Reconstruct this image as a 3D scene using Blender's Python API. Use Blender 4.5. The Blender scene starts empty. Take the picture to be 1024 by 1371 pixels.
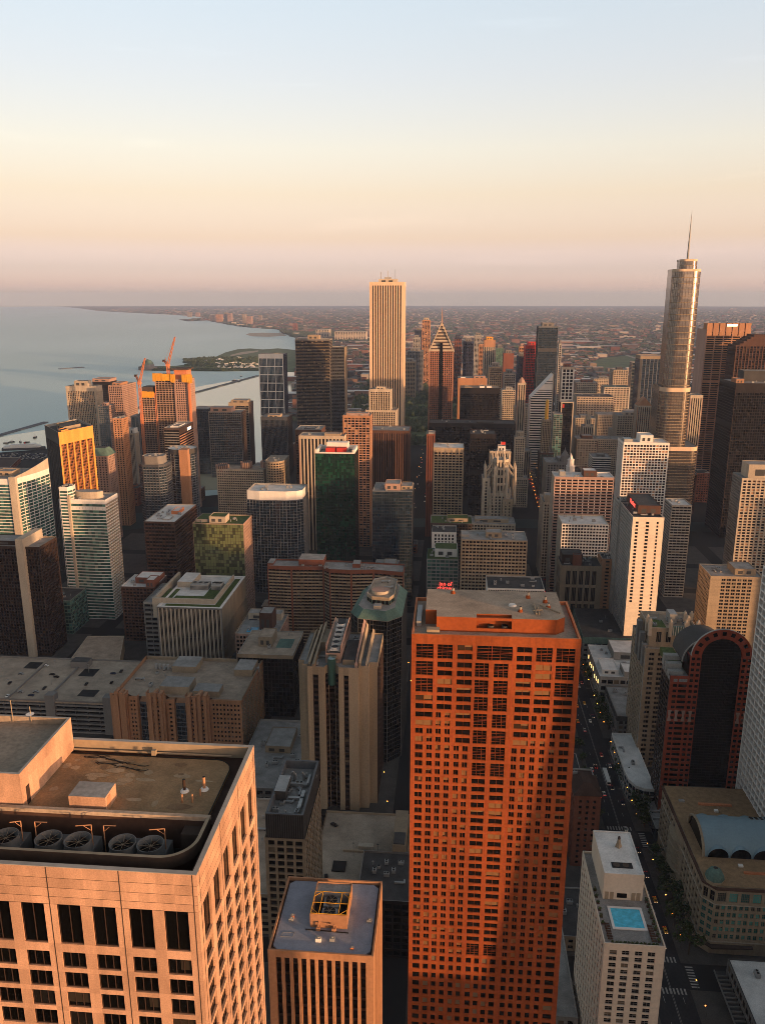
import bpy, math, random
import numpy as np
from mathutils import Vector, noise as mnoise
R = math.radians
SC = bpy.context.scene
COL = SC.collection
random.seed(7)
# ------------------------------------------------------------------ camera (x = west, y = south, z = up, metres)
F = 1089.0; PITCH = R(14.8); YAW = R(4.7); EYE = 314.0
cam_d = bpy.data.cameras.new('camera'); cam = bpy.data.objects.new('camera', cam_d); COL.objects.link(cam)
cam_d.sensor_fit = 'VERTICAL'; cam_d.sensor_height = 24.0; cam_d.lens = F / 1371.0 * 24.0
cam_d.clip_start = 1.0; cam_d.clip_end = 90000
cam.location = (0, 0, EYE); cam.rotation_euler = (R(90) - PITCH, 0, YAW)
SC.camera = cam
# ------------------------------------------------------------------ sky, sun, exposure
SUN_EL = R(4.6); SUN_AZ = R(124.0)           # measured from +y towards +x
sun_dir = Vector((math.sin(SUN_AZ) * math.cos(SUN_EL), math.cos(SUN_AZ) * math.cos(SUN_EL), math.sin(SUN_EL)))
W = bpy.data.worlds.new('World'); SC.world = W; W.use_nodes = True
wt = W.node_tree; wt.nodes.clear()
w_out = wt.nodes.new('ShaderNodeOutputWorld'); w_bg = wt.nodes.new('ShaderNodeBackground')
w_sky = wt.nodes.new('ShaderNodeTexSky'); w_sky.sky_type = 'NISHITA'; w_sky.sun_disc = False
w_sky.sun_elevation = SUN_EL; w_sky.sun_rotation = SUN_AZ; w_sky.altitude = 300; w_sky.air_density = 1.0; w_sky.dust_density = 1.2; w_sky.ozone_density = 1.0
w_tc = wt.nodes.new('ShaderNodeTexCoord'); w_sep = wt.nodes.new('ShaderNodeSeparateXYZ')
w_ramp = wt.nodes.new('ShaderNodeValToRGB'); w_mul = wt.nodes.new('ShaderNodeMix'); w_mul.data_type = 'RGBA'; w_mul.blend_type = 'MULTIPLY'
w_mul.inputs['Factor'].default_value = 1.0
w_max = wt.nodes.new('ShaderNodeMath'); w_max.operation = 'MAXIMUM'; w_max.inputs[1].default_value = 0.012
w_cmb = wt.nodes.new('ShaderNodeCombineXYZ')
L = wt.links.new
L(w_tc.outputs['Generated'], w_sep.inputs[0])
L(w_sep.outputs['Z'], w_max.inputs[0]); L(w_sep.outputs['X'], w_cmb.inputs['X']); L(w_sep.outputs['Y'], w_cmb.inputs['Y']); L(w_max.outputs[0], w_cmb.inputs['Z'])
L(w_cmb.outputs[0], w_sky.inputs['Vector']) if 'Vector' in w_sky.inputs else None
L(w_sep.outputs['Z'], w_ramp.inputs['Fac'])
SKY = [(0.0027, (1.097, 1.297, 3.351)), (0.01, (1.68, 1.749, 5.218)), (0.032, (1.319, 1.293, 3.165)), (0.065, (1.497, 1.14, 1.647)), (0.113, (1.912, 1.337, 1.365)), (0.16, (2.282, 1.654, 1.571)), (0.232, (2.506, 1.886, 1.838)), (0.299, (2.74, 2.155, 2.054)), (0.45, (1.755, 1.476, 1.336)), (1.0, (1.462, 1.21, 1.048))]
while len(w_ramp.color_ramp.elements) < len(SKY): w_ramp.color_ramp.elements.new(0.5)
for e, (p_, c_) in zip(w_ramp.color_ramp.elements, SKY): e.position = p_; e.color = (*c_, 1)
L(w_sky.outputs[0], w_mul.inputs['A']); L(w_ramp.outputs[0], w_mul.inputs['B'])
w_mr = wt.nodes.new('ShaderNodeMapRange'); w_mr.inputs[1].default_value = -.5; w_mr.inputs[2].default_value = .4; w_mr.inputs[3].default_value = .82; w_mr.inputs[4].default_value = 1.22; L(w_sep.outputs['X'], w_mr.inputs[0])
w_az = wt.nodes.new('ShaderNodeVectorMath'); w_az.operation = 'SCALE'; L(w_mul.outputs['Result'], w_az.inputs[0]); L(w_mr.outputs[0], w_az.inputs['Scale'])
w_mp = wt.nodes.new('ShaderNodeMapping'); w_mp.inputs['Scale'].default_value = (2.2, 2.2, 26); L(w_tc.outputs['Generated'], w_mp.inputs[0])      # faint stretched cloud wisps
w_no = wt.nodes.new('ShaderNodeTexNoise'); w_no.inputs['Scale'].default_value = 2.0; w_no.inputs['Detail'].default_value = 7; w_no.inputs['Roughness'].default_value = .6; L(w_mp.outputs[0], w_no.inputs['Vector'])
w_cr = wt.nodes.new('ShaderNodeMapRange'); w_cr.inputs[1].default_value = .60; w_cr.inputs[2].default_value = .80; w_cr.inputs[3].default_value = 1.0; w_cr.inputs[4].default_value = 1.06; L(w_no.outputs[0], w_cr.inputs[0])
w_cl = wt.nodes.new('ShaderNodeVectorMath'); w_cl.operation = 'SCALE'; L(w_az.outputs[0], w_cl.inputs[0]); L(w_cr.outputs[0], w_cl.inputs['Scale'])
L(w_cl.outputs[0], w_bg.inputs['Color']); w_bg.inputs['Strength'].default_value = 0.15
L(w_bg.outputs[0], w_out.inputs[0])
sl = bpy.data.lights.new('sun', 'SUN'); sun = bpy.data.objects.new('sun', sl); COL.objects.link(sun)
sl.energy = 4.9; sl.angle = R(0.6); sl.color = (1.0, 0.55, 0.27)
sun.rotation_euler = (-sun_dir).to_track_quat('-Z', 'Y').to_euler()
SC.view_settings.view_transform = 'Standard'; SC.view_settings.look = 'None'; SC.view_settings.gamma = 1.0; SC.view_settings.exposure = 0.5
SC.render.engine = 'CYCLES'
SC.cycles.filter_width = 0.85; SC.cycles.max_bounces = 5; SC.cycles.diffuse_bounces = 2; SC.cycles.glossy_bounces = 3; SC.cycles.volume_bounces = 0; SC.cycles.use_denoising = True
SC.cycles.caustics_reflective = False; SC.cycles.caustics_refractive = False

# ------------------------------------------------------------------ pixel (1024 x 1371 photograph) -> world
FW = Vector((-math.sin(YAW) * math.cos(PITCH), math.cos(YAW) * math.cos(PITCH), -math.sin(PITCH)))
RT = Vector((math.cos(YAW), math.sin(YAW), 0)); UP = RT.cross(FW)
EYEV = Vector((0, 0, EYE))
def ray(px, py): return FW * F + RT * (px - 512) + UP * (685.5 - py)
def at(px, py, z=0.0):
    d = ray(px, py); return EYEV + d * ((z - EYE) / d.z)
def aty(px, py, y):
    d = ray(px, py); return EYEV + d * (y / d.y)
def proj(p):
    v = Vector(p) - EYEV; c = v.dot(FW)
    return 512 + F * v.dot(RT) / c, 685.5 - F * v.dot(UP) / c, c

# ------------------------------------------------------------------ materials
MATS = {}
def node_mat(name):
    m = bpy.data.materials.new(name); m.use_nodes = True; MATS[name] = m
    nt = m.node_tree; b = nt.nodes['Principled BSDF']; return m, nt, b
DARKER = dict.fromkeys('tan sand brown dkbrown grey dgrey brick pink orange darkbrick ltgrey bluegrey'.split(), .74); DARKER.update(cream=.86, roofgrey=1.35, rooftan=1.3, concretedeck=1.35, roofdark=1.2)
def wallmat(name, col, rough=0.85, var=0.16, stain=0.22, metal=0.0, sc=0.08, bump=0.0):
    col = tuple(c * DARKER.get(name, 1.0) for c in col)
    m, nt, b = node_mat(name); N = nt.nodes.new; K = nt.links.new
    geo = N('ShaderNodeNewGeometry'); mp = N('ShaderNodeMapping'); K(geo.outputs['Position'], mp.inputs[0]); mp.inputs['Scale'].default_value = (1, 1, 0.22)
    n1 = N('ShaderNodeTexNoise'); n1.inputs['Scale'].default_value = sc; n1.inputs['Detail'].default_value = 6; n1.inputs['Roughness'].default_value = 0.65; K(mp.outputs[0], n1.inputs['Vector'])
    n2 = N('ShaderNodeTexNoise'); n2.inputs['Scale'].default_value = sc * 14; n2.inputs['Detail'].default_value = 4; K(geo.outputs['Position'], n2.inputs['Vector'])
    at_ = N('ShaderNodeAttribute'); at_.attribute_name = 'rnd'
    r1 = N('ShaderNodeMapRange'); r1.inputs[1].default_value = 0.3; r1.inputs[2].default_value = 0.7; r1.inputs[3].default_value = 1 - stain; r1.inputs[4].default_value = 1 + stain * 0.6; K(n1.outputs[0], r1.inputs[0])
    r2 = N('ShaderNodeMapRange'); r2.inputs[1].default_value = 0.3; r2.inputs[2].default_value = 0.7; r2.inputs[3].default_value = 1 - stain * 0.5; r2.inputs[4].default_value = 1 + stain * 0.5; K(n2.outputs[0], r2.inputs[0])
    r3 = N('ShaderNodeMapRange'); r3.inputs[3].default_value = 1 - var / 2; r3.inputs[4].default_value = 1 + var / 2; K(at_.outputs['Fac'], r3.inputs[0])
    m1 = N('ShaderNodeMath'); m1.operation = 'MULTIPLY'; K(r1.outputs[0], m1.inputs[0]); K(r2.outputs[0], m1.inputs[1])
    m2 = N('ShaderNodeMath'); m2.operation = 'MULTIPLY'; K(m1.outputs[0], m2.inputs[0]); K(r3.outputs[0], m2.inputs[1])
    mx = N('ShaderNodeVectorMath'); mx.operation = 'SCALE'; mx.inputs[0].default_value = col; K(m2.outputs[0], mx.inputs['Scale'])
    K(mx.outputs[0], b.inputs['Base Color']); b.inputs['Roughness'].default_value = rough; b.inputs['Metallic'].default_value = metal
    b.inputs['Specular IOR Level'].default_value = 0.12
    if bump:
        bp = N('ShaderNodeBump'); bp.inputs['Strength'].default_value = bump; bp.inputs['Distance'].default_value = 0.1; K(n2.outputs[0], bp.inputs['Height']); K(bp.outputs[0], b.inputs['Normal'])
    return m
def glassmat(name, dark, mid, blind=(0.30, 0.25, 0.18), cut=(0.70, 0.93), rough=0.07, ior=1.5, wob=0.04, co=0.0, soft=.02):
    m, nt, b = node_mat(name); N = nt.nodes.new; K = nt.links.new
    at_ = N('ShaderNodeAttribute'); at_.attribute_name = 'rnd'
    cr = N('ShaderNodeValToRGB'); cr.color_ramp.interpolation = 'LINEAR'
    es = cr.color_ramp.elements
    es[0].position = 0; es[0].color = (*[c * 0.55 for c in dark], 1); es[1].position = cut[0]; es[1].color = (*dark, 1)
    for p_, c_ in ((cut[0] + soft, mid), (cut[1], mid), (cut[1] + soft * .5, blind), (1.0, blind)):
        e = es.new(min(p_, 1.0)); e.color = (*c_, 1)
    ge = N('ShaderNodeNewGeometry'); nz = N('ShaderNodeTexNoise'); nz.inputs['Scale'].default_value = .07; nz.inputs['Detail'].default_value = 3; K(ge.outputs['Position'], nz.inputs['Vector']); mr = N('ShaderNodeMapRange'); mr.inputs[1].default_value = .32; mr.inputs[2].default_value = .68; K(nz.outputs[0], mr.inputs[0])
    mf = N('ShaderNodeMix'); mf.data_type = 'FLOAT'; mf.inputs[0].default_value = co; K(at_.outputs['Fac'], mf.inputs[2]); K(mr.outputs[0], mf.inputs[3])
    K(mf.outputs[0], cr.inputs[0]); K(cr.outputs[0], b.inputs['Base Color'])
    b.inputs['Roughness'].default_value = rough; b.inputs['IOR'].default_value = ior
    geo = N('ShaderNodeNewGeometry'); n1 = N('ShaderNodeTexNoise'); n1.inputs['Scale'].default_value = 0.25; K(geo.outputs['Position'], n1.inputs['Vector'])
    bp = N('ShaderNodeBump'); bp.inputs['Strength'].default_value = wob; bp.inputs['Distance'].default_value = 1.0; K(n1.outputs[0], bp.inputs['Height']); K(bp.outputs[0], b.inputs['Normal'])
    return m
def emitmat(name, col, s):
    m, nt, b = node_mat(name); b.inputs['Base Color'].default_value = (*col, 1); b.inputs['Emission Color'].default_value = (*col, 1); b.inputs['Emission Strength'].default_value = s
    return m
wallmat('cream', (.50, .42, .32)); wallmat('white', (.70, .66, .60), var=.08, stain=.12); wallmat('tan', (.36, .28, .19)); wallmat('sand', (.44, .34, .23))
wallmat('brown', (.12, .062, .042)); wallmat('dkbrown', (.055, .034, .026)); wallmat('black', (.020, .016, .015), rough=.5); wallmat('grey', (.25, .235, .215)); wallmat('dgrey', (.085, .082, .078))
wallmat('brick', (.25, .092, .055)); wallmat('fanmetal', (.15, .15, .145), rough=.5); wallmat('coolgrey', (.15, .155, .165)); wallmat('slate', (.06, .064, .072), rough=.5); wallmat('granite', (.265, .066, .019), var=.2, stain=.26); wallmat('redgranite', (.30, .058, .028), var=.2); wallmat('orange', (.50, .26, .14)); wallmat('pink', (.48, .31, .24)); wallmat('darkbrick', (.10, .07, .055))  # orange doubles as tan concrete with the low sun in its colour
wallmat('marble', (.46, .275, .178), var=.30, stain=.30, rough=.6, sc=.45); wallmat('ivory', (.60, .44, .30), var=.1, stain=.1); wallmat('redstone', (.30, .15, .10)); wallmat('palecream', (.70, .59, .46), var=.08, stain=.12); wallmat('joint', (.05, .035, .028)); wallmat('gold', (.74, .31, .07), var=.1, rough=.4); wallmat('ltgrey', (.42, .40, .36)); wallmat('bluegrey', (.16, .17, .18))  # gold carries the sun's glow in its colour
wallmat('red', (.50, .04, .03), var=.1, rough=.6); wallmat('navy', (.03, .035, .06)); wallmat('yellow', (.62, .30, .03)); wallmat('rust', (.55, .20, .09)); wallmat('steel', (.36, .35, .33), rough=.4, metal=.6); wallmat('mechmetal', (.33, .33, .32), rough=.5, metal=.3)
wallmat('roofgrey', (.20, .19, .175), stain=.35, sc=.15); wallmat('roofdark', (.055, .052, .05), stain=.35, sc=.15); wallmat('rooftan', (.27, .21, .155), stain=.35, sc=.15, bump=.3); wallmat('roofwhite', (.62, .60, .56), stain=.25, sc=.12); wallmat('roofblue', (.27, .28, .32), stain=.2, sc=.2); wallmat('roofbrown', (.30, .19, .10), stain=.3, sc=.35, bump=.5, var=0)
wallmat('copper', (.10, .165, .135), stain=.4); wallmat('paleblue', (.20, .29, .33), stain=.12, rough=.5); wallmat('greenroof', (.07, .10, .025), stain=.5, sc=.6); wallmat('tilebrown', (.06, .035, .026), stain=.3); wallmat('goldleaf', (.75, .42, .06), rough=.35, metal=.5)
wallmat('rubber', (.015, .015, .015), rough=.6); wallmat('asphalt', (.030, .029, .030), stain=.35, sc=.05, var=0); wallmat('paving', (.075, .068, .06), stain=.3, sc=.12, var=0); wallmat('paint', (.34, .32, .29), stain=.4, sc=.5); wallmat('bark', (.06, .045, .03))
wallmat('concretedeck', (.25, .20, .15), stain=.35, sc=.1, var=0); wallmat('poolwhite', (.72, .68, .63), stain=.08)
glassmat('gl_dark', (.010, .008, .007), (.022, .018, .015), (.15, .115, .075), cut=(.78, .95), ior=1.3); glassmat('gl_brown', (.014, .008, .006), (.028, .016, .010), (.07, .04, .022), cut=(.78, .95), ior=1.35); glassmat('gl_green', (.045, .115, .095), (.085, .19, .15), (.20, .24, .18), ior=1.9, soft=.1)
glassmat('gl_emerald', (.006, .032, .019), (.011, .058, .034), (.016, .08, .046), cut=(.6, .93), ior=1.6, co=.4, soft=.14); glassmat('gl_blue', (.014, .028, .042), (.022, .040, .056), (.04, .058, .07), ior=1.9, soft=.12, co=.2); glassmat('gl_lime', (.05, .058, .026), (.125, .145, .06), (.17, .19, .09), cut=(.36, .9), ior=1.5, co=.3, soft=.12)
glassmat('gl_teal', (.02, .06, .06), (.06, .17, .16), (.12, .26, .24)); glassmat('gl_black', (.004, .004, .004), (.008, .008, .008), (.03, .024, .018), cut=(.8, .97), ior=1.2); glassmat('gl_tealwin', (.03, .14, .12), (.08, .30, .25), (.05, .05, .04), cut=(.5, .9))
glassmat('gl_mirror', (.27, .235, .20), (.31, .26, .21), (.36, .30, .23), rough=.20, ior=2.0, wob=.006); MATS['gl_mirror'].node_tree.nodes['Principled BSDF'].inputs['Metallic'].default_value = .75; glassmat('gl_warm', (.02, .012, .008), (.12, .06, .03), (.40, .22, .12), cut=(.6, .85)); glassmat('gl_oly', (.010, .007, .006), (.04, .024, .014), (.20, .11, .05), cut=(.74, .9), ior=1.3)  # warm tint of gl_mirror stands in for the reflected sunset
emitmat('lampglow', (1.0, .32, .04), 10); emitmat('signred', (1.0, .07, .05), 1.5); emitmat('tail', (1.0, .03, .01), 2.5); emitmat('headl', (1.0, .78, .5), 1.2); emitmat('signwhite', (1.0, .85, .55), 2.2); emitmat('litwin', (1.0, .62, .22), 1.6)

# ------------------------------------------------------------------ mesh builder
class MB:
    def __init__(s): s.v = []; s.f = []; s.m = []; s.r = []; s.d = {}
    def P(s, p):
        k = (round(p[0] * 500), round(p[1] * 500), round(p[2] * 500)); i = s.d.get(k)
        if i is None: i = len(s.v); s.d[k] = i; s.v.append((p[0], p[1], p[2]))
        return i
    def face(s, pts, mi=0, rnd=None):
        ix = [s.P(p) for p in pts]
        if len(set(ix)) < 3: return
        if len(set(ix)) < len(ix):
            o = []
            for i in ix:
                if i not in o: o.append(i)
            ix = o
        s.f.append(ix); s.m.append(mi); s.r.append(random.random() if rnd is None else rnd)
    def box(s, x0, x1, y0, y1, z0, z1, mi=0, top=None, bottom=False, rnd=None):
        p = [(x, y, z) for z in (z0, z1) for y in (y0, y1) for x in (x0, x1)]
        for q, k in (((0, 1, 5, 4), 0), ((1, 3, 7, 5), 0), ((3, 2, 6, 7), 0), ((2, 0, 4, 6), 0), ((4, 5, 7, 6), 1)): s.face([p[i] for i in q], (top if top is not None else mi) if k else mi, rnd)
        if bottom: s.face([p[i] for i in (1, 0, 2, 3)], mi, rnd)
    def obox(s, c, u, hw, hd, z0, z1, mi=0, top=None):      # box turned along the horizontal unit vector u
        n = (u[1], -u[0]); q = [(c[0] + u[0] * a * hw + n[0] * b * hd, c[1] + u[1] * a * hw + n[1] * b * hd) for a, b in ((-1, 1), (1, 1), (1, -1), (-1, -1))]
        s.prism(q, z0, z1, mi, top if top is not None else mi)
    def prism(s, poly, z0, z1, mi=0, top=0, sides=True, zt=None):
        n = len(poly)
        for i in range(n):
            a = poly[i]; b = poly[(i + 1) % n]
            za, zb = (zt[i], zt[(i + 1) % n]) if zt else (z1, z1)
            if sides: s.face([(a[0], a[1], z0), (b[0], b[1], z0), (b[0], b[1], zb), (a[0], a[1], za)], mi)
        s.face([(p[0], p[1], zt[i] if zt else z1) for i, p in enumerate(poly)], top)
    def cone(s, c, r0, r1, z0, z1, n=12, mi=0, top=None, a0=0.0):
        A = [(c[0] + r0 * math.cos(a0 + 2 * math.pi * i / n), c[1] + r0 * math.sin(a0 + 2 * math.pi * i / n), z0) for i in range(n)]
        B = [(c[0] + r1 * math.cos(a0 + 2 * math.pi * i / n), c[1] + r1 * math.sin(a0 + 2 * math.pi * i / n), z1) for i in range(n)]
        for i in range(n): s.face([A[i], A[(i + 1) % n], B[(i + 1) % n], B[i]], mi)
        if r1 > 0.01: s.face(B, mi if top is None else top)
    def tube(s, p, q, r, mi=0, n=5, r2=None):
        p = Vector(p); q = Vector(q); d = (q - p).normalized(); a = d.orthogonal().normalized(); b = d.cross(a); r2 = r if r2 is None else r2
        A = [p + (a * math.cos(2 * math.pi * i / n) + b * math.sin(2 * math.pi * i / n)) * r for i in range(n)]
        B = [q + (a * math.cos(2 * math.pi * i / n) + b * math.sin(2 * math.pi * i / n)) * r2 for i in range(n)]
        for i in range(n): s.face([A[i], A[(i + 1) % n], B[(i + 1) % n], B[i]], mi)
        s.face(B, mi); s.face(A[::-1], mi)
    def mesh(s, name, mats, o=(0, 0, 0), smooth=False):
        me = bpy.data.meshes.new(name)
        v = np.array(s.v, dtype=np.float64).reshape(-1, 3) - np.array(o)
        me.from_pydata(v.tolist(), [], s.f)
        for m in mats: me.materials.append(MATS[m])
        me.polygons.foreach_set('material_index', np.array(s.m, dtype=np.int32))
        at_ = me.attributes.new('rnd', 'FLOAT', 'FACE'); at_.data.foreach_set('value', np.array(s.r, dtype=np.float32))
        if smooth: me.polygons.foreach_set('use_smooth', np.ones(len(s.f), dtype=bool))
        me.update(); return me
    def build(s, name, mats, parent=None, smooth=False, label=None, kind=None):
        o = parent.location if parent is not None else (0, 0, 0)
        if parent is not None and parent.parent is not None: o = Vector(parent.location) + Vector(parent.parent.location)
        me = s.mesh(name, mats, o, smooth); ob = bpy.data.objects.new(name, me); COL.objects.link(ob)
        if parent is not None: ob.parent = parent
        if label: ob['label'] = label
        if kind: ob['kind'] = kind
        return ob
    def top(s, name, mats, label, cat, loc, group=None, smooth=False, kind=None):   # one mesh that is a whole thing
        me = s.mesh(name, mats, loc, smooth); ob = bpy.data.objects.new(name, me); COL.objects.link(ob); ob.location = loc
        tag(ob, label, cat, group, kind); return ob
def tag(o, label=None, cat=None, group=None, kind=None):
    if label: o['label'] = label
    if cat: o['category'] = cat
    if group: o['group'] = group
    if kind: o['kind'] = kind
def thing(name, label, cat, loc, group=None):
    o = bpy.data.objects.new(name, None); COL.objects.link(o); o.location = loc; o.empty_display_size = 2
    tag(o, label, cat, group); return o
def inst(me, name, parent, loc, rz=0.0, sc=1.0):
    o = bpy.data.objects.new(name, me); COL.objects.link(o); o.parent = parent
    b = Vector(parent.location) if parent is not None else Vector((0, 0, 0))
    o.location = Vector(loc) - b; o.rotation_euler.z = rz; o.scale = (sc, sc, sc); return o
def copy_tree(o, loc, rz=0.0):
    c = o.copy(); COL.objects.link(c); c.location = loc; c.rotation_euler.z = rz
    for ch in list(o.children):
        k = ch.copy(); COL.objects.link(k); k.parent = c
        for g in list(ch.children):
            h = g.copy(); COL.objects.link(h); h.parent = k
    return c

# ------------------------------------------------------------------ facades
class ST:
    def __init__(s, bay=4.0, fl=3.5, p=.3, sp=.35, d=.5, pd=0.0, sd=0.0, wall='cream', span=None, pier=None, glass='gl_dark', corner=1.0, top=2.0, mech=(), mull=0, base=0, topmat=None, arc=None):
        s.__dict__.update(locals()); s.span = span or wall; s.pier = pier or wall; s.topmat = topmat or wall
    def but(s, **k):
        d = {a: b for a, b in s.__dict__.items() if a not in ('s', 'k', '__class__')}
        d.update(k); return ST(**d)
    def mats(s): return [s.wall, s.pier, s.span, s.glass, s.topmat]
def facade(mb, Pq, Qq, z0, z1, st, ms):
    """one wall as a relief: piers, spandrels and glass each at a depth of their own. ms: the mesh's list of materials (grown here)"""
    def mi(n):
        if n not in ms: ms.append(n)
        return ms.index(n)
    P0 = Vector((Pq[0], Pq[1])); Q0 = Vector((Qq[0], Qq[1])); Ln = (Q0 - P0).length; u = (Q0 - P0) / Ln; n = Vector((u.y, -u.x))
    if st is None:
        k = 0; mb.face([(P0.x, P0.y, z0), (Q0.x, Q0.y, z0), (Q0.x, Q0.y, z1), (P0.x, P0.y, z1)], k); return
    c = min(st.corner, Ln * .2); nb = max(1, round((Ln - 2 * c) / st.bay)); bw = (Ln - 2 * c) / nb
    us = [(0, c, 'c')] if c > .01 else []
    hp = st.p * bw / 2
    for i in range(nb):
        a = c + i * bw
        if hp > .005: us.append((a, a + hp, 'p'))
        if st.mull:
            w = (bw - 2 * hp) / (st.mull + 1)
            for j in range(st.mull + 1):
                us.append((a + hp + j * w, a + hp + (j + 1) * w - (.14 if j < st.mull else 0), 'w'))
                if j < st.mull: us.append((a + hp + (j + 1) * w - .14, a + hp + (j + 1) * w, 'm'))
        else: us.append((a + hp, a + bw - hp, 'w'))
        if hp > .005: us.append((a + bw - hp, a + bw, 'p'))
    if c > .01: us.append((Ln - c, Ln, 'c'))
    zs = []; zt = z1 - st.top; nf = max(1, round((zt - z0 - st.base) / st.fl)); fh = (zt - z0 - st.base) / nf
    if st.base > 0: zs.append((z0, z0 + st.base, 'b', 999))
    for k in range(nf):
        a = z0 + st.base + k * fh; fi = nf - 1 - k
        zs.append((a, a + st.sp * fh, 's', fi)); zs.append((a + st.sp * fh, a + fh, 'w', fi))
    if st.top > 0: zs.append((zt, z1, 't', -1))
    def cell(uk, zk, fi):
        if zk == 't': return (0.0, mi(st.topmat))
        if zk == 'b': return (0.0, mi(st.wall))
        if uk == 'c': return (0.0, mi(st.wall))
        mech = fi in st.mech
        if uk == 'p': return (min(st.pd, st.sd) if zk == 's' else st.pd, mi(st.pier)) if st.pd <= st.sd or zk != 's' else (st.sd, mi(st.span))
        if mech: return (st.d * .6, mi(st.span))
        if uk == 'm': return (st.d * .6, mi(st.pier))
        if zk == 's': return (st.sd, mi(st.span))
        return (st.d, mi(st.glass))
    G = [[cell(a[2], b[2], b[3]) for b in zs] for a in us]
    def pt(uu, zz, d): return (P0.x + u.x * uu - n.x * d, P0.y + u.y * uu - n.y * d, zz)
    NU = len(us); NZ = len(zs)
    for i in range(NU):
        a0, a1, _ = us[i]
        for j in range(NZ):
            b0, b1 = zs[j][0], zs[j][1]; d, m = G[i][j]
            mb.face([pt(a0, b0, d), pt(a1, b0, d), pt(a1, b1, d), pt(a0, b1, d)], m)
            if i + 1 < NU:
                d2, m2 = G[i + 1][j]
                if abs(d2 - d) > .004:
                    if d2 > d: mb.face([pt(a1, b0, d), pt(a1, b0, d2), pt(a1, b1, d2), pt(a1, b1, d)], m)
                    else: mb.face([pt(a1, b0, d), pt(a1, b0, d2), pt(a1, b1, d2), pt(a1, b1, d)], m2)
            elif d > .004: mb.face([pt(a1, b0, d), pt(a1, b0, 0), pt(a1, b1, 0), pt(a1, b1, d)], m if m != 3 else 0)
            if i == 0 and d > .004: mb.face([pt(a0, b0, 0), pt(a0, b0, d), pt(a0, b1, d), pt(a0, b1, 0)], 0)
            if j + 1 < NZ:
                d2, m2 = G[i][j + 1]
                if abs(d2 - d) > .004:
                    mb.face([pt(a0, b1, d), pt(a1, b1, d), pt(a1, b1, d2), pt(a0, b1, d2)], m if d < d2 else m2)
            elif d > .004: mb.face([pt(a0, b1, d), pt(a1, b1, d), pt(a1, b1, 0), pt(a0, b1, 0)], 0)
def rect_wall(mb, Pq, Qq, z0, z1, rects, depth, mi=0, jam=None):
    """wall with an opening for every rect (u0, u1, z0, z1); the openings get panes of their own"""
    P0 = Vector((Pq[0], Pq[1])); Q0 = Vector((Qq[0], Qq[1])); Ln = (Q0 - P0).length; u = (Q0 - P0) / Ln; n = Vector((u.y, -u.x))
    ub = sorted({0.0, round(Ln, 3)} | {round(x, 3) for r in rects for x in r[:2]}); zb = sorted({round(z0, 3), round(z1, 3)} | {round(x, 3) for r in rects for x in r[2:4]})
    ui = {x: i for i, x in enumerate(ub)}; zi = {x: i for i, x in enumerate(zb)}
    H = np.zeros((len(ub), len(zb)), dtype=bool)
    for r in rects: H[ui[round(r[0], 3)]:ui[round(r[1], 3)], zi[round(r[2], 3)]:zi[round(r[3], 3)]] = True
    def pt(uu, zz, d): return (P0.x + u.x * uu - n.x * d, P0.y + u.y * uu - n.y * d, zz)
    for i in range(len(ub) - 1):
        for j in range(len(zb) - 1):
            if not H[i, j]: mb.face([pt(ub[i], zb[j], 0), pt(ub[i + 1], zb[j], 0), pt(ub[i + 1], zb[j + 1], 0), pt(ub[i], zb[j + 1], 0)], mi)
    jm = mi if jam is None else jam
    for r in rects:
        a, b, c, d = [round(x, 3) for x in r[:4]]
        us_ = ub[ui[a]:ui[b] + 1]; zs_ = zb[zi[c]:zi[d] + 1]
        for q, w in zip(zs_, zs_[1:]):
            mb.face([pt(a, q, 0), pt(a, q, depth), pt(a, w, depth), pt(a, w, 0)], jm); mb.face([pt(b, q, depth), pt(b, q, 0), pt(b, w, 0), pt(b, w, depth)], jm)
        for q, w in zip(us_, us_[1:]):
            mb.face([pt(q, c, 0), pt(w, c, 0), pt(w, c, depth), pt(q, c, depth)], jm); mb.face([pt(q, d, depth), pt(w, d, depth), pt(w, d, 0), pt(q, d, 0)], jm)
    return [(pt((r[0] + r[1]) / 2, (r[2] + r[3]) / 2, depth), u, r[1] - r[0], r[3] - r[2], r[4] if len(r) > 4 else 'w') for r in rects]
WIN = {}
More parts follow.
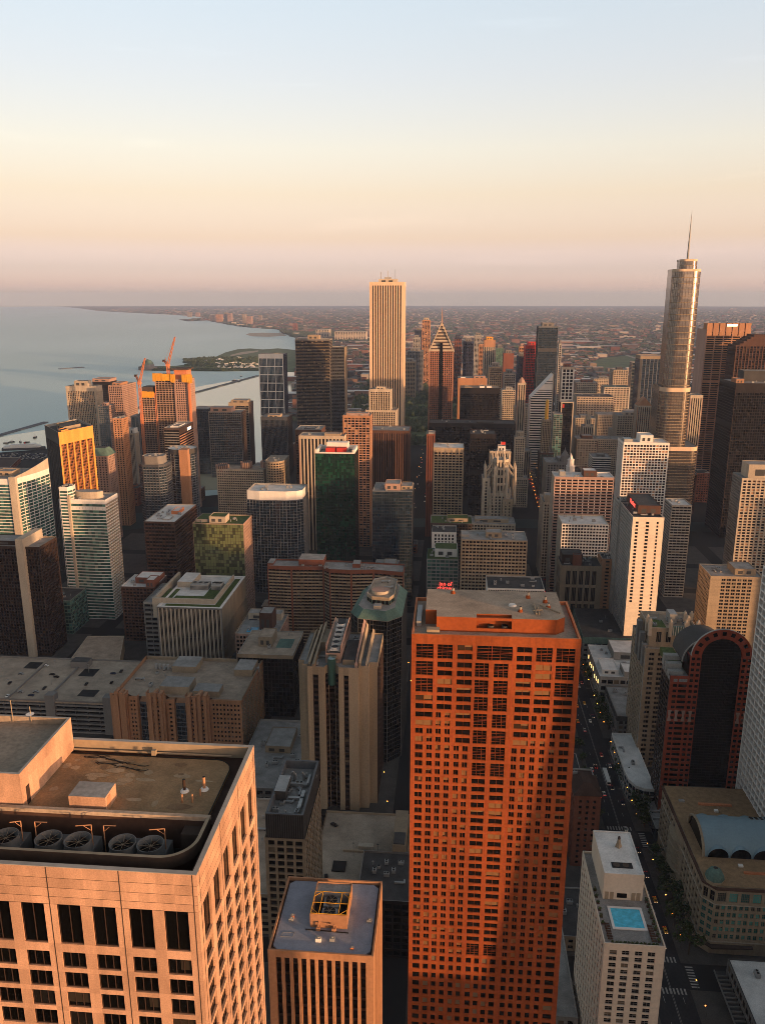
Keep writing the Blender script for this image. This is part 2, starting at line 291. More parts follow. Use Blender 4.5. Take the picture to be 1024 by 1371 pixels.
def win_mesh(w, h, kind, gl, fr, nm, var):
    key = (round(w, 2), round(h, 2), kind, gl, fr, nm, var)
    if key in WIN: return WIN[key]
    rs = random.Random(str(key)); mb = MB(); fw = min(.09, w * .06); mats = [gl, fr, 'sand']
    mb.face([(-w / 2, 0, -h / 2), (w / 2, 0, -h / 2), (w / 2, 0, h / 2), (-w / 2, 0, h / 2)], 0, rnd=[.1, .35, .55, .68, .8, .97][var])
    def bar(x0, x1, z0, z1): mb.box(x0, x1, -.07, -.002, z0, z1, 1, bottom=True)
    bar(-w / 2, w / 2, -h / 2, -h / 2 + fw); bar(-w / 2, w / 2, h / 2 - fw, h / 2); bar(-w / 2, -w / 2 + fw, -h / 2 + fw, h / 2 - fw); bar(w / 2 - fw, w / 2, -h / 2 + fw, h / 2 - fw)
    nx, nz = nm
    for i in range(1, nx): bar(-w / 2 + w * i / nx - fw * .4, -w / 2 + w * i / nx + fw * .4, -h / 2 + fw, h / 2 - fw)
    for i in range(1, nz):
        for k in range(nx): bar(-w / 2 + w * k / nx + fw, -w / 2 + w * (k + 1) / nx - fw, -h / 2 + h * i / nz - fw * .35, -h / 2 + h * i / nz + fw * .35)
    if var in (3, 4) and kind == 'w':
        hb = h * rs.choice((.3, .5, .7)); xa, xb = (-w / 2 + fw, w / 2 - fw) if var == 3 else ((-w / 2 + fw, -fw * .5) if rs.random() < .5 else (fw * .5, w / 2 - fw))
        mb.face([(xa, -.001 - .02, h / 2 - fw - hb), (xb, -.021, h / 2 - fw - hb), (xb, -.021, h / 2 - fw), (xa, -.021, h / 2 - fw)], 0, rnd=.98)
    WIN[key] = (mb, mats, mb.mesh('window', mats)); return WIN[key]
def windows(root, wins, gl, fr, nm=(2, 1), vw=(5, 5, 3, 1, 1, 1), limit=100, spec=None):
    """the (up to 100) panes that show largest become objects of their own, the rest one part of kind stuff"""
    def size(w):
        px, py, c = proj(w[0]); n = Vector((w[1].y, -w[1].x, 0)); v = (EYEV - Vector(w[0])).normalized()
        vis = n.dot(v); inside = -15 < px < 1039 and -15 < py < 1386 and c > 0
        return (w[2] * w[3] * max(vis, 0) / (c * c) * 1e5) if inside else 0.0
    ws = sorted(wins, key=size, reverse=True); rest = MB(); rm = None
    for k, w in enumerate(ws):
        var = random.choices(range(6), vw)[0] if w[4] != 'b' else random.choice((0, 0, 1, 2)); nn = nm; g2 = gl
        if spec and w[4] in spec: g2, nn = spec[w[4]]
        mb, mats, me = win_mesh(w[2], w[3], w[4], g2, fr, nn, var)
        if k < limit and size(w) > 0: inst(me, 'window', root, w[0], math.atan2(w[1].y, w[1].x))
        else:
            rm = rm or []
            for m in mats:
                if m not in rm: rm.append(m)
            o = len(rest.v); ca, sa = w[1].x, w[1].y
            rest.v += [(w[0][0] + p[0] * ca - p[1] * sa, w[0][1] + p[0] * sa + p[1] * ca, w[0][2] + p[2]) for p in mb.v]
            rest.f += [[i + o for i in f] for f in mb.f]; rest.m += [rm.index(mats[i]) for i in mb.m]; rest.r += mb.r
    if rest.f: rest.build('window', rm, root, kind='stuff')

# ------------------------------------------------------------------ roofs
def inset(poly, d):
    n = len(poly); out = []
    for i in range(n):
        p = Vector(poly[i - 1][:2]); q = Vector(poly[i][:2]); r = Vector(poly[(i + 1) % n][:2])
        a = (q - p).normalized(); b = (r - q).normalized(); na = Vector((-a.y, a.x)); nb = Vector((-b.y, b.x))
        k = na + nb; l = max(k.length, .2); k = k / l; c = max(k.dot(na), .35); out.append(tuple(q + k * (d / c)))
    return out
HV = {}
def hv(kind):
    if kind in HV: return HV[kind]
    mb = MB(); ms = ['mechmetal', 'rubber', 'ltgrey']
    if kind == 0:
        mb.box(-1.6, 1.6, -1.1, 1.1, .3, 2.1, 0)
        for x in (-.8, .8): mb.cone((x, 0), .62, .62, 2.1, 2.4, 10, 2, 1)
        for x in (-1.4, 1.2): mb.box(x, x + .2, -1, 1, 0, .3, 1)
        nm = 'cooling_unit'
    elif kind == 1:
        mb.cone((0, 0), .35, .35, 0, 1.8, 8, 0); mb.cone((0, 0), .6, .45, 1.8, 2.2, 8, 2); nm = 'vent_pipe'
    elif kind == 2:
        mb.box(-3, 3, -.5, .5, .4, 1.3, 0); mb.box(2.1, 3, -.5, 2.4, .4, 1.2, 0); mb.box(-3, -2.4, -.5, .5, 0, .4, 1); mb.box(1.4, 2, -.5, .5, 0, .4, 1); nm = 'air_duct'
    else:
        mb.box(-1, 1, -1, 1, 0, 1.4, 2, 0); mb.box(-.7, .7, -.7, .7, 1.4, 1.7, 0, 1); nm = 'roof_hatch'
    HV[kind] = (mb.mesh(nm, ms), nm); return HV[kind]
def roof_units(root, quad, z, n, seed, avoid=(), sc=1.0):
    rs = random.Random(seed); A, B, C_, D = [Vector(p[:2]) for p in quad]; put = []
    for _ in range(n * 6):
        if len(put) >= n: break
        s_, t_ = rs.uniform(.08, .92), rs.uniform(.1, .9)
        if any(a - .05 < s_ < b + .05 and c - .06 < t_ < d + .06 for a, b, c, d in avoid): continue
        p = A.lerp(B, s_).lerp(D.lerp(C_, s_), t_)
        if any((p - q).length < 4.2 * sc for q in put): continue
        put.append(p); me, nm = hv(rs.choices((0, 1, 2, 3), (4, 4, 2, 3))[0])
        inst(me, nm, root, (p.x, p.y, z), rs.choice((0, math.pi / 2)), sc)
def roof(root, poly, H, mat='roofgrey', par=1.1, th=.45, cop='ltgrey', pents=(), units=0, seed=1, sc=1.0):
    """coping, inner parapet and sunken roof sheet; pents: (s0, s1, t0, t1, h, mat) in shares of the first four corners"""
    ins = inset(poly, th); mb = MB(); n = len(poly)
    for i in range(n):
        a, b, c, d = poly[i], poly[(i + 1) % n], ins[(i + 1) % n], ins[i]
        mb.face([(a[0], a[1], H), (b[0], b[1], H), (c[0], c[1], H), (d[0], d[1], H)], 1)
        mb.face([(d[0], d[1], H), (c[0], c[1], H), (c[0], c[1], H - par), (d[0], d[1], H - par)], 1)
    mb.face([(p[0], p[1], H - par) for p in ins], 0, .5)
    mb.build('roof', [mat, cop], root)
    quad = [poly[0], poly[1], poly[2], poly[3]] if n == 4 else None
    if not units and par > .55 and cop != 'tan' and poly[0][1] < 1350 and poly[0][1] > 60 and root['label'][:12] not in ('tall orange ', 'tan tower wi', 'plain concre'): units = 5; seed = int(abs(poly[0][0]) * 7) % 997
    if n != 4:
        xs = [p[0] for p in poly]; ys = [p[1] for p in poly]; x0, x1, y0, y1 = min(xs), max(xs), min(ys), max(ys); dx, dy = (x1 - x0) * .12, (y1 - y0) * .12
        quad = [(x0 + dx, y0 + dy), (x1 - dx, y0 + dy), (x1 - dx, y1 - dy), (x0 + dx, y1 - dy)]
    A, B, C_, D = [Vector(p[:2]) for p in quad]
    for (s0, s1, t0, t1, h, pm) in pents:
        q = [A.lerp(B, s).lerp(D.lerp(C_, s), t) for s, t in ((s0, t0), (s1, t0), (s1, t1), (s0, t1))]
        m2 = MB(); z0 = H - par; z1 = z0 + h
        for i in range(4): facade(m2, q[i], q[(i + 1) % 4], z0, z1, None, [pm])
        q2 = inset([tuple(p) for p in q], .3)
        for i in range(4):
            a, b, c, d = q[i], q[(i + 1) % 4], q2[(i + 1) % 4], q2[i]
            m2.face([(a[0], a[1], z1), (b[0], b[1], z1), (c[0], c[1], z1), (d[0], d[1], z1)], 0); m2.face([(d[0], d[1], z1), (c[0], c[1], z1), (c[0], c[1], z1 - .5), (d[0], d[1], z1 - .5)], 0)
        m2.face([(p[0], p[1], z1 - .5) for p in q2], 1)
        if h > 3 and (q[1] - q[0]).length > 8:       # louvred opening on the near side
            u = (q[1] - q[0]).normalized(); nn = Vector((u.y, -u.x)); Lq = (q[1] - q[0]).length
            for k in range(2):
                a = q[0] + u * Lq * (.15 + .4 * k) + nn * .06; b = a + u * Lq * .22
                m2.face([(a.x, a.y, z0 + h * .2), (b.x, b.y, z0 + h * .2), (b.x, b.y, z0 + h * .65), (a.x, a.y, z0 + h * .65)], 2)
        pr = m2.build('penthouse', [pm, mat, 'dgrey'], root)
    if units: roof_units(root, [A.lerp(C_, .06), B.lerp(D, .06), C_.lerp(A, .06), D.lerp(B, .06)], H - par, units, seed, [p[:4] for p in pents], sc)
FOOT = []
def foot(poly): FOOT.append((min(p[0] for p in poly), max(p[0] for p in poly), min(p[1] for p in poly), max(p[1] for p in poly)))
def visible(a, b):
    u = Vector((b[0] - a[0], b[1] - a[1])).normalized(); n = Vector((u.y, -u.x)); m = Vector(((a[0] + b[0]) / 2, (a[1] + b[1]) / 2))
    return n.dot((-m).normalized()) > -.28
def tower(name, label, poly, H, st, cat='building', z0=0.0, root=None, group=None, part='wall', rooft=True, westst=None, eastst=None, **rk):
    poly = [tuple(p[:2]) for p in poly]; foot(poly)
    if root is None:
        c = Vector((sum(p[0] for p in poly) / len(poly), sum(p[1] for p in poly) / len(poly), z0)); root = thing(name, label, cat, c, group)
    mb = MB(); ms = st.mats(); ms = list(dict.fromkeys(ms)); ms = [st.wall] + [m for m in ms if m != st.wall]
    n = len(poly)
    for i in range(n):
        a, b = poly[i], poly[(i + 1) % n]
        s_ = st
        u = Vector((b[0] - a[0], b[1] - a[1])).normalized(); nx = u.y
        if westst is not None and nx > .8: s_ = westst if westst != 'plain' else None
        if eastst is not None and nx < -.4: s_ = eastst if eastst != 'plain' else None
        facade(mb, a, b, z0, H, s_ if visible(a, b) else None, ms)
    mb.build(part, ms, root)
    if rooft: roof(root, poly, H, **rk)
    root['H'] = H
    return root
def fbox(xl, xr, yt, D, dep, H=None):
    """front corners by their pixels on the plane y = D"""
    a = aty(xl, yt, D); H = H if H else a.z
    x0 = a.x; lo, hi = x0, x0 + 900
    for _ in range(50):
        mid = (lo + hi) / 2
        if proj((mid, D, H))[0] < xr: lo = mid
        else: hi = mid
    return [(x0, D), (lo, D), (lo, D + dep), (x0, D + dep)], H
def T(name, label, px, st, cat='building', **k):
    poly, H = fbox(*px); return tower(name, label, poly, H, st, cat, **k)
def quadpx(pts, H):
    a, b, c = [at(p[0], p[1], H) for p in pts]; d = a + c - b
    return [(a.x, a.y), (b.x, b.y), (c.x, c.y), (d.x, d.y)]
# ------------------------------------------------------------------ the setting: ground, lake, streets, parks
def sheet(name, poly, z, mat):
    mb = MB(); mb.face([(p[0], p[1], z) for p in poly], 0, .5); o = mb.build(name, [mat]); o['kind'] = 'structure'; return o
def citymat():
    m, nt, b = node_mat('cityground'); N = nt.nodes.new; K = nt.links.new
    geo = N('ShaderNodeNewGeometry')
    v = N('ShaderNodeTexVoronoi'); v.inputs['Scale'].default_value = .012; K(geo.outputs['Position'], v.inputs['Vector'])
    n1 = N('ShaderNodeTexNoise'); n1.inputs['Scale'].default_value = .0012; n1.inputs['Detail'].default_value = 8; n1.inputs['Roughness'].default_value = .7; K(geo.outputs['Position'], n1.inputs['Vector'])
    n2 = N('ShaderNodeTexNoise'); n2.inputs['Scale'].default_value = .02; n2.inputs['Detail'].default_value = 5; K(geo.outputs['Position'], n2.inputs['Vector'])
    cr = N('ShaderNodeValToRGB'); e = cr.color_ramp.elements; e[0].position = .35; e[0].color = (.020, .027, .018, 1); e[1].position = .68; e[1].color = (.085, .066, .055, 1)
    x = e.new(.5); x.color = (.040, .040, .033, 1)
    ad = N('ShaderNodeMix'); ad.data_type = 'FLOAT'; ad.inputs[0].default_value = .45; K(n1.outputs[0], ad.inputs[2]); K(n2.outputs[0], ad.inputs[3]); K(ad.outputs[0], cr.inputs[0])
    mx = N('ShaderNodeMix'); mx.data_type = 'RGBA'; mx.blend_type = 'MULTIPLY'; mx.inputs['Factor'].default_value = .6; K(cr.outputs[0], mx.inputs['A']); K(v.outputs['Color'], mx.inputs['B'])
    # near the towers it is plain asphalt
    sp = N('ShaderNodeSeparateXYZ'); K(geo.outputs['Position'], sp.inputs[0]); mr = N('ShaderNodeMapRange'); mr.inputs[1].default_value = 1900; mr.inputs[2].default_value = 2500; K(sp.outputs['Y'], mr.inputs[0])
    fin = N('ShaderNodeMix'); fin.data_type = 'RGBA'; K(mr.outputs[0], fin.inputs['Factor']); fin.inputs['A'].default_value = (.026, .025, .024, 1); K(mx.outputs['Result'], fin.inputs['B'])
    K(fin.outputs['Result'], b.inputs['Base Color']); b.inputs['Roughness'].default_value = .95; b.inputs['Specular IOR Level'].default_value = .1
def watermat(name, col, rough, bs, sc):
    m, nt, b = node_mat(name); N = nt.nodes.new; K = nt.links.new
    geo = N('ShaderNodeNewGeometry'); mp = N('ShaderNodeMapping'); mp.inputs['Scale'].default_value = (1, .35, 1); mp.inputs['Rotation'].default_value = (0, 0, R(25)); K(geo.outputs['Position'], mp.inputs[0])
    n1 = N('ShaderNodeTexNoise'); n1.inputs['Scale'].default_value = sc; n1.inputs['Detail'].default_value = 5; K(mp.outputs[0], n1.inputs['Vector'])
    bp = N('ShaderNodeBump'); bp.inputs['Strength'].default_value = bs; bp.inputs['Distance'].default_value = 1.5; K(n1.outputs[0], bp.inputs['Height']); K(bp.outputs[0], b.inputs['Normal'])
    n2 = N('ShaderNodeTexNoise'); n2.inputs['Scale'].default_value = .0009; n2.inputs['Detail'].default_value = 4; K(mp.outputs[0], n2.inputs['Vector'])
    mr = N('ShaderNodeMapRange'); mr.inputs[1].default_value = .35; mr.inputs[2].default_value = .65; mr.inputs[3].default_value = rough * .86; mr.inputs[4].default_value = rough * 1.12; K(n2.outputs[0], mr.inputs[0]); K(mr.outputs[0], b.inputs['Roughness'])
    b.inputs['Base Color'].default_value = (*col, 1); b.inputs['IOR'].default_value = 1.33
citymat(); watermat('lakewater', (.50, .62, .585), .52, .3, .05); watermat('calmwater', (.42, .41, .28), .12, .06, .05); watermat('riverwater', (.012, .028, .028), .55, .1, .2); MATS['riverwater'].node_tree.nodes['Principled BSDF'].inputs['IOR'].default_value = 1.12
wallmat('lawn', (.10, .125, .045), stain=.4, sc=.02, var=0); wallmat('sandbeach', (.36, .30, .22), stain=.2, sc=.02, var=0); wallmat('parkwood', (.028, .042, .018), stain=.5, sc=.05)
GR = 31500.0
sheet('ground', [(GR * math.cos(2 * math.pi * i / 96), GR * math.sin(2 * math.pi * i / 96)) for i in range(96)], 0.0, 'cityground')
def gp(l, z=0.0): return [tuple(at(x, y, z)[:2]) for x, y in l]
shore = gp([(0, 606), (78, 600), (150, 640), (230, 668), (300, 662), (342, 641), (372, 600), (390, 560), (400, 500), (402, 470), (398, 463), (396, 452), (380, 446.5), (374, 441.5), (335, 438.5), (315, 436.2), (290, 431.8), (278, 429), (252, 430.4), (239, 428), (275, 426), (262, 423.6), (230, 421.4), (195, 419.7), (150, 417.4), (130, 416), (105, 412.5), (85, 410.6)])
far = [(-13900.0, 28250.0), (-20300.0, 24050.0), (-26800.0, 16500.0), (-31000.0, 5000.0), (-30500.0, -6000.0), (-900.0, -6000.0), (-640.0, -200.0), (-700.0, 300.0)]
lake_poly = shore + far
sheet('lake', lake_poly, .25, 'lakewater')
harbor = gp([(150, 562), (250, 520.5), (345, 503.5), (400, 494), (400, 520), (380, 585), (345, 632), (305, 655), (230, 660), (150, 634), (78, 599), (0, 604), (0, 585)])
sheet('harbor_water', harbor, .5, 'calmwater')
isl = gp([(188, 496), (200, 490.5), (235, 490), (258, 487.5), (246, 486), (246, 481.5), (262, 479.5), (290, 477.5), (302, 472), (318, 467.8), (335, 466.6), (352, 468), (372, 466.5), (410, 470), (410, 499), (345, 496.6), (300, 497.5), (240, 497)])
sheet('peninsula', isl, .8, 'lawn')
sheet('beach', gp([(308, 475.6), (325, 471.2), (346, 469.4), (345, 471.5), (328, 474.2), (310, 477)]), 1.0, 'sandbeach')
sheet('beach', gp([(329, 448.2), (334, 446.2), (352, 445.5), (378, 446), (384, 449.5), (360, 451), (338, 450.4)]), .8, 'sandbeach')
sheet('park_lawn', [(-150, 1760), (140, 1760), (150, 3200), (-330, 3300), (-300, 2400)], .06, 'lawn')
sheet('park_lawn', gp([(792, 483), (812, 478.5), (850, 475.5), (856, 485), (850, 496), (808, 498)]), .06, 'lawn')
sheet('river', [(-760, 1098), (-120, 1098), (20, 1112), (520, 1116), (520, 1166), (20, 1160), (-120, 1142), (-760, 1142)], .05, 'riverwater')
sheet('river', gp([(150, 690), (250, 681), (320, 676), (330, 684), (250, 700), (150, 712)]), .06, 'riverwater')
# avenue and cross streets
sheet('avenue', [(100, 150), (118, 150), (118, 800), (150, 1090), (160, 1185), (166, 1900), (146, 1900), (134, 1185), (124, 1090), (100, 800)], .014, 'asphalt')
EW = [215, 330, 432, 540, 618, 710, 790, 872, 960, 1050]
NS = [-560, -440, -330, -235, -140, -22, 109, 222, 330, 440]
mbp = MB()
for i in range(len(NS) - 1):
    for j in range(len(EW) - 1):
        wx0 = 9 if NS[i] == 109 else 8; wx1 = 9 if NS[i + 1] == 109 else 8
        mbp.box(NS[i] + wx0, NS[i + 1] - wx1, EW[j] + 8, EW[j + 1] - 8, -.02, .15, 0)
o = mbp.build('pavement', ['paving']); o['kind'] = 'structure'
mbm = MB()
for y in range(300, 800, 14):
    if min(abs(y - e) for e in EW) < 14: continue
    for x in (104.6, 113.6): mbm.face([(x - .1, y, .03), (x + .1, y, .03), (x + .1, y + 3.4, .03), (x - .1, y + 3.4, .03)], 0, .5)
for x in (108.8, 109.3): mbm.face([(x - .06, 225, .03), (x + .06, 225, .03), (x + .06, 800, .03), (x - .06, 800, .03)], 0, .5)
for e in EW[1:3]:
    for yy in (e - 11, e + 8):
        x = 101.5
        while x < 116.5: mbm.face([(x, yy, .034), (x + .8, yy, .034), (x + .8, yy + 3.6, .034), (x, yy + 3.6, .034)], 0, .5); x += 1.7
    for xx in (97, 121):
        y = e - 6.5
        while y < e + 6.5: mbm.face([(xx - 1.8, y, .034), (xx + 1.8, y, .034), (xx + 1.8, y + .8, .034), (xx - 1.8, y + .8, .034)], 0, .5); y += 1.7
o = mbm.build('road_markings', ['paint']); o['kind'] = 'structure'
# breakwaters
def breakwater(a, b, w, label):
    mb = MB(); p = at(*a); q = at(*b); u = (q - p).normalized(); n = Vector((u.y, -u.x, 0)) * w
    mb.prism([tuple((p + n)[:2]), tuple((q + n)[:2]), tuple((q - n)[:2]), tuple((p - n)[:2])], -1, 3.0, 0)
    c = (p + q) / 2; mb.top('breakwater', ['bluegrey'], label, 'breakwater', (c.x, c.y, 0))
breakwater((-10, 586.5), (62, 566), 7, 'long grey breakwater running out from the pier into the lake')
breakwater((150, 556), (345, 503.5), 6, 'thin dark breakwater closing the calm pale harbor')
breakwater((80, 494.5), (112, 492), 10, 'short low breakwater alone in the open lake')

# ------------------------------------------------------------------ marble tower in front (roof with cooling well)
wallmat('roofbrown_dark', (.20, .125, .07), stain=.3, sc=.5, var=0); wallmat('roofbrown_pale', (.36, .26, .16), stain=.3, sc=.5, var=0)
def marble_tower():
    x1, y0, y1, H = -22.5, 62.87, 85.6, 262.0; x0 = x1 - .45 - 7.07 * 8 - .45
    root = thing('marble_tower', 'nearest tower clad in pink veined marble, with round fans sunk into its flat roof', 'building', ((x0 + x1) / 2, (y0 + y1) / 2, 60))
    foot([(x0, y0), (x1, y1)]); z0 = 150.0
    fl = [(257.85, 253.32, 't')]
    z = 252.28
    while z > z0 + 3: fl.append((z + .06, z - 1.76, 'w')); z -= 2.366
    def rects(Ln, off):
        out = []; k = 0
        while off + (k + 1) * 7.07 < Ln + .02:
            b = off + k * 7.07
            for a in (.62, .62 + 2.37 + 1.09):
                for zt, zb, kd in fl: out.append((b + a, b + a + 2.37, zb, zt, kd))
            k += 1
        return out
    rn = rects(x1 - x0, .45); rw = rects(y1 - y0, .76)
    mb = MB()
    wn = rect_wall(mb, (x0, y0), (x1, y0), z0, H - 4.15, rn, .22); ww = rect_wall(mb, (x1, y0), (x1, y1), z0, H - 4.15, rw, .30)
    # the blank band above the openings: separate marble panels
    def band(P, Q, Ln, off):
        u = ((Q[0] - P[0]) / Ln, (Q[1] - P[1]) / Ln); k = 0; xs = [0.0]
        e = off
        while e < Ln - .3: xs += [e, e + 1.77, e + 3.53, e + 5.3]; e += 7.07
        xs = sorted({x for x in xs if x < Ln - .2} | {Ln})
        for a, b in zip(xs, xs[1:]):
            for c, d in ((H - 4.15, H - 3.3), (H - 3.3, H - 2.3), (H - 2.3, H - 1.2), (H - 1.2, H)):
                mb.face([(P[0] + u[0] * a, P[1] + u[1] * a, c), (P[0] + u[0] * b, P[1] + u[1] * b, c), (P[0] + u[0] * b, P[1] + u[1] * b, d), (P[0] + u[0] * a, P[1] + u[1] * a, d)], 0)
    band((x0, y0), (x1, y0), x1 - x0, .45); band((x1, y0), (x1, y1), y1 - y0, .76)
    mb.face([(x1, y1, z0), (x0, y1, z0), (x0, y1, H), (x1, y1, H)], 0); mb.face([(x0, y1, z0), (x0, y0, z0), (x0, y0, H), (x0, y1, H)], 0)
    mb.box(x0 + 1.5, x1 - 1.5, y0 + 1.5, y1 - 1.5, 60, 150.5, 0)
    mb.build('wall', ['marble'], root)
    jm = MB()
    for k in range(9):
        x = x1 - .45 - 7.07 * k; jm.box(x - .05, x + .05, y0 - .012, y0 + .05, z0, H - .02, 0)
    for k in range(4):
        y = y0 + .76 + 7.07 * k; jm.box(x1 - .05, x1 + .012, y - .05, y + .05, z0, H - .02, 0)
    for z in (H - 1.2, H - 2.3, H - 3.3, H - 4.15):
        jm.box(x0, x1 - .06, y0 - .006, y0 + .02, z - .018, z + .018, 0); jm.box(x1 - .02, x1 + .006, y0 + .06, y1, z - .018, z + .018, 0)
    jm.build('panel_joint', ['joint'], root)
    windows(root, wn + ww, 'gl_black', 'dkbrown', (3, 1), spec={'t': ('gl_black', (2, 1))})
    # coping, gutter, roof field
    o = [(x0, y0), (x1, y0), (x1, y1), (x0, y1)]; i1 = inset(o, .5); mb = MB()
    for k in range(4):
        a, b, c, d = o[k], o[(k + 1) % 4], i1[(k + 1) % 4], i1[k]
        mb.face([(*a, H + .06), (*b, H + .06), (*c, H + .06), (*d, H + .06)], 0); mb.face([(*d, H + .06), (*c, H + .06), (*c, H - 1.5), (*d, H - 1.5)], 1)
        mb.face([(*a, H), (*b, H), (*b, H + .06), (*a, H + .06)], 0)
    mb.build('parapet', ['ltgrey', 'tan'], root)
    mb = MB(); wx1, wy0, wy1 = -24.1, 65.6, 71.9; zr = H - 1.1; gz = H - 1.45
    mb.face([(x0, y0, gz), (x1, y0, gz), (x1, wy0 - .3, gz), (x0, wy0 - .3, gz)], 0, .5); mb.face([(wx1 + .3, wy0 - .3, gz), (x1, wy0 - .3, gz), (x1, y1, gz), (wx1 + .3, y1, gz)], 0, .5); mb.face([(x0, wy1 + .35, gz), (wx1 + .3, wy1 + .35, gz), (wx1 + .3, y1, gz), (x0, y1, gz)], 0, .5)
    mb.build('gutter', ['tilebrown'], root)
    mb = MB(); fx, fy, rr = x1 - 2.0, y1 - 1.7, 2.2
    pl = [(x0 + .6, wy1 + .4), (fx, wy1 + .4)] + [(fx - rr + rr * math.cos(a), fy - rr + rr * math.sin(a)) for a in [i * math.pi / 16 for i in range(9)]] + [(x0 + .6, fy)]
    mb.prism(pl, gz, zr, 0); mb.build('roof', ['roofbrown'], root)
    rs_ = random.Random(3); mb = MB()      # patches, pads and old stains on the roof sheet
    for _ in range(26):
        px_, py_ = rs_.uniform(-44, -26), rs_.uniform(74.2, 83.3); a_, b_ = rs_.uniform(.3, 1.6), rs_.uniform(.2, .8); t_ = rs_.uniform(0, 3); n_ = 7
        mb.face([(px_ + a_ * rs_.uniform(.7, 1.1) * math.cos(2 * math.pi * i / n_ + t_), py_ + b_ * rs_.uniform(.7, 1.1) * math.sin(2 * math.pi * i / n_ + t_), zr + .005 + .001 * _) for i in range(n_)], rs_.choice((0, 1, 1)), .5)
    mb.build('roof_patch', ['roofbrown_dark', 'roofbrown_pale'], root)
    mb = MB()
    for _ in range(9):
        x_, y_ = rs_.uniform(-44, -36), rs_.uniform(81.2, 83.6); p_ = [(x_, y_)]
        for k in range(5): p_.append((p_[-1][0] + rs_.uniform(.2, 1.1), p_[-1][1] + rs_.uniform(-.35, .35)))
        for a, b in zip(p_, p_[1:]): mb.tube((*a, zr + .05), (*b, zr + .05), .045, 0, 4)
    mb.build('roof_cable', ['rubber'], root)
    mb = MB()      # raised dark seam along the field's edge
    for a, b in zip(pl[1:-1], pl[2:]): mb.tube((*a, zr + .03), (*b, zr + .03), .07, 0, 4)
    mb.tube((x0 + .6, y1 - .9, zr + .1), (x1 - 2.5, y1 - .9, zr + .1), .12, 1, 6)
    mb.build('roof_seam', ['rubber', 'tan'], root)
    # the well: rim with a rounded corner, floor, back wall
    rc = 3.2; mb = MB()
    def rim(d): return [(x0 + .6, wy0 - d), (wx1 - rc, wy0 - d)] + [(wx1 - rc + (rc + d) * math.sin(a), wy0 + rc - (rc + d) * math.cos(a)) for a in [i * math.pi / 20 for i in range(1, 10)]] + [(wx1 + d, wy0 + rc), (wx1 + d, wy1)]
    ri, ro = rim(-.16), rim(.2); zt = H - .35
    for (a, b), (c, d) in zip(zip(ro, ro[1:]), zip(ri, ri[1:])):
        mb.face([(*a, gz - .2), (*b, gz - .2), (*b, zt), (*a, zt)], 0, .5); mb.face([(*a, zt), (*b, zt), (*d, zt), (*c, zt)], 2, .5); mb.face([(*d, H - 5), (*c, H - 5), (*c, zt), (*d, zt)], 1, .5)
    mb.build('well_rim', ['darkbrick', 'tilebrown', 'sand'], root)  # shade on the rim and in the well put into darker faces
    mb = MB(); mb.box(x0 + .6, wx1 + .2, wy1, wy1 + .42, H - 5, H - .75, 0, bottom=True); mb.box(x0 + .6, wx1 + .2, wy1 - .03, wy1 + .45, H - .75, H - .3, 1); mb.build('well_wall', ['tilebrown', 'rooftan'], root)
    mb = MB(); mb.box(wx1 - 2.5, wx1 - .5, wy1 - 1.4, wy1, H - 5, H - 1.4, 0); mb.build('well_cabinet', ['darkbrick'], root)
    mb = MB(); mb.face([(x0, wy0 - .1, H - 4.2), (wx1 + .15, wy0 - .1, H - 4.2), (wx1 + .15, wy1, H - 4.2), (x0, wy1, H - 4.2)], 0, .5); mb.build('well_floor', ['rubber'], root)
    # fans
    fz = H - 1.45
    for fx_ in (-29.2, -32.1, -36.8, -39.9, -44.5, -47.5):
        mb = MB(); mb.box(fx_ - 1.5, fx_ + 1.5, 67.0, 71.1, H - 4.2, fz - 1.15, 0); fan = mb.build('cooling_tower', ['fanmetal'], root)
        mb = MB(); c = (fx_, 68.85); n = 28
        def ring(r, z): return [(c[0] + r * math.cos(2 * math.pi * i / n), c[1] + r * math.sin(2 * math.pi * i / n), z) for i in range(n)]
        rs = [ring(1.46, fz - 1.3), ring(1.33, fz - .5), ring(1.36, fz), ring(1.29, fz), ring(1.2, fz - .35), ring(1.2, fz - .9)]
        for a, b in zip(rs, rs[1:]):
            for i in range(n): mb.face([a[i], a[(i + 1) % n], b[(i + 1) % n], b[i]], 0, .5)
        mb.face(ring(1.2, fz - .85), 1, .3)
        ob = mb.build('fan_stack', ['fanmetal', 'rubber'], fan); ob.location = (0, 0, 0)
        mb = MB()
        for k in range(8): a = k * math.pi / 4 + .2; mb.tube((*c, fz - .30), (c[0] + 1.22 * math.cos(a), c[1] + 1.22 * math.sin(a), fz - .12), .02, 0, 4)
        for k in range(5):
            a = k * 2 * math.pi / 5; a2 = a + .5
            mb.face([(c[0] + .2 * math.cos(a), c[1] + .2 * math.sin(a), fz - .6), (c[0] + 1.15 * math.cos(a), c[1] + 1.15 * math.sin(a), fz - .62), (c[0] + 1.15 * math.cos(a2), c[1] + 1.15 * math.sin(a2), fz - .52), (c[0] + .2 * math.cos(a2), c[1] + .2 * math.sin(a2), fz - .5)], 1)
        mb.cone(c, .2, .15, fz - .65, fz - .4, 8, 1)
        mb.build('fan_guard', ['tan', 'dkbrown'], fan)
    for hx, dx in ((-27.9, -1.5), (-34.3, 1.4), (-35.6, -1.5), (-41.6, 1.5), (-43.1, -1.0)):
        mb = MB(); mb.tube((hx, 69.6, H - 3.4), (hx, 69.6, H - .2), .06, 0); mb.tube((hx, 69.6, H - .2), (hx + dx, 69.3, H + .05 - .25 * (dx < 0)), .05, 0); mb.tube((hx, 69.6, H - .9), (hx + dx * .5, 69.4, H - .2), .03, 0); mb.build('davit_arm', ['orange'], root)
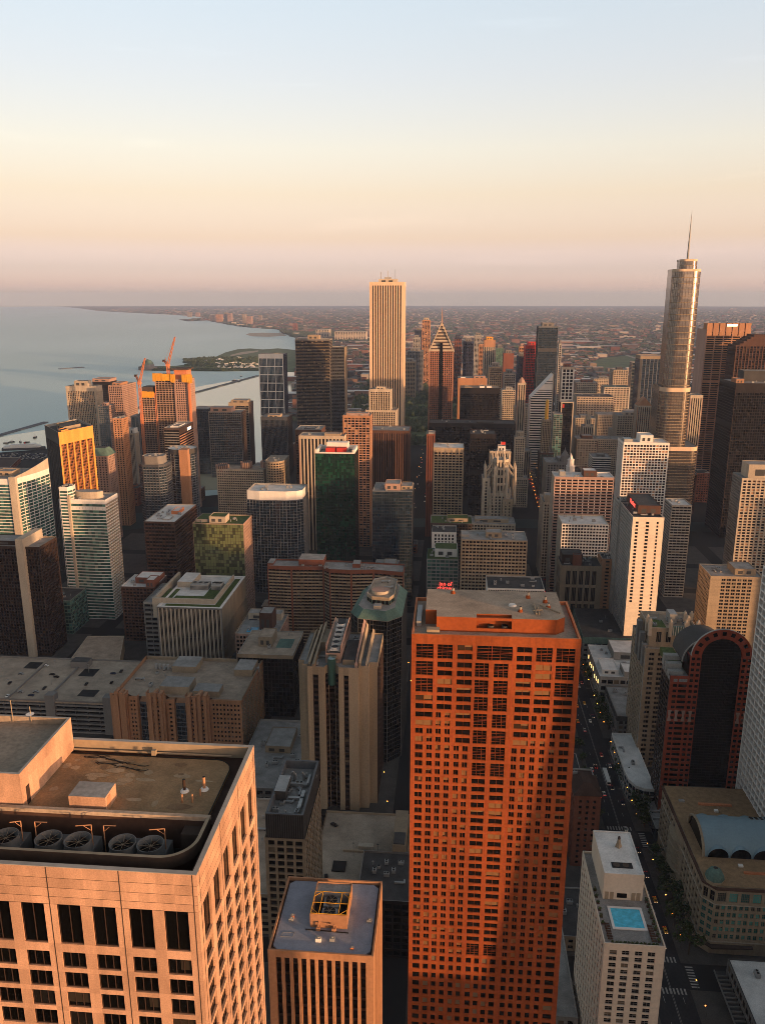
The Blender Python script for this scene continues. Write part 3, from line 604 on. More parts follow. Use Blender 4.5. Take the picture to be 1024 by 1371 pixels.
    # penthouse block, hut, pipes
    mb = MB(); px1, py0, py1, pz = -44.5, 72.72, 84.8, 265.2
    for j in range(7):
        for k in range(3):
            a, b = py0 + (py1 - py0) * j / 7, py0 + (py1 - py0) * (j + 1) / 7; c, d = zr + (pz - zr) * k / 3, zr + (pz - zr) * (k + 1) / 3
            mb.face([(px1, a, c), (px1, b, c), (px1, b, d), (px1, a, d)], 0)
            q = px1 - 1.77 * j; mb.face([(q - 1.77, py0, c), (q, py0, c), (q, py0, d), (q - 1.77, py0, d)], 0)
    bx = px1 - 12.4
    mb.face([(px1, py1, zr), (bx, py1, zr), (bx, py1, pz), (px1, py1, pz)], 0)
    oo = [(bx, py0), (px1, py0), (px1, py1), (bx, py1)]; ii = inset(oo, .3)
    for k in range(4):
        a, b, c, d = oo[k], oo[(k + 1) % 4], ii[(k + 1) % 4], ii[k]; mb.face([(*a, pz), (*b, pz), (*c, pz), (*d, pz)], 1); mb.face([(*d, pz), (*c, pz), (*c, pz - .9), (*d, pz - .9)], 2)
    mb.face([(*p, pz - .9) for p in ii], 2, .5); ph = mb.build('penthouse', ['marble', 'ltgrey', 'rooftan'], root)
    mb = MB(); mb.box(px1 - .02, px1 + .02, 73.6, 74.3, zr, zr + 2.2, 0); mb.build('door', ['dkbrown'], ph)
    for k, (ax, ay, h) in enumerate(((-53.5, 84.2, 2.4), (-51.5, 84.3, 2.2), (-49.2, 84.3, 1.5))):
        mb = MB(); mb.tube((ax, ay, pz - .6), (ax, ay, pz + h), .05, 0); 
        if k == 2: mb.cone((ax, ay - .1), .1, .5, pz + .4, pz + .55, 12, 1); 
        mb.build('antenna_mast', ['sand', 'white'], ph)
    mb = MB(); mb.box(-39.5, -35.45, 72.95, 75.7, zr, zr + 1.8, 0, top=1); ht = mb.build('stair_hut', ['marble', 'roofgrey'], root)
    mb = MB(); mb.box(-35.46, -35.42, 73.3, 74.1, zr, zr + 1.5, 0); mb.build('door', ['orange'], ht)
    for (qx, qy, h, mt) in ((-28.4, 77.4, 1.5, 'dkbrown'), (-26.3, 77.9, 1.6, 'orange')):
        mb = MB(); mb.cone((qx, qy), .5, .35, zr, zr + .25, 10, 1); mb.cone((qx, qy), .17, .17, zr + .2, zr + h, 10, 0, 2); mb.build('vent_pipe', [mt, 'white', 'rubber'], root)
    for (qx, qy, h) in ((-28.0, 75.4, 1.0), (-26.9, 75.5, 1.0), (-26.4, 76.8, .8)):
        mb = MB(); mb.tube((qx, qy, zr), (qx, qy, zr + h), .1, 0, 8); mb.build('standpipe', ['orange'], root)
    mb = MB(); mb.box(-34.6, -34.1, 84.1, 84.6, zr, zr + .7, 0); mb.build('roof_box', ['tan'], root)
marble_tower()

# ------------------------------------------------------------------ the red granite tower
def granite_tower():
    x0, x1, y0, y1, H = -9.2, 37.4, 210.6, 239.6, 223.2; Lw = x1 - x0
    root = thing('granite_tower', 'tall orange red granite tower with small square windows that widen towards its top', 'building', ((x0 + x1) / 2, (y0 + y1) / 2, 0))
    foot([(x0, y0), (x1, y1)])
    k = Lw / 833.0          # widths measured along the top edge of the photograph
    lo = [(22, 62), (80, 110), (127, 154), (173, 201), (222, 249), (266, 294), (318, 388), (412, 484), (516, 544), (562, 588), (610, 636), (658, 684), (706, 734), (756, 806)]
    up = [(22, 110), (130, 206), (228, 304), (325, 502), (522, 598), (617, 697), (715, 808)]
    rows = []; z = 220.2
    H1 = [(2, 5.0)]
    rects = []
    def add(c, za, zb, kd='w'): rects.append((c[0] * k, c[1] * k, za, zb, kd))
    fl = 2.62
    tops = [220.3 - fl * i for i in range(41)]       # residential storeys
    def w(c, i, n=1, kd='w'): add(c, tops[i + n - 1] - 1.72, tops[i], kd)
    for s, cols in ((0, (0, 1, 2)), (1, (6, 5, 4))):
        for q, c in enumerate(cols):
            cu = up[c]
            if q == 0:
                w(cu, 0, 2, 'b'); w(cu, 2, 2, 'b'); w(cu, 4, 2, 'b'); st = 6; en = 10
            elif q == 1:
                w(cu, 0, 2, 'b'); st = 2; en = 8
            else: st = 0; en = 12
            for i in range(st, en): w(cu, i)
            pr = {0: (0, 1), 1: (2, 3), 2: (4, 5)}[q]
            for i in range(en, 40):
                for c2 in pr: w(lo[c2] if s == 0 else lo[13 - c2], i)
    w(up[3], 0, 2, 'b')
    for c in (lo[6], lo[7]):
        i = 2
        while i < 16: w(c, i, 2, 'b'); i += 2
        while i < 38: w(c, i); i += 1
        w(c, 38, 2, 'b')
    zb = tops[39] - 2.2 - .6
    low = lo[:6] + [(318, 348), (364, 392), (408, 436), (452, 484)] + lo[8:]
    while zb > 60:
        for c in low: add(c, zb - 2.0, zb, 'o')
        zb -= 3.25
    mb = MB(); wn = rect_wall(mb, (x0, y0), (x1, y0), 58, H, rects, .26)
    st = [r for r in rects]
    we = rect_wall(mb, (x1, y0), (x1, y1), 58, H, [((c - 1) + j * 3.3 + .8, (c - 1) + j * 3.3 + 2.6, t - 1.72, t, 'w') for t in tops[::1] for j in range(8) for c in (1.4,)], .42)
    mb.face([(x1, y1, 0), (x0, y1, 0), (x0, y1, H), (x1, y1, H)], 0); mb.face([(x0, y1, 58), (x0, y0, 58), (x0, y0, H), (x0, y1, H)], 0); mb.box(x0, x1, y0, y1, 0, 58, 0)
    mb.build('wall', ['granite'], root)
    gr = MB()               # shallow joints between the bays and at every storey
    for c in (118, 214, 312, 506, 606, 705, 400): gr.box(x0 + c * k - .07, x0 + c * k + .07, y0 - .02, y0 + .02, 60, H - 3.0, 0)
    for c in (12, 818): gr.box(x0 + c * k - .07, x0 + c * k + .07, y0 - .02, y0 + .02, 60, H - 3.0, 0)
    for i in range(0, 41): gr.box(x0 + .8, x1 - .8, y0 - .012, y0 + .02, tops[i] - 1.72 - .30, tops[i] - 1.72 - .24, 0)
    gr.build('wall_joint', ['redgranite'], root)
    windows(root, wn + we, 'gl_oly', 'granite', (2, 1), (6, 6, 4, 2, 1, 2), spec={'b': ('gl_oly', (3, 5)), 'o': ('gl_dark', (1, 1))})
    roof(root, [(x0, y0), (x1, y0), (x1, y1), (x0, y1)], H, 'rooftan', 1.0, .6, 'rust')
    # stepped mechanical storey
    zr = H - 1.0; px0, px1, py0, py1, pz = x0 + 3.6, x1 - 3.7, y0 + 5.0, y1 - 1.6, zr + 4.4
    mb = MB(); W_ = px1 - px0
    parts = [(px0 + 3.2, px0 + W_ * .37, py0 - .0), (px0 + W_ * .37, px0 + W_ * .62, py0 + 3.0), (px0 + W_ * .62, px1 - 2.8, py0)]
    pl = [(px0, py0 + 5), (px0 + 3.2, py0 + 5), (px0 + 3.2, py0), (px0 + W_ * .37, py0), (px0 + W_ * .37, py0 + 3.0), (px0 + W_ * .62, py0 + 3.0), (px0 + W_ * .62, py0), (px1 - 2.6, py0), (px1, py0 + 2.4), (px1, py1), (px0, py1)]
    mb.prism(pl, zr, pz, 0, 1); a = px0 + W_ * .37; b = px0 + W_ * .62; mb.box(a, b, py0, py0 + .5, zr, zr + 1.2, 0); mb.box(a, b, py0, py0 + .6, pz - .8, pz, 0)
    ph = mb.build('penthouse', ['granite', 'rooftan'], root)
    for x in (a + 4, a + 8): mb = MB(); mb.cone((x, py0 + 1.8), .9, .9, zr, zr + 1.6, 12, 0, 1); mb.build('cooling_unit', ['dgrey', 'rubber'], root)
    for (fx, fy, h) in ((.20, .85, 1.7), (.77, .75, 1.9), (.89, .60, 2.0), (.69, .25, 1.5), (.90, .4, 1.6)):
        mb = MB(); mb.cone((px0 + W_ * fx, py0 + (py1 - py0) * fy), .75, .55, pz, pz + h * .5, 10, 0); mb.cone((px0 + W_ * fx, py0 + (py1 - py0) * fy), .4, .4, pz + h * .5, pz + h, 10, 1, 2); mb.build('vent_stack', ['granite', 'cream', 'rubber'], root)
    mb = MB(); mb.cone((px0 + W_ * .64, py0 + 10), 1.2, 1.0, pz, pz + .5, 16, 0); mb.build('satellite_dish', ['white'], root)
    mb = MB()
    for p, q in (((.80, 3, .5), (.80, 11, .5)), ((.78, 5, .6), (.85, 6, .6)), ((.84, 10, .5), (.97, 4, .5)), ((.82, 3, .4), (.82, 9, .4))): mb.tube((px0 + W_ * p[0], py0 + p[1], pz + p[2]), (px0 + W_ * q[0], py0 + q[1], pz + q[2]), .25, 0, 6)
    mb.build('roof_pipe', ['sand'], root)
    mb = MB(); mb.box(px0 - 2.6, px0 - 1.2, py0 + 3, py0 + 16, zr, zr + 1.6, 0); mb.build('air_duct', ['mechmetal'], root)
    mb = MB(); mb.box(px0 + .6, px0 + 4.2, py0 - 2.8, py0 - .6, zr, zr + 1.5, 0); mb.build('roof_box', ['sand'], root)
    # sloping masts of antennas behind
granite_tower()

# ------------------------------------------------------------------ ribbed tower with the blue-grey roof
def ribbed_tower():
    x0, x1, y0, y1, H = -41.4, -15.5, 161.8, 188.0, 160.0
    root = thing('ribbed_tower', 'tan tower with full height ribs and a blue grey roof holding an open fan house', 'building', ((x0 + x1) / 2, (y0 + y1) / 2, 0)); foot([(x0, y0), (x1, y1)])
    L_ = x1 - x0; n = 11; m = 1.5; bw = (L_ - 2 * m) / n; rects = [(m + i * bw + .35, m + (i + 1) * bw - .35, 40, H - 2.0) for i in range(n)]
    Lw = y1 - y0; bw2 = (Lw - 2 * m) / n; r2 = [(m + i * bw2 + .35, m + (i + 1) * bw2 - .35, 40, H - 2.0) for i in range(n)]
    mb = MB(); w1 = rect_wall(mb, (x0, y0), (x1, y0), 30, H, rects, 1.1); w2 = rect_wall(mb, (x1, y0), (x1, y1), 30, H, r2, 1.1); w3 = rect_wall(mb, (x0, y1), (x0, y0), 30, H, r2, 1.1)
    mb.face([(x1, y1, 0), (x0, y1, 0), (x0, y1, H), (x1, y1, H)], 0); mb.box(x0, x1, y0, y1, 0, 30, 0); mb.build('wall', ['orange'], root)
    for (p, u, w, h, k) in w1 + w2 + w3:      # a strip of storeys behind each gap
        me = WIN.get(('strip', round(w, 2)))
        if me is None:
            q = MB(); z = -h / 2; q.face([(-w / 2, 0, h / 2 - 2.2), (w / 2, 0, h / 2 - 2.2), (w / 2, 0, h / 2), (-w / 2, 0, h / 2)], 1)
            while z < h / 2 - 2.3:
                e = min(z + 3.2, h / 2 - 2.2); q.face([(-w / 2, 0, z), (w / 2, 0, z), (w / 2, 0, z + .8), (-w / 2, 0, z + .8)], 1); q.face([(-w / 2, 0, z + .8), (w / 2, 0, z + .8), (w / 2, 0, e), (-w / 2, 0, e)], 0); z = e
            me = q.mesh('window_strip', ['gl_dark', 'dkbrown']); WIN[('strip', round(w, 2))] = me
        inst(me, 'window_strip', root, p, math.atan2(u.y, u.x))
    o = [(x0, y0), (x1, y0), (x1, y1), (x0, y1)]; roof(root, o, H, 'tilebrown', 1.0, .45, 'orange')
    i1 = inset(o, .9); c = 1.3; pl = []
    for k in range(4):
        p = Vector(i1[k]); a = (Vector(i1[k - 1]) - p).normalized(); b = (Vector(i1[(k + 1) % 4]) - p).normalized(); pl += [tuple(p + a * c), tuple(p + b * c)]
    mb = MB(); mb.prism(pl, H - 1.1, H - .55, 0); mb.build('roof_membrane', ['roofblue'], root); zr = H - .55
    fx0, fx1, fy0, fy1 = -32.4, -23.0, 170.6, 178.6; zt = zr + 4.0
    mb = MB(); t = .25
    mb.box(fx0, fx1, fy0, fy0 + t, zr, zt, 0); mb.box(fx0, fx1, fy1 + 4 - t, fy1 + 4, zr, zt, 0); mb.box(fx0, fx0 + t, fy0 + t, fy1 + 4 - t, zr, zt, 0); mb.box(fx1 - t, fx1, fy0 + t, fy1 + 4 - t, zr, zt, 0)
    mb.face([(fx0 + t, fy0 + t, zr + .6), (fx1 - t, fy0 + t, zr + .6), (fx1 - t, fy1, zr + .6), (fx0 + t, fy1, zr + .6)], 1); mb.box(fx0 + t, fx1 - t, fy1, fy1 + 4 - t, zr, zt - .4, 2)
    fh = mb.build('fan_house', ['orange', 'rubber', 'roofgrey'], root)
    mb = MB()
    for x in (fx0 + .15, fx0 + 2.2, fx1 - 2.2, fx1 - .15): mb.tube((x, fy0 + .1, zt + .1), (x, fy1, zt + .1), .1, 0, 5)
    for y in (fy0 + .15, (fy0 + fy1) / 2, fy1): mb.tube((fx0 + .1, y, zt + .12), (fx1 - .1, y, zt + .12), .1, 0, 5)
    for a, b in (((fx0, fy0 + 2), (fx0 + 2.2, fy0)), ((fx1, fy0 + 2), (fx1 - 2.2, fy0)), ((fx0, fy1 - 2), (fx0 + 2.2, fy1)), ((fx1, fy1 - 2), (fx1 - 2.2, fy1))): mb.tube((*a, zt + .12), (*b, zt + .12), .08, 0, 5)
    mb.build('steel_frame', ['yellow'], fh)
    for y in (fy0 + 2, fy0 + 6):
        mb = MB(); mb.box(fx0 + 2.7, fx1 - 2.7, y - 1.7, y + 1.7, zr + .7, zt - 1.2, 0); mb.cone(((fx0 + fx1) / 2, y), 1.5, 1.5, zt - 1.2, zt - .5, 16, 1, 2)
        for k in range(6): a = k * math.pi / 3; mb.tube(((fx0 + fx1) / 2, y, zt - .45), ((fx0 + fx1) / 2 + 1.5 * math.cos(a), y + 1.5 * math.sin(a), zt - .45), .06, 1, 4)
        mb.build('cooling_unit', ['mechmetal', 'tan', 'rubber'], root)
    for x in (-30.2, -26.2):
        mb = MB(); mb.box(x - .5, x + .5, fy0 - 1.3, fy0 - .3, zr, zr + .9, 0); mb.tube((x, fy0 - .8, zr + .8), (x, fy0 - .8, zr + 1.9), .16, 0, 6); mb.tube((x, fy0 - .8, zr + 1.85), (x - (1.9 if x > -28 else 0), fy0 - .8 + (0 if x > -28 else .8), zr + 1.85), .16, 0, 6); mb.build('vent_pipe', ['orange'], root)
    for (x, y, s) in ((-29.6, 166.2, .7), (-37.6, 172.4, .55), (-37.5, 173.6, .5), (-17.6, 173.5, .6), (-29.8, 183.6, .55), (-25.3, 183.3, .5), (-26.2, 166.6, .6), (-21.0, 164.3, .4), (-30.3, 181.2, .5)):
        mb = MB(); mb.box(x - s, x + s, y - s * .8, y + s * .8, zr, zr + s * 1.5, 0, top=1); mb.cone((x, y), s * .5, s * .5, zr + s * 1.5, zr + s * 1.9, 8, 1); mb.build('roof_hatch', [random.choice(('white', 'rust', 'mechmetal')), 'ltgrey'], root)
    mb = MB()
    for a, b in (((-39, 168.3), (-36, 168.5)), ((-36, 168.5), (-36.2, 166.9)), ((-39.2, 166.8), (-36.2, 166.9)), ((-39, 168.3), (-39.2, 166.8))): mb.tube((*a, zr + .04), (*b, zr + .04), .05, 0, 4)
    mb.tube((-33.5, 169.6, zr + .15), (-22.5, 169.2, zr + .15), .14, 1, 5)
    mb.build('roof_cable', ['ltgrey', 'rubber'], root)
ribbed_tower()
# ------------------------------------------------------------------ styles
grid = ST(bay=3.4, fl=3.2, p=.36, sp=.42, d=.55)
S_cream = grid.but(wall='cream'); S_sand = grid.but(wall='sand'); S_grey = grid.but(wall='grey'); S_white = grid.but(wall='white'); S_pink = grid.but(wall='pink', d=.7); S_orange = grid.but(wall='orange')
S_band = ST(bay=3.2, fl=3.3, p=.06, sp=.40, d=.24, pd=.2, wall='white', pier='dgrey', glass='gl_green', corner=.3)
S_rib = ST(bay=2.6, fl=3.4, p=.45, sp=.30, d=1.0, sd=.8, wall='cream', span='dkbrown', glass='gl_dark', corner=1.2, top=3)
S_cw = ST(bay=1.9, fl=3.3, p=.09, sp=.10, d=.22, sd=.06, wall='ltgrey', glass='gl_dark', corner=.2, top=1.2)
S_black = ST(bay=1.8, fl=3.6, p=.16, sp=.26, d=.35, sd=.2, wall='black', span='black', glass='gl_black', corner=.6, top=3, mech=(0, 14, 15))
S_dk = ST(bay=3.2, fl=3.3, p=.22, sp=.38, d=.5, wall='darkbrick', glass='gl_dark')
NB = 'building'
# ------------------------------------------------------------------ east side, near the lake
p, H = fbox(-48, 20, 640, 760, 34); a, b = p[0], p[1]
curve = [(b[0] + 9 * math.sin(t) - 0.0 * t, b[1] + 6 + 26 * (1 - math.cos(t)) + 30 * t / 1.6) for t in [i * .2 for i in range(1, 8)]]
r_ = tower('glass_tower', 'green glass tower with white bands, a pale fin and a roof sweeping up', [a, b] + curve + [(a[0], curve[-1][1])], H, S_band.but(top=6, glass='gl_green', bay=3.6, sp=.22), pents=((.35, .7, .3, .7, 5, 'sand'),), par=1.5)
mb = MB(); mb.box(b[0] - 5.5, b[0] + 1.2, b[1] - 1.6, b[1] + 2.5, 0, H + 2, 0); mb.build('fin', ['cream'], r_)
mb = MB(); cc = [b] + curve; q = inset([a] + cc + [(a[0], curve[-1][1])], .8)
for i in range(len(cc) - 1):
    h0, h1 = 2 + 9 * (i / 7) ** 1.2, 2 + 9 * ((i + 1) / 7) ** 1.2; A_, B_, C2, D2 = cc[i], cc[i + 1], q[i + 2], q[i + 1]
    mb.face([(*A_, H), (*B_, H), (*B_, H + h1), (*A_, H + h0)]); mb.face([(*B_, H), (*A_, H), (*D2, H), (*C2, H)]); mb.face([(*C2, H), (*D2, H), (*D2, H + h0), (*C2, H + h1)]); mb.face([(*A_, H + h0), (*B_, H + h1), (*C2, H + h1), (*D2, H + h0)])
mb.build('sweeping_parapet', ['cream'], r_)
r_ = T('apartment_tower', 'dark brown apartment tower split by one full height cream fin', (-38, 53, 730, 650, 32), ST(bay=2.6, fl=3.1, p=.22, sp=.3, d=.5, wall='dkbrown', span='black', glass='gl_brown', corner=.6, top=2.5), mat='roofgrey', pents=((.05, .62, .2, .8, 4, 'dkbrown'),), cop='sand')
pb, H = fbox(23, 33, 722, 650, 30); mb = MB(); mb.box(pb[0][0], pb[1][0], 646.5, 682, 0, H + 1.0, 0); mb.build('fin', ['cream'], r_)
# golden tower, turned: sun glow and east shade put into its wall colours
gp_ = quadpx([(60, 569), (78.5, 579), (124.5, 569.5)], 172)
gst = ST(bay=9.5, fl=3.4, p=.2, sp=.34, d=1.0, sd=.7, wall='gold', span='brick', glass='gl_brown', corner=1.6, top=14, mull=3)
r_ = tower('gold_tower', 'gold faced tower of vertical ribs with painted sun glow beside the harbor', gp_, 172, gst, eastst=gst.but(wall='dgrey', pier='dgrey', span='black', glass='gl_black', bay=7.5, topmat='dgrey'), par=3, mat='roofdark', pents=((.25, .75, .25, .75, 5, 'tan'), (.76, .95, .1, .3, 4, 'gold')))
r_ = T('glass_tower', 'pale banded green glass tower with curved balconies and an oval white roof drum', (79, 141, 668, 740, 30), S_band.but(fl=3.15, sp=.22, glass='gl_green', top=4.5, mech=(1,), span='white'), westst=S_band.but(fl=3.15, bay=5, p=.16, sp=.3, pd=0, d=1.4, wall='cream', pier='cream', top=4.5), mat='roofgrey')
A_ = [c for c in fbox(79, 141, 668, 740, 30)[0]]; H = fbox(79, 141, 668, 740, 30)[1]
mb = MB(); cx, cy = A_[0][0] * .45 + A_[1][0] * .55, 752
mb.prism([(cx + 14 * math.cos(t), cy + 6 * math.sin(t)) for t in [i * math.pi / 12 for i in range(24)]], H - 1, H + 6, 0, 1); mb.build('roof_drum', ['cream', 'roofgrey'], r_)
pb, hb = fbox(79, 90, 652, 738.5, 16); tower('', '', [pb[0], pb[1], (pb[1][0] + 2.5, 745), (pb[1][0] + 2, 752), pb[3]], hb, S_band.but(fl=3.15, glass='gl_green', top=4), root=r_, part='side_wing', mat='roofdark')
pb, hb = fbox(89.5, 92, 661, 738, 3); mb = MB(); mb.box(pb[0][0], pb[1][0] + .4, 738, 741, 0, H + 4, 0); mb.build('fin', ['cream'], r_)
T('glass_office', 'low teal glass office with a bright blue panel on its roof', (52, 94, 803, 700, 36), ST(bay=3, fl=3.8, p=.08, sp=.25, d=.3, sd=.1, wall='copper', glass='gl_teal', corner=.3), mat='roofdark', units=3, pents=((.2, .5, .3, .6, .8, 'paleblue'),))
T('apartment_tower', 'cream apartment tower of thin vertical ribs standing alone against the lake', (88, 128, 517, 1250, 26), ST(bay=2.7, fl=3, p=.34, sp=.3, d=.8, sd=.35, wall='cream', span='sand', glass='gl_warm', corner=2.2, top=8), pents=((.25, .7, .2, .8, 9, 'cream'),))
T('apartment_tower', 'near black tower with a brown roof box behind the cream ribbed tower', (124, 147, 511, 1500, 34), S_black, pents=((0.0, 1, .0, 1, 6, 'pink'),), par=.5)
T('apartment_tower', 'square grid apartment tower whose upper half glows orange by the lake', (145, 164, 516, 1350, 62), ST(bay=3.3, fl=3.1, p=.3, sp=.36, d=.6, wall='pink', glass='gl_dark'), pents=((.2, .8, .1, .6, 5, 'orange'),))
T('apartment_tower', 'slim blue grey tower with rust coloured strips in front of the grid tower', (131, 146, 543, 1200, 22), ST(bay=3, fl=3.1, p=.2, sp=.3, d=.4, wall='bluegrey', glass='gl_blue'), westst=ST(bay=3, fl=3.1, p=.3, sp=.4, d=.4, wall='pink'), pents=((.3, .8, .2, .8, 5, 'pink'),))
T('apartment_tower', 'very narrow tan slab catching orange sun between bigger towers', (151, 164, 560, 1080, 20), ST(bay=4.5, fl=3, p=.5, sp=.4, d=.5, wall='orange'), par=.8)  # orange sun put into the tan slab's wall colour
r_ = T('apartment_building', 'pink stone apartment block with a green hipped metal roof', (117, 145, 610, 1000, 26), ST(bay=4.2, fl=3.2, p=.5, sp=.45, d=.5, wall='pink', corner=2), rooft=False)
pb, hb = fbox(117, 145, 610, 1000, 26); mb = MB(); q = inset(pb, -.6); q2 = inset(pb, 6)
for i in range(4): mb.face([(*q[i], hb), (*q[(i + 1) % 4], hb), (*q2[(i + 1) % 4], hb + 9), (*q2[i], hb + 9)], 0)
mb.face([(*x, hb + 9) for x in q2], 1); mb.build('roof', ['copper', 'roofdark'], r_)
T('apartment_tower', 'small pale blue tower of thin ribs with a white roof box', (161, 180, 580, 1250, 20), S_rib.but(wall='ltgrey', span='bluegrey', glass='gl_blue', bay=2.2), pents=((.5, 1, 0, .8, 9, 'white'),))
T('apartment_tower', 'grey framed dark tower beside the crane mast', (175, 192, 557, 1300, 24), ST(bay=7, fl=3, p=.3, sp=.2, d=.6, sd=.5, wall='coolgrey', span='slate', glass='gl_blue', corner=1.5), pents=((.6, 1, .2, .8, 6, 'bluegrey'),))
# tower under construction
cst = ST(bay=4.6, fl=3.2, p=.14, sp=.22, d=1.6, pd=.2, wall='rust', span='pink', pier='tan', glass='dkbrown', corner=.6, top=.6)
pb, hb = fbox(207, 233, 503, 1165, 36)
r_ = tower('unfinished_tower', 'unfinished concrete tower wrapped in yellow screens under two tower cranes', pb, hb, cst, mat='dgrey', par=.6)
pc, hc = fbox(188, 207.5, 526, 1165, 36); tower('', '', pc, hc, cst, root=r_, part='lower_block', mat='dgrey', par=.6)
pd, hd = fbox(233, 251, 508, 1163, 34); tower('', '', pd, hd, ST(bay=3.4, fl=3.2, p=.4, sp=.4, d=.7, wall='pink', corner=2), root=r_, part='core_block', mat='dgrey', par=.6)
pe, he = fbox(250.5, 253.5, 500, 1160, 26); mb = MB(); mb.box(pe[0][0], pe[1][0], 1160, 1163, 0, he - 12, 0); mb.build('hoist_shaft', ['rust'], r_)
for (xa, xb, ya, D_, dz) in ((204, 229, 500, 1161, 11), (188.5, 206, 524, 1161, 9), (228, 234, 501, 1160, 12), (243, 257, 501, 1158, 13)):
    q, h = fbox(xa, xb, ya, D_, 3); mb = MB(); n = 6
    for i in range(n):
        xa_, xb_ = q[0][0] + (q[1][0] - q[0][0]) * i / n, q[0][0] + (q[1][0] - q[0][0]) * (i + 1) / n; mb.box(xa_ + .1, xb_ - .1, D_ - random.uniform(0, .6), D_ + 1.2, h - dz * random.uniform(.85, 1.05), h + random.uniform(-.6, .6), 0, bottom=True)
    mb.build('safety_screen', ['yellow'], r_)
q, h = fbox(233, 250, 497, 1166, 20); mb = MB(); mb.box(q[0][0], q[1][0], 1166, 1186, hd - 1, h + 2, 0); mb.box(q[0][0] - 3, q[1][0] + 3, 1163, 1190, h + 2, h + 4, 1, bottom=True); mb.build('formwork_deck', ['rust', 'darkbrick'], r_)
q, h = fbox(190, 205, 518, 1168, 18); mb = MB(); mb.box(q[0][0], q[1][0], 1168, 1190, hc - 1, h, 0); mb.build('formwork_deck', ['darkbrick'], r_)
def crane(label, base, mast_top, tip, tail, D):
    a = aty(*base, D); m = aty(*mast_top, D); t = aty(*tip, D - 6); b = aty(*tail, D + 4)
    z0 = max(0, a.z); root = thing('tower_crane', label, 'crane', (m.x, D, 0))
    mb = MB(); w = 1.5; n = max(4, int((m.z - z0) / 6)); zs = [z0 + (m.z - z0) * i / n for i in range(n + 1)]; cs = [(-w, -w), (w, -w), (w, w), (-w, w)]
    for c in cs: mb.tube((m.x + c[0], D + c[1], z0), (m.x + c[0], D + c[1], m.z), .45, 0, 4)
    for i in range(n):
        for k in range(4):
            c, d = cs[k], cs[(k + 1) % 4]; mb.tube((m.x + c[0], D + c[1], zs[i]), (m.x + d[0], D + d[1], zs[i + 1]), .28, 0, 4)
    if z0 > 0: mb.box(m.x - w, m.x + w, D - w, D + w, 0, z0, 0)
    mb.build('mast', ['rust'], root)
    def boom(p, q, s0, s1, name):
        mb = MB(); d = (q - p); u = d.normalized(); s = u.cross(Vector((0, 1, 0))).normalized(); k = Vector((0, 1, 0)); n = 8
        cor = [(s * 1 + k * 1), (s * 1 - k * 1), (s * -1 - k * 1), (s * -1 + k * 1)]
        for c in cor: mb.tube(p + c * s0, q + c * s1, .4, 0, 4)
        for i in range(n):
            f0, f1 = i / n, (i + 1) / n
            for j in range(4): mb.tube(p + d * f0 + cor[j] * (s0 + (s1 - s0) * f0), p + d * f1 + cor[(j + 1) % 4] * (s0 + (s1 - s0) * f1), .22, 0, 4)
        mb.build(name, ['rust'], root)
    boom(m, t, 1.4, .6, 'jib'); boom(m, b, 1.1, .9, 'counter_jib')
    mb = MB(); mb.box(b.x - 2, b.x + 2, b.y - 1.5, b.y + 1.5, b.z - 2.5, b.z + .5, 0, bottom=True); mb.build('counterweight', ['darkbrick'], root)
    mb = MB(); mb.box(m.x - 2.2, m.x + 2.2, D - 3, D + 3, m.z - 1.5, m.z + 1.5, 0, bottom=True); mb.build('cab', ['rust'], root)
    mb = MB(); ap = m + Vector((-3, 0, 10)); mb.tube(m, ap, .4, 0, 4); mb.tube(ap, t, .12, 0, 3); mb.tube(ap, b, .12, 0, 3); mb.build('stay_cable', ['rust'], root)
crane('orange luffing crane rising from the top of the unfinished tower', (225, 508), (225, 489), (234.5, 451), (219.5, 482), 1170)
crane('orange luffing crane on a long mast beside the unfinished tower', (194, 604), (187, 513), (194.5, 479.5), (182, 502), 1150)
# around the unfinished tower
r_ = T('office_tower', 'dark banded office tower with one lit white sign high on its side', (219, 240, 573, 1080, 62), ST(bay=4, fl=3.6, p=.08, sp=.36, d=.6, pd=.5, wall='darkbrick', span='grey', pier='dkbrown', glass='gl_black', corner=.3, top=3), westst=ST(bay=4, fl=3.6, p=.08, sp=.36, d=.6, pd=.5, wall='dkbrown', span='orange', pier='dkbrown', glass='gl_brown', corner=.3, top=9), eastst='plain', mat='roofgrey', pents=((.25, .75, .2, .7, 1.6, 'white'),))
q, h = fbox(219, 240, 573, 1080, 62); X = q[1][0] + .15
sg = MB()
for i, dy in enumerate((34, 40, 46)):
    sg.box(X, X + .4, 1080 + dy, 1080 + dy + 1.3, h - 8.5, h - 4.5, 0, bottom=True); sg.box(X, X + .4, 1080 + dy + 1.31, 1080 + dy + 4.5, h - 5.5, h - 4.5, 0, bottom=True); sg.box(X, X + .4, 1080 + dy + 3.2, 1080 + dy + 4.5, h - 8.5, h - 5.52, 0, bottom=True)
sg.build('lit_sign', ['signwhite'], r_)
q, h = fbox(183, 220, 622, 900, 30); x0, x1 = q[0][0], q[1][0]; c_ = 7
oc = [(x0 + c_, 900), (x1 - c_, 900), (x1, 900 + c_), (x1, 930 - c_), (x1 - c_, 930), (x0 + c_, 930), (x0, 930 - c_), (x0, 900 + c_)]
r_ = tower('apartment_tower', 'eight sided dark brick tower with a stepped grey crown', oc, h, ST(bay=3.4, fl=3.1, p=.22, sp=.24, d=.5, wall='slate', span='coolgrey', glass='gl_blue', corner=.3, top=3, topmat='slate'))
tower('', '', inset(oc, 4), h + 9, ST(bay=30, fl=20, p=1, sp=1, d=.1, wall='grey', corner=.1, top=3), z0=h - 1, root=r_, part='crown', mat='roofgrey')
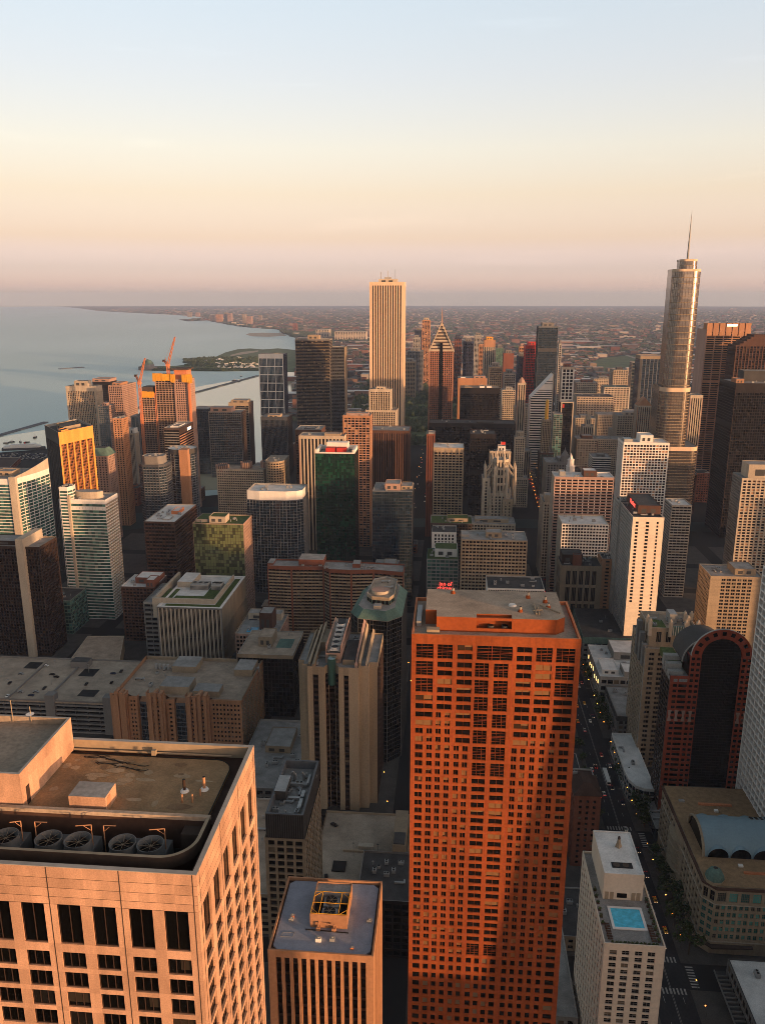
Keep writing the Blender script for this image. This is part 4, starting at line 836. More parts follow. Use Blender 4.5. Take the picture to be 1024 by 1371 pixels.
q, h = fbox(219, 257, 602, 950, 34); cx, rr = (q[0][0] + q[1][0]) / 2, (q[1][0] - q[0][0]) / 2
rnd = [(cx + rr * math.cos(t), 950 + rr + rr * math.sin(t)) for t in [math.pi + i * 2 * math.pi / 20 for i in range(20)]]
r_ = tower('round_tower', 'round grey tower of thin balconies with one bright orange vertical strip', rnd, h, ST(bay=7, fl=3.1, p=.06, sp=.18, d=.9, pd=.3, wall='coolgrey', span='coolgrey', pier='coolgrey', glass='gl_blue', corner=.1, top=6, topmat='dgrey'), mat='roofwhite')
q, h2 = fbox(239.5, 251, 604, 948, 4); mb = MB(); mb.prism([q[0], q[1], (q[1][0], 960), (q[0][0], 960)], 0, h + .5, 0, 0); mb.build('stone_strip', ['orange'], r_)
T('office_tower', 'thin dark bluish slab beside the tan gridded tower', (257, 279, 547, 1430, 40), ST(bay=3, fl=3.3, p=.1, sp=.16, d=.3, wall='slate', glass='gl_blue'), par=1)
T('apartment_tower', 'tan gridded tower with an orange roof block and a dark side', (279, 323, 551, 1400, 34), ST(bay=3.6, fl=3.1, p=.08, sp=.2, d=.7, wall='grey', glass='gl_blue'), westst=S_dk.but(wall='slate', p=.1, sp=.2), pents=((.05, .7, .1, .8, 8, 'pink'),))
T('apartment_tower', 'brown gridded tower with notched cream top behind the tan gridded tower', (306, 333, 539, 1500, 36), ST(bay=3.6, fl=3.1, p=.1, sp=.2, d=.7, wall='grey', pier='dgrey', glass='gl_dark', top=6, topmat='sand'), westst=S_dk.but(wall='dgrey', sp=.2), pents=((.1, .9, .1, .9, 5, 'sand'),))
T('glass_tower', 'blue glass tower divided by a bold white frame into large squares', (346, 379, 474, 1700, 42), ST(bay=15, fl=17.5, p=.07, sp=.09, d=.9, wall='white', glass='gl_blue', corner=1.2, top=9, mull=5), westst=ST(bay=3, fl=3.5, p=.12, sp=.2, d=.3, wall='navy', glass='gl_blue', top=4), par=3)
T('office_tower', 'dark bronze tower with a low tan roof block below the white framed tower', (349, 385, 558, 1430, 45), ST(bay=2.2, fl=3.5, p=.2, sp=.3, d=.4, wall='slate', span='black', glass='gl_blue', top=6), westst=S_black, pents=((.25, .7, .1, .6, 5, 'sand'),), cop='grey', par=2)
T('apartment_tower', 'broad dark brown tower of countless thin floor lines with a small roof block', (395, 441, 454, 1750, 46), ST(bay=4.2, fl=3.1, p=.08, sp=.17, d=1.1, pd=.9, wall='grey', span='tan', pier='slate', glass='gl_dark', corner=.4, top=3), pents=((.35, .68, .2, .7, 9, 'sand'),), par=1)
T('apartment_tower', 'narrower dark slab joined behind the broad brown tower', (440, 461, 465, 1775, 44), ST(bay=4.2, fl=3.1, p=.2, sp=.36, d=.5, wall='dgrey', span='bluegrey', glass='gl_black'), westst=ST(bay=3, fl=3.1, p=.3, sp=.4, d=.4, wall='tan'), par=2)
# ------------------------------------------------------------------ the white ribbed supertall
q, H = fbox(494.5, 541, 377.5, 1490, 56)
r_ = tower('ribbed_supertall', 'tallest white square tower of close vertical ribs in the middle of the skyline', q, H, ST(bay=4.3, fl=80, p=.46, sp=.0, d=1.5, wall='ivory', span='darkbrick', glass='gl_brown', corner=4.0, top=6), mat='roofgrey', pents=((.25, .78, .25, .75, 7, 'cream'), (.4, .6, .4, .6, 10, 'ltgrey')), par=1.5)
for fx in (.3, .5, .72): mb = MB(); x = q[0][0] + (q[1][0] - q[0][0]) * fx; mb.tube((x, 1515, H), (x, 1515, H + 15 + 10 * fx), .45, 0, 5); mb.build('antenna_mast', ['ltgrey'], r_)
q, h = fbox(489, 531, 549, 1190, 30)
r_ = tower('apartment_tower', 'cream tower stepping back to a narrower crown in front of the ribbed supertall', q, h, ST(bay=3.6, fl=3.2, p=.4, sp=.3, d=.7, sd=.4, wall='cream', span='sand', glass='gl_dark', corner=2, top=3), mat='rooftan')
q, h2 = fbox(494, 524, 521, 1196, 20); tower('', '', q, h2, ST(bay=3.6, fl=3.2, p=.4, sp=.3, d=.7, sd=.4, wall='cream', span='sand', corner=2, top=4), z0=h - 1.2, root=r_, part='upper_block', mat='rooftan', pents=((.3, .7, .2, .8, 4, 'cream'),))
# ------------------------------------------------------------------ east middle
T('office_tower', 'plain brown box tower with a dark flat grey roof', (395, 430, 575, 1080, 40), ST(bay=3, fl=3.5, p=.3, sp=.4, d=.3, wall='brown', glass='gl_brown', top=7), mat='roofgrey', pents=((.3, .7, .3, .7, 1, 'roofdark'),))
T('office_tower', 'tower of tall cream and black vertical stripes', (400, 461, 583, 985, 28), S_rib.but(bay=4.4, p=.42, fl=60, sp=0, d=1.4, wall='pink', span='black', glass='gl_black', corner=1.6, top=4), pents=((.55, .9, .2, .7, 3, 'sand'),), units=4)
T('apartment_tower', 'orange gridded apartment tower with a bare slab edge roof', (459, 496, 556, 1005, 26), ST(bay=4.6, fl=3.1, p=.2, sp=.3, d=.9, wall='orange', span='pink', glass='gl_warm', corner=1.2, top=3), eastst='plain', pents=((.1, .9, .2, .8, 3, 'pink'),))
T('office_tower', 'dark brown tower with fine vertical pinstripes', (495, 548, 576, 1080, 44), ST(bay=3.3, fl=70, p=.62, sp=0, d=1.2, wall='brown', span='dkbrown', glass='gl_black', corner=2, top=4), cop='brown', par=1)
r_ = T('glass_tower', 'emerald green glass tower with red panels inside its white roof frame', (421.5, 475, 607, 850, 34), ST(bay=2.4, fl=3.2, p=.06, sp=.08, d=.18, sd=.05, wall='black', pier='black', span='black', glass='gl_emerald', corner=.2, top=.8), mat='roofgrey')
q, h = fbox(421.5, 475, 607, 850, 34); x0, x1 = q[0][0], q[1][0]; w = x1 - x0
mb = MB(); mb.box(x0 + .5, x0 + 3, 851, 883, h - .5, h + 4, 0); mb.box(x1 - 3, x1 - .5, 851, 883, h - .5, h + 4, 0); mb.box(x0 + 3.01, x1 - 3.01, 880, 883, h - .5, h + 3.5, 0); mb.box(x0 + w * .24, x0 + w * .78, 868, 879, h - .5, h + 9, 0); mb.box(x0 + 3.02, x1 - 3.02, 851, 852.4, h - .5, h + 1.2, 0); mb.build('roof_frame', ['white'], r_)
for k in (0, 1): mb = MB(); a = x0 + w * (.25 + .27 * k); mb.box(a, a + w * .235, 858, 867.5, h - .5, h + 4.6, 0); mb.build('red_panel', ['red'], r_)
T('glass_tower', 'dark grey glass tower with a cream plant room on its roof', (498.5, 552, 657, 800, 40), ST(bay=2.4, fl=3.3, p=.06, sp=.1, d=.2, wall='bluegrey', pier='dgrey', span='dgrey', glass='gl_blue', corner=.2, top=.8), mat='roofgrey', pents=((.3, .68, .2, .7, 7, 'pink'), (.7, .98, .3, .8, 4, 'sand')), units=3, cop='ltgrey')
q, h = fbox(290, 353, 628, 1000, 28)
r_ = tower('apartment_tower', 'wide cream slab with rounded bay ends crowned by ribbed drums', q, h, ST(bay=2.9, fl=3.1, p=.34, sp=.42, d=.6, wall='cream', glass='gl_dark', corner=.6, top=2.5), mat='rooftan')
q2, h3 = fbox(353, 378, 618, 985, 40); xm, rx = (q2[0][0] + q2[1][0]) / 2, (q2[1][0] - q2[0][0]) / 2
en = [(xm + rx * math.cos(t), 997 + 12 * math.sin(t)) for t in [math.pi + i * math.pi / 10 for i in range(11)]] + [(q2[1][0], 1030), (q2[0][0], 1030)]
tower('', '', en, h3, ST(bay=3, fl=3.1, p=.34, sp=.42, d=.6, wall='sand', glass='gl_dark', corner=.1, top=2.5), root=r_, part='rounded_wing', mat='rooftan')
for (px, py, d_, rr) in ((298, 621, 1008, 8), (357, 616, 1002, 7), (370, 613, 1015, 9), (330, 617, 1012, 7)):
    a = aty(px, py + 3, d_); mb = MB(); mb.cone((a.x, d_), rr, rr, a.z - 6, a.z + 1, 18, 0, 1)
    for i in range(18): t = i * math.pi / 9; mb.box(a.x + rr * math.cos(t) - .5, a.x + rr * math.cos(t) + .5, d_ + rr * math.sin(t) - .5, d_ + rr * math.sin(t) + .5, a.z - 6, a.z + 2, 2)
    mb.build('roof_drum', ['darkbrick', 'roofdark', 'pink'], r_)
q, h = fbox(330, 405, 668, 830, 36); x0, x1 = q[0][0], q[1][0]; k_ = 6
hx = [(x0, 830), (x0 + (x1 - x0) * .24, 827), (x0 + (x1 - x0) * .72, 827), (x1 - k_, 830), (x1, 830 + k_), (x1, 866), (x0, 866)]
r_ = tower('glass_tower', 'dark glass tower with a thin white grid and a solid cream crown', hx, h, ST(bay=3.4, fl=3.05, p=.07, sp=.15, d=.4, sd=.1, wall='coolgrey', pier='ltgrey', span='coolgrey', glass='gl_blue', corner=.25, top=1), rooft=False)
tower('', '', inset(hx, .8), h + 9.5, ST(bay=12, fl=30, p=1, sp=1, d=.2, wall='white', corner=.2, top=2), z0=h - .5, root=r_, part='crown', mat='roofwhite', units=8, par=1.5, seed=4)
r_ = T('glass_tower', 'lime green glass tower of scattered bright and dark panes', (258, 326, 700, 740, 34), ST(bay=2.6, fl=3.3, p=.07, sp=.07, d=.15, wall='tan', pier='dkbrown', span='dkbrown', glass='gl_lime', corner=.4, top=1.2), westst=ST(bay=2.6, fl=3.3, p=.18, sp=.3, d=.5, wall='pink', glass='gl_lime', corner=.4), mat='greenroof', pents=((.3, .62, .15, .6, 6.5, 'cream'), (.02, .28, .2, .9, 3, 'grey')), units=4, cop='sand')
T('office_building', 'dark chocolate brown cube with rusty plant on its pale roof', (193, 234, 698, 770, 72), ST(bay=3.4, fl=3.7, p=.2, sp=.4, d=.35, wall='brown', span='brown', pier='dkbrown', glass='gl_brown', corner=.6, top=2), westst=ST(bay=3, fl=3.7, p=.1, sp=.45, d=.3, wall='brown', glass='gl_brown', corner=.3, top=2), mat='roofwhite', pents=((.55, .8, .45, .7, 3.5, 'rust'), (.5, .75, .12, .3, 1.5, 'ltgrey')), units=9, cop='ltgrey', par=.8, seed=9)
T('apartment_building', 'mid rise dark brown block with a white roof and brick red roof house', (162, 207, 785, 690, 34), ST(bay=3.2, fl=3.1, p=.26, sp=.4, d=.5, wall='brown', glass='gl_brown'), mat='roofwhite', pents=((.3, .98, .35, .9, 6, 'brick'), (.75, 1, .02, .4, 8, 'brick')), units=3, cop='white')
# the ribbed hall with planted roof
q, h = fbox(210, 297, 812, 640, 84); x0, x1 = q[0][0], q[1][0]
r_ = tower('ribbed_hall', 'boxy stone hall of tall vertical ribs with strips of grass on its roof', q, h, ST(bay=3.7, fl=22, p=.42, sp=.02, d=1.1, sd=.9, wall='grey', pier='cream', span='dgrey', glass='gl_dark', corner=1.2, top=1.5, mull=1), westst=ST(bay=3.7, fl=21, p=.5, sp=.05, d=.8, wall='tan', glass='gl_dark', corner=1.0, top=21, mull=0), rooft=False, eastst='plain')
roof(r_, q, h, 'roofwhite', .5, 2.4, 'white', seed=3)
mb = MB(); mb.box(x0 + 6, x1 - 3.0, 643, 648, h - .6, h - .15, 0); mb.box(x1 - 8, x1 - 3.02, 648.1, 716, h - .6, h - .15, 0); mb.build('grass_strip', ['greenroof'], r_)
mb = MB(); mb.box(x0 - 7, x1 - 9, 650, 651.5, h - .6, h + 4, 0); mb.box(x1 - 10, x1 - 8.8, 652, 716, h - .6, h + 4, 0); mb.box(x0 - 7, x0 - 5, 651.6, 720, h - 14, h + 4, 0); mb.box(x0 - 7, x0 + 1, 649, 650, h - 14, h + 4, 0); mb.box(x0 + 2, x0 + 16, 690, 716, h - .6, h + 5, 0, top=1); mb.build('roof_wall', ['cream', 'roofwhite'], r_)
mb = MB(); mb.box(x0 + 8, x1 - 12, 660, 668, h - .55, h - .1, 0); mb.box(x1 - 24, x1 - 11, 669, 700, h - .55, h - .1, 0); mb.box(x0 - 4, x0 + 6, 655, 685, h - .55, h - .1, 0); mb.build('grass_strip', ['greenroof'], r_)
for (a, b) in ((16, 32), (35, 44)):
    mb = MB(); mb.box(x0 + a, x0 + b, 684, 696, h - .5, h + 4.2, 0)
    for i in range(3): mb.cone((x0 + a + (b - a) * (i + .5) / 3, 690), 1.9, 1.9, h + 4.2, h + 5, 12, 1, 2)
    for i in range(int(b - a)): mb.box(x0 + a + i + .25, x0 + a + i + .6, 683.9, 684.02, h, h + 3.4, 2)
    mb.build('cooling_unit', ['ltgrey', 'mechmetal', 'rubber'], r_)
T('office_building', 'grey stepped block of open terraces beside the ribbed hall', (192, 211, 806, 655, 50), ST(bay=8, fl=4.4, p=.1, sp=.42, d=1.5, pd=.8, wall='ltgrey', span='grey', pier='grey', glass='gl_dark', corner=.3), eastst='plain', mat='roofgrey', units=2)
# long brick slab, bent
ln = [(358, 759, 698), (390, 758.5, 697), (433, 758, 699), (441, 761, 692), (470, 762, 691), (500, 763.5, 694), (540, 766, 689)]
fp = [aty(a, b, d) for a, b, d in ln]; hh = sum(p.z for p in fp) / len(fp)
r_ = tower('apartment_slab', 'long brick red apartment slab with a bent front of many balconies', [(p.x, p.y) for p in fp] + [(fp[-1].x, 712), (fp[3].x, 718), (fp[0].x, 718)], hh, ST(bay=3.6, fl=3.0, p=.14, sp=.42, d=1.1, pd=.1, wall='brick', span='tan', pier='brown', glass='gl_dark', corner=.8, top=3.5), mat='roofgrey', units=14, seed=5, par=1.4, cop='brick')
for (a, b, t, d, dep) in ((400, 433, 751, 704, 18), (472, 482, 757, 702, 12), (358, 366, 756, 704, 14)):
    q, h = fbox(a, b, t, d, dep); mb = MB(); mb.box(q[0][0], q[1][0], d, d + dep, hh - 2, h + 1.5, 0, top=1); mb.build('penthouse', ['brick', 'roofgrey'], r_)
# ------------------------------------------------------------------ middle distance, near the avenue
def stepped_ribbed():
    """tan tower of broad piers with a high spine of roof fans"""
    x0, x1, y0, y1, H = -83.5, -38.0, 418.0, 468.0, 112.0
    root = thing('hospital_tower', 'tan tower of broad plain piers with a spine of white roof fans', 'building', ((x0 + x1) / 2, (y0 + y1) / 2, 0)); foot([(x0, y0), (x1, y1)])
    W_ = x1 - x0
    X = lambda f: x0 + W_ * f
    base = [(X(0), y0 + 8), (X(.07), y0 + 8), (X(.07), y0 + 3), (X(.14), y0 + 3), (X(.14), y0), (X(.36), y0), (X(.36), y0 + 1.5), (X(.40), y0 + 3), (X(.48), y0 + 3), (X(.53), y0 + 1.5), (X(.53), y0), (X(.78), y0), (X(.78), y0 + 3), (X(.9), y0 + 3), (X(.9), y0 + 8), (X(1), y0 + 8), (X(1), y1), (X(0), y1)]
    pl = ST(bay=50, fl=200, p=1, sp=1, d=.1, wall='sand', corner=.1, top=1)
    wd = ST(bay=3.1, fl=3.4, p=.12, sp=.34, d=.5, wall='tan', span='dkbrown', pier='dkbrown', glass='gl_dark', corner=.15, top=5)
    mb = MB(); ms = ['sand', 'tan', 'dkbrown', 'gl_dark']
    for i in range(len(base)):
        a, b = base[i], base[(i + 1) % len(base)]
        L_ = math.dist(a, b)
        if not visible(a, b): facade(mb, a, b, 20, H, None, ms); continue
        if i in (4, 10):      # the pier pairs: pier, windows, pier
            f = (.30, .64) if i == 4 else (.26, .52); u = ((b[0] - a[0]), (b[1] - a[1]))
            p1, p2 = (a[0] + u[0] * f[0], a[1]), (a[0] + u[0] * f[1], a[1])
            facade(mb, a, p1, 20, H, pl, ms); facade(mb, p1, p2, 20, H, wd.but(d=.8), ms); facade(mb, p2, b, 20, H, pl if i == 4 else pl, ms)
        elif i in (6, 7, 8): facade(mb, a, b, 20, H, wd.but(glass='gl_brown', bay=2.2), ms)
        elif L_ < 6: facade(mb, a, b, 20, H, pl, ms)
        else: facade(mb, a, b, 20, H, wd.but(p=.3), ms)
    mb.build('wall', ms, root)
    mb = MB(); mb.face([(p[0], p[1], H - 1.2) for p in base], 0, .5); mb.build('roof', ['roofgrey'], root)
    def wedge(xa, xb, z0a, z1a, z0b, z1b, name, m, ya=y0 + .02, yb=y1):     # long sloping roof wall
        mb = MB(); p = [(xa, ya), (xb, ya), (xb, yb), (xa, yb)]; mb.prism(p, H - 2, H, 0, 0, zt=[H + z0a, H + z1a, H + z1b, H + z0b]); mb.build(name, [m], root)
    wedge(X(.14), X(.17), 1, 1.5, 4, 5, 'roof_wall', 'sand', y0 + 3.1); wedge(X(.20), X(.235), 1, 2, 6, 7, 'roof_wall', 'tan'); wedge(X(.06), X(.10), -3, -1, 0, 2, 'roof_wall', 'tan', y0 + 8.1)
    wedge(X(.78), X(.80), 3, 1, 7, 5, 'roof_wall', 'sand', y0 + 3.1); wedge(X(.735), X(.765), 2, 1, 9, 8, 'roof_wall', 'pink', y0 + 1); wedge(X(.86), X(.885), 1, 0, 3, 2, 'roof_wall', 'sand', y0 + 3.1)
    sx0, sx1, sy0 = X(.345), X(.545), y0 + 8
    mb = MB(); mb.prism([(sx0, sy0), (sx1, sy0), (sx1, y1), (sx0, y1)], H - 1.2, H + 6, 0, 1, zt=[H + 5, H + 5, H + 9, H + 9]); mb.box(sx0, sx0 + .5, sy0 + .02, y1 - .02, H + 5, H + 9.8, 0); mb.box(sx1 - .5, sx1, sy0 + .02, y1 - .02, H + 5, H + 10, 0)
    mb.build('fan_spine', ['pink', 'dgrey'], root)
    for i in range(6):
        y = sy0 + 4 + i * 5.6; z = H + 5 + 4 * (y - sy0) / (y1 - sy0)
        mb = MB(); cx = (sx0 + sx1) / 2 + .4; mb.box(cx - 2.6, cx + 2.6, y - 2.2, y + 2.2, z, z + .9, 0); mb.cone((cx, y), 2.15, 1.9, z + .9, z + 1.9, 18, 0, 1); mb.build('roof_fan', ['white', 'rubber'], root)
    mb = MB()
    for i in range(40):
        y = sy0 + 1 + i * (y1 - sy0 - 2) / 40; z = H + 5.2 + 4 * (y - sy0) / (y1 - sy0); mb.box(sx0 + .7, sx0 + 2.2, y, y + .3, z, z + .5, 0); mb.box(sx1 - 2.0, sx1 - .7, y, y + .3, z, z + .5, 0)
    mb.build('steel_frame', ['ltgrey'], root)
    mb = MB(); mb.prism([(X(.39), y0 + 2.5), (X(.42), y0 + 1), (X(.46), y0 + 1), (X(.49), y0 + 2.5), (X(.49), y0 + 7.9), (X(.39), y0 + 7.9)], H - 12, H + 4, 0, 0); mb.build('glass_bay', ['gl_green'], root)
    mb = MB(); mb.box(X(.57), X(.72), y0 + 6, y0 + 34, H - 1.2, H + 2, 0, top=1); mb.build('plant_room', ['tan', 'roofdark'], root)
    roof_units(root, [(X(.56), y0 + 36), (X(.73), y0 + 36), (X(.73), y1 - 2), (X(.56), y1 - 2)], H - 1.2, 5, 11); roof_units(root, [(X(.22), y0 + 5), (X(.33), y0 + 5), (X(.33), y0 + 20), (X(.22), y0 + 20)], H - 1.2, 3, 12)
    mb = MB(); cs = [(X(.22) + 0, y0 + 24), (X(.33), y0 + 24), (X(.33), y1 - 6), (X(.22), y1 - 6)]; mb.prism(cs, H - 1.2, H + 4.5, 0, 0); mb.build('roof_tank', ['tan'], root)
stepped_ribbed()
# octagonal dark glass tower with a verdigris roof
oc = [(-58, 506), (-38, 502), (-29, 512), (-28, 560), (-36, 574), (-50, 574), (-60, 560), (-64, 516)]
H = 106.0
r_ = tower('glass_tower', 'dark glass tower with faceted corners and sloping verdigris green roof terraces', oc, H, ST(bay=2.1, fl=3.3, p=.1, sp=.12, d=.2, sd=.05, wall='grey', pier='dgrey', span='dgrey', glass='gl_black', corner=.2, top=.6), rooft=False)
mb = MB(); q = inset(oc, -.3); q2 = inset(oc, 5); n = len(oc)
for i in range(n): mb.face([(*q[i], H), (*q[(i + 1) % n], H), (*q2[(i + 1) % n], H + 5), (*q2[i], H + 5)], 0)
mb.face([(*p, H + 5) for p in q2], 1); mb.build('roof', ['copper', 'roofgrey'], r_)
tower('', '', [(-50, 520), (-38, 518), (-35, 526), (-35, 556), (-43, 562), (-52, 556), (-54, 526)], H + 10.5, ST(bay=3, fl=4.5, p=.15, sp=.3, d=.3, wall='copper', span='sand', glass='gl_dark', corner=.2, top=2.5, topmat='sand'), z0=H + 4, root=r_, part='crown', mat='rooftan', par=1)
mb = MB(); mb.cone((-45, 530), 6, 6, H + 9, H + 12, 20, 0, 1); mb.build('roof_drum', ['cream', 'pink'], r_)
mb = MB(); mb.box(-48, -43, 511, 517, H + 2, H + 7, 0, top=1); mb.build('plant_room', ['cream', 'mechmetal'], r_)
# black roof pools
r_ = T('hotel_tower', 'black glass building with a small green court and tan plant house on its roof', (318, 392, 875, 560, 46), ST(bay=2.8, fl=3.5, p=.16, sp=.12, d=.5, wall='black', span='black', glass='gl_black', corner=.4, top=3.2, topmat='tan'), mat='rooftan', pents=((.30, .55, .35, .75, 8, 'tan'),), units=3, seed=21, par=.9)
q, h = fbox(318, 392, 875, 560, 46); x0, x1 = q[0][0], q[1][0]
mb = MB(); mb.box(x0 + (x1 - x0) * .62, x0 + (x1 - x0) * .9, 575, 592, h - .95, h - .75, 0); mb.build('green_court', ['copper'], r_)
r_ = T('hotel_tower', 'roof terrace block with a small blue pool and a brown lift house', (315, 372, 848, 612, 46), ST(bay=3, fl=3.5, p=.3, sp=.3, d=.5, wall='pink', glass='gl_dark', corner=.5), mat='roofgrey', pents=((.52, .82, .2, .55, 16, 'brown'), (.08, .9, .72, .95, 6, 'cream')), units=3, seed=22, cop='cream')
q, h = fbox(315, 372, 848, 612, 46); x0, x1 = q[0][0], q[1][0]
wallmat('poolblue', (.04, .30, .48), rough=.15, var=0, stain=.1)
mb = MB(); mb.box(x0 + (x1 - x0) * .22, x0 + (x1 - x0) * .46, 618, 628, h - 1.15, h - .9, 0); mb.build('swimming_pool', ['poolblue'], r_)
mb = MB(); mb.box(x0 + 4, x0 + 11, 644, 650, h - 1.1, h - .7, 0); mb.build('tennis_mat', ['navy'], r_)
# hospital block, the sun's orange put into its wall and pier colour
q, h = fbox(148, 322, 938, 492, 70); x0, x1 = q[0][0], q[1][0]; w = x1 - x0
r_ = thing('hospital_building', 'broad tan hospital block with groups of orange lit piers and notched roof', 'building', ((x0 + x1) / 2, 520, 0)); foot(q)
fr = ST(bay=2.5, fl=3.3, p=.5, sp=.5, d=.5, wall='orange', pier='orange', glass='gl_dark', corner=1, top=3)
bl = ST(bay=3, fl=3.3, p=.1, sp=.2, d=.3, wall='bluegrey', glass='gl_blue', corner=.2, top=2)
mb = MB(); ms = ['orange']; pts = [(0, .0), (.0, 0)]
seg = [(0, .13, 0, fr, 6), (.13, .20, 2, fr, 3), (.20, .28, 6, bl, -3), (.28, .42, 0, fr, 7), (.42, .48, 3, fr, 1), (.48, .58, 6, bl, -3), (.58, .76, 0, fr, 6), (.76, 1.0, 3, fr, 2)]
prev = None
for a, b, dy, s_, dz in seg:
    A_, B_ = (x0 + w * a, 492 + dy), (x0 + w * b, 492 + dy)
    facade(mb, A_, B_, 0, h + dz, s_, ms)
    if prev: facade(mb, prev[0], A_, 0, max(h + dz, prev[1]), None, ms)
    mb.face([(A_[0], A_[1], h + dz), (B_[0], B_[1], h + dz), (B_[0], 502, h - 1), (A_[0], 502, h - 1)], 0)
    prev = (B_, h + dz)
facade(mb, prev[0], (x1, 562), 0, h + 2, fr.but(wall='tan', pier='tan', bay=4), ms); facade(mb, (x0, 562), (x0, 492), 0, h + 2, None, ms); facade(mb, (x1, 562), (x0, 562), 0, h, None, ms)
for k, f in enumerate((.02, .045, .075, .1, .30, .34, .38, .60, .64, .68, .72)): mb.box(x0 + w * f, x0 + w * f + 2.1, 490.9 - (k % 2) * .7, 491.98, 5, h + 5 + (k * 7 % 4), 0); mb.box(x0 + w * f, x0 + w * f + 2.1, 492.02, 497, h - 2, h + 5 + (k * 7 % 4), 0)
mb.build('wall', ms, r_)
mb = MB(); mb.face([(x0 + .4, 502, h - .9), (x1 - .4, 502, h - .9), (x1 - .4, 561.6, h - .9), (x0 + .4, 561.6, h - .9)], 0); mb.box(x0 + .4, x1 - .4, 561, 561.8, h - .9, h + 1.5, 1); mb.box(x1 - 1.2, x1 - .4, 502, 561, h - .9, h + 1.8, 1); mb.build('roof', ['rooftan', 'tan'], r_)
for (a, b, c, d, e) in ((.33, .56, 506, 522, 6), (.60, .80, 504, 516, 4.5), (.30, .50, 540, 558, 5), (.82, .97, 538, 556, 5)):
    mb = MB(); mb.box(x0 + w * a, x0 + w * b, c, d, h - .9, h - .9 + e, 0, top=1); mb.build('penthouse', ['sand', 'roofgrey'], r_)
for a, c in ((.15, 545), (.9, 546)):
    mb = MB()
    for k in range(4): mb.cone((x0 + w * a + k * 3, c), 1.1, 1.1, h - .9, h + 3, 10, 0, 1)
    mb.build('roof_tank', ['mechmetal', 'ltgrey'], r_)
roof_units(r_, [(x0 + w * .05, 508), (x0 + w * .3, 508), (x0 + w * .3, 555), (x0 + w * .05, 555)], h - .9, 8, 33)
# ------------------------------------------------------------------ parking decks
x0, x1, y0, y1 = -372.0, -242.0, 523.0, 593.0
r_ = thing('parking_garage', 'wide open sided parking garage with cars on its cracked roof deck', 'garage', ((x0 + x1) / 2, 558, 0)); foot([(x0, y0), (x1, y1)])
mb = MB(); ms = ['grey']
facade(mb, (x0, y0), (x1, y0), 0, 26.6, ST(bay=9, fl=3.6, p=.05, sp=.33, d=2.2, pd=.5, wall='grey', pier='dgrey', glass='gl_black', corner=1, top=1.2), ms); facade(mb, (x1, y0), (x1, y1), 0, 26.6, ST(bay=9, fl=3.6, p=.06, sp=.33, d=2.2, pd=.5, wall='grey', pier='grey', glass='gl_black', corner=1, top=1.2), ms); mb.face([(x0, y1, 0), (x0, y0, 0), (x0, y0, 26.6), (x0, y1, 26.6)], 0); mb.build('wall', ms, r_)
mb = MB(); mb.box(x0 + .3, x1 - .3, y0 + .3, y1 - .3, 24, 25.6, 0); mb.build('roof_deck', ['concretedeck'], r_)
mb = MB()
for (a, b, c, d) in ((x0, x1, y1 - .4, y1), (x1 - .5, x1, y0 + .5, y1 - .5), (-293, -292, y0 + 12, y1 - 1), (-322, -321.4, y0 + 1, y1 - 10)): mb.box(a, b, c, d, 25.6, 26.9, 0)
mb.build('parapet', ['grey'], r_)
for (pa, pb_, w) in ((55, 68, 1), (136, 147, 1)):
    a, b = at(pa, 940, 28), at(pb_, 940, 28); mb = MB(); mb.box(a.x, b.x, y0 - .8, y0 + 6, 0, 30.5, 0); mb.build('stair_tower', ['grey'], r_)
def zpt(zx, zy, z=25.6): return at(zx * .2734, 840 + zy * .2734, z)
for (a, b, c, d) in ((378, 490, 337, 308), (115, 215, 200, 172), (384, 490, 238, 205)):
    p, q_ = zpt(a, c), zpt(b, d); mb = MB(); mb.box(min(p.x, q_.x), max(p.x, q_.x), p.y, q_.y, 25.6, 25.75, 0); mb.build('ramp_opening', ['rubber'], r_)
p = zpt(390, 200); mb = MB(); mb.box(p.x - 7, p.x + 7, p.y, p.y + 9, 25.6, 31, 0, top=1); mb.build('stair_hut', ['grey', 'roofdark'], r_)
mb = MB()
for i in range(42):
    x = x0 + 4 + i * 3
    for yy in (535, 556, 578): mb.face([(x, yy, 25.62), (x + .15, yy, 25.62), (x + .15, yy + 5, 25.62), (x, yy + 5, 25.62)], 0, .5)
mb.build('bay_marking', ['paint'], r_)
q = [tuple(at(a, b, 14)[:2]) for a, b in ((93, 886), (160, 886), (166, 852), (118, 852))]; c = sum((Vector(p) for p in q), Vector((0, 0))) / 4
r_ = thing('low_block', 'low block with one empty sand coloured roof behind the parking garage', 'building', (c.x, c.y, 0)); foot(q); mb = MB(); mb.prism(q, 0, 14, 0, 1); mb.build('wall', ['sand', 'rooftan'], r_); mb = MB()
for i in range(4): a, b = Vector(q[i]), Vector(q[(i + 1) % 4]); mb.tube((*a, 14.2), (*b, 14.2), .35, 0, 4)
mb.build('parapet', ['cream'], r_)
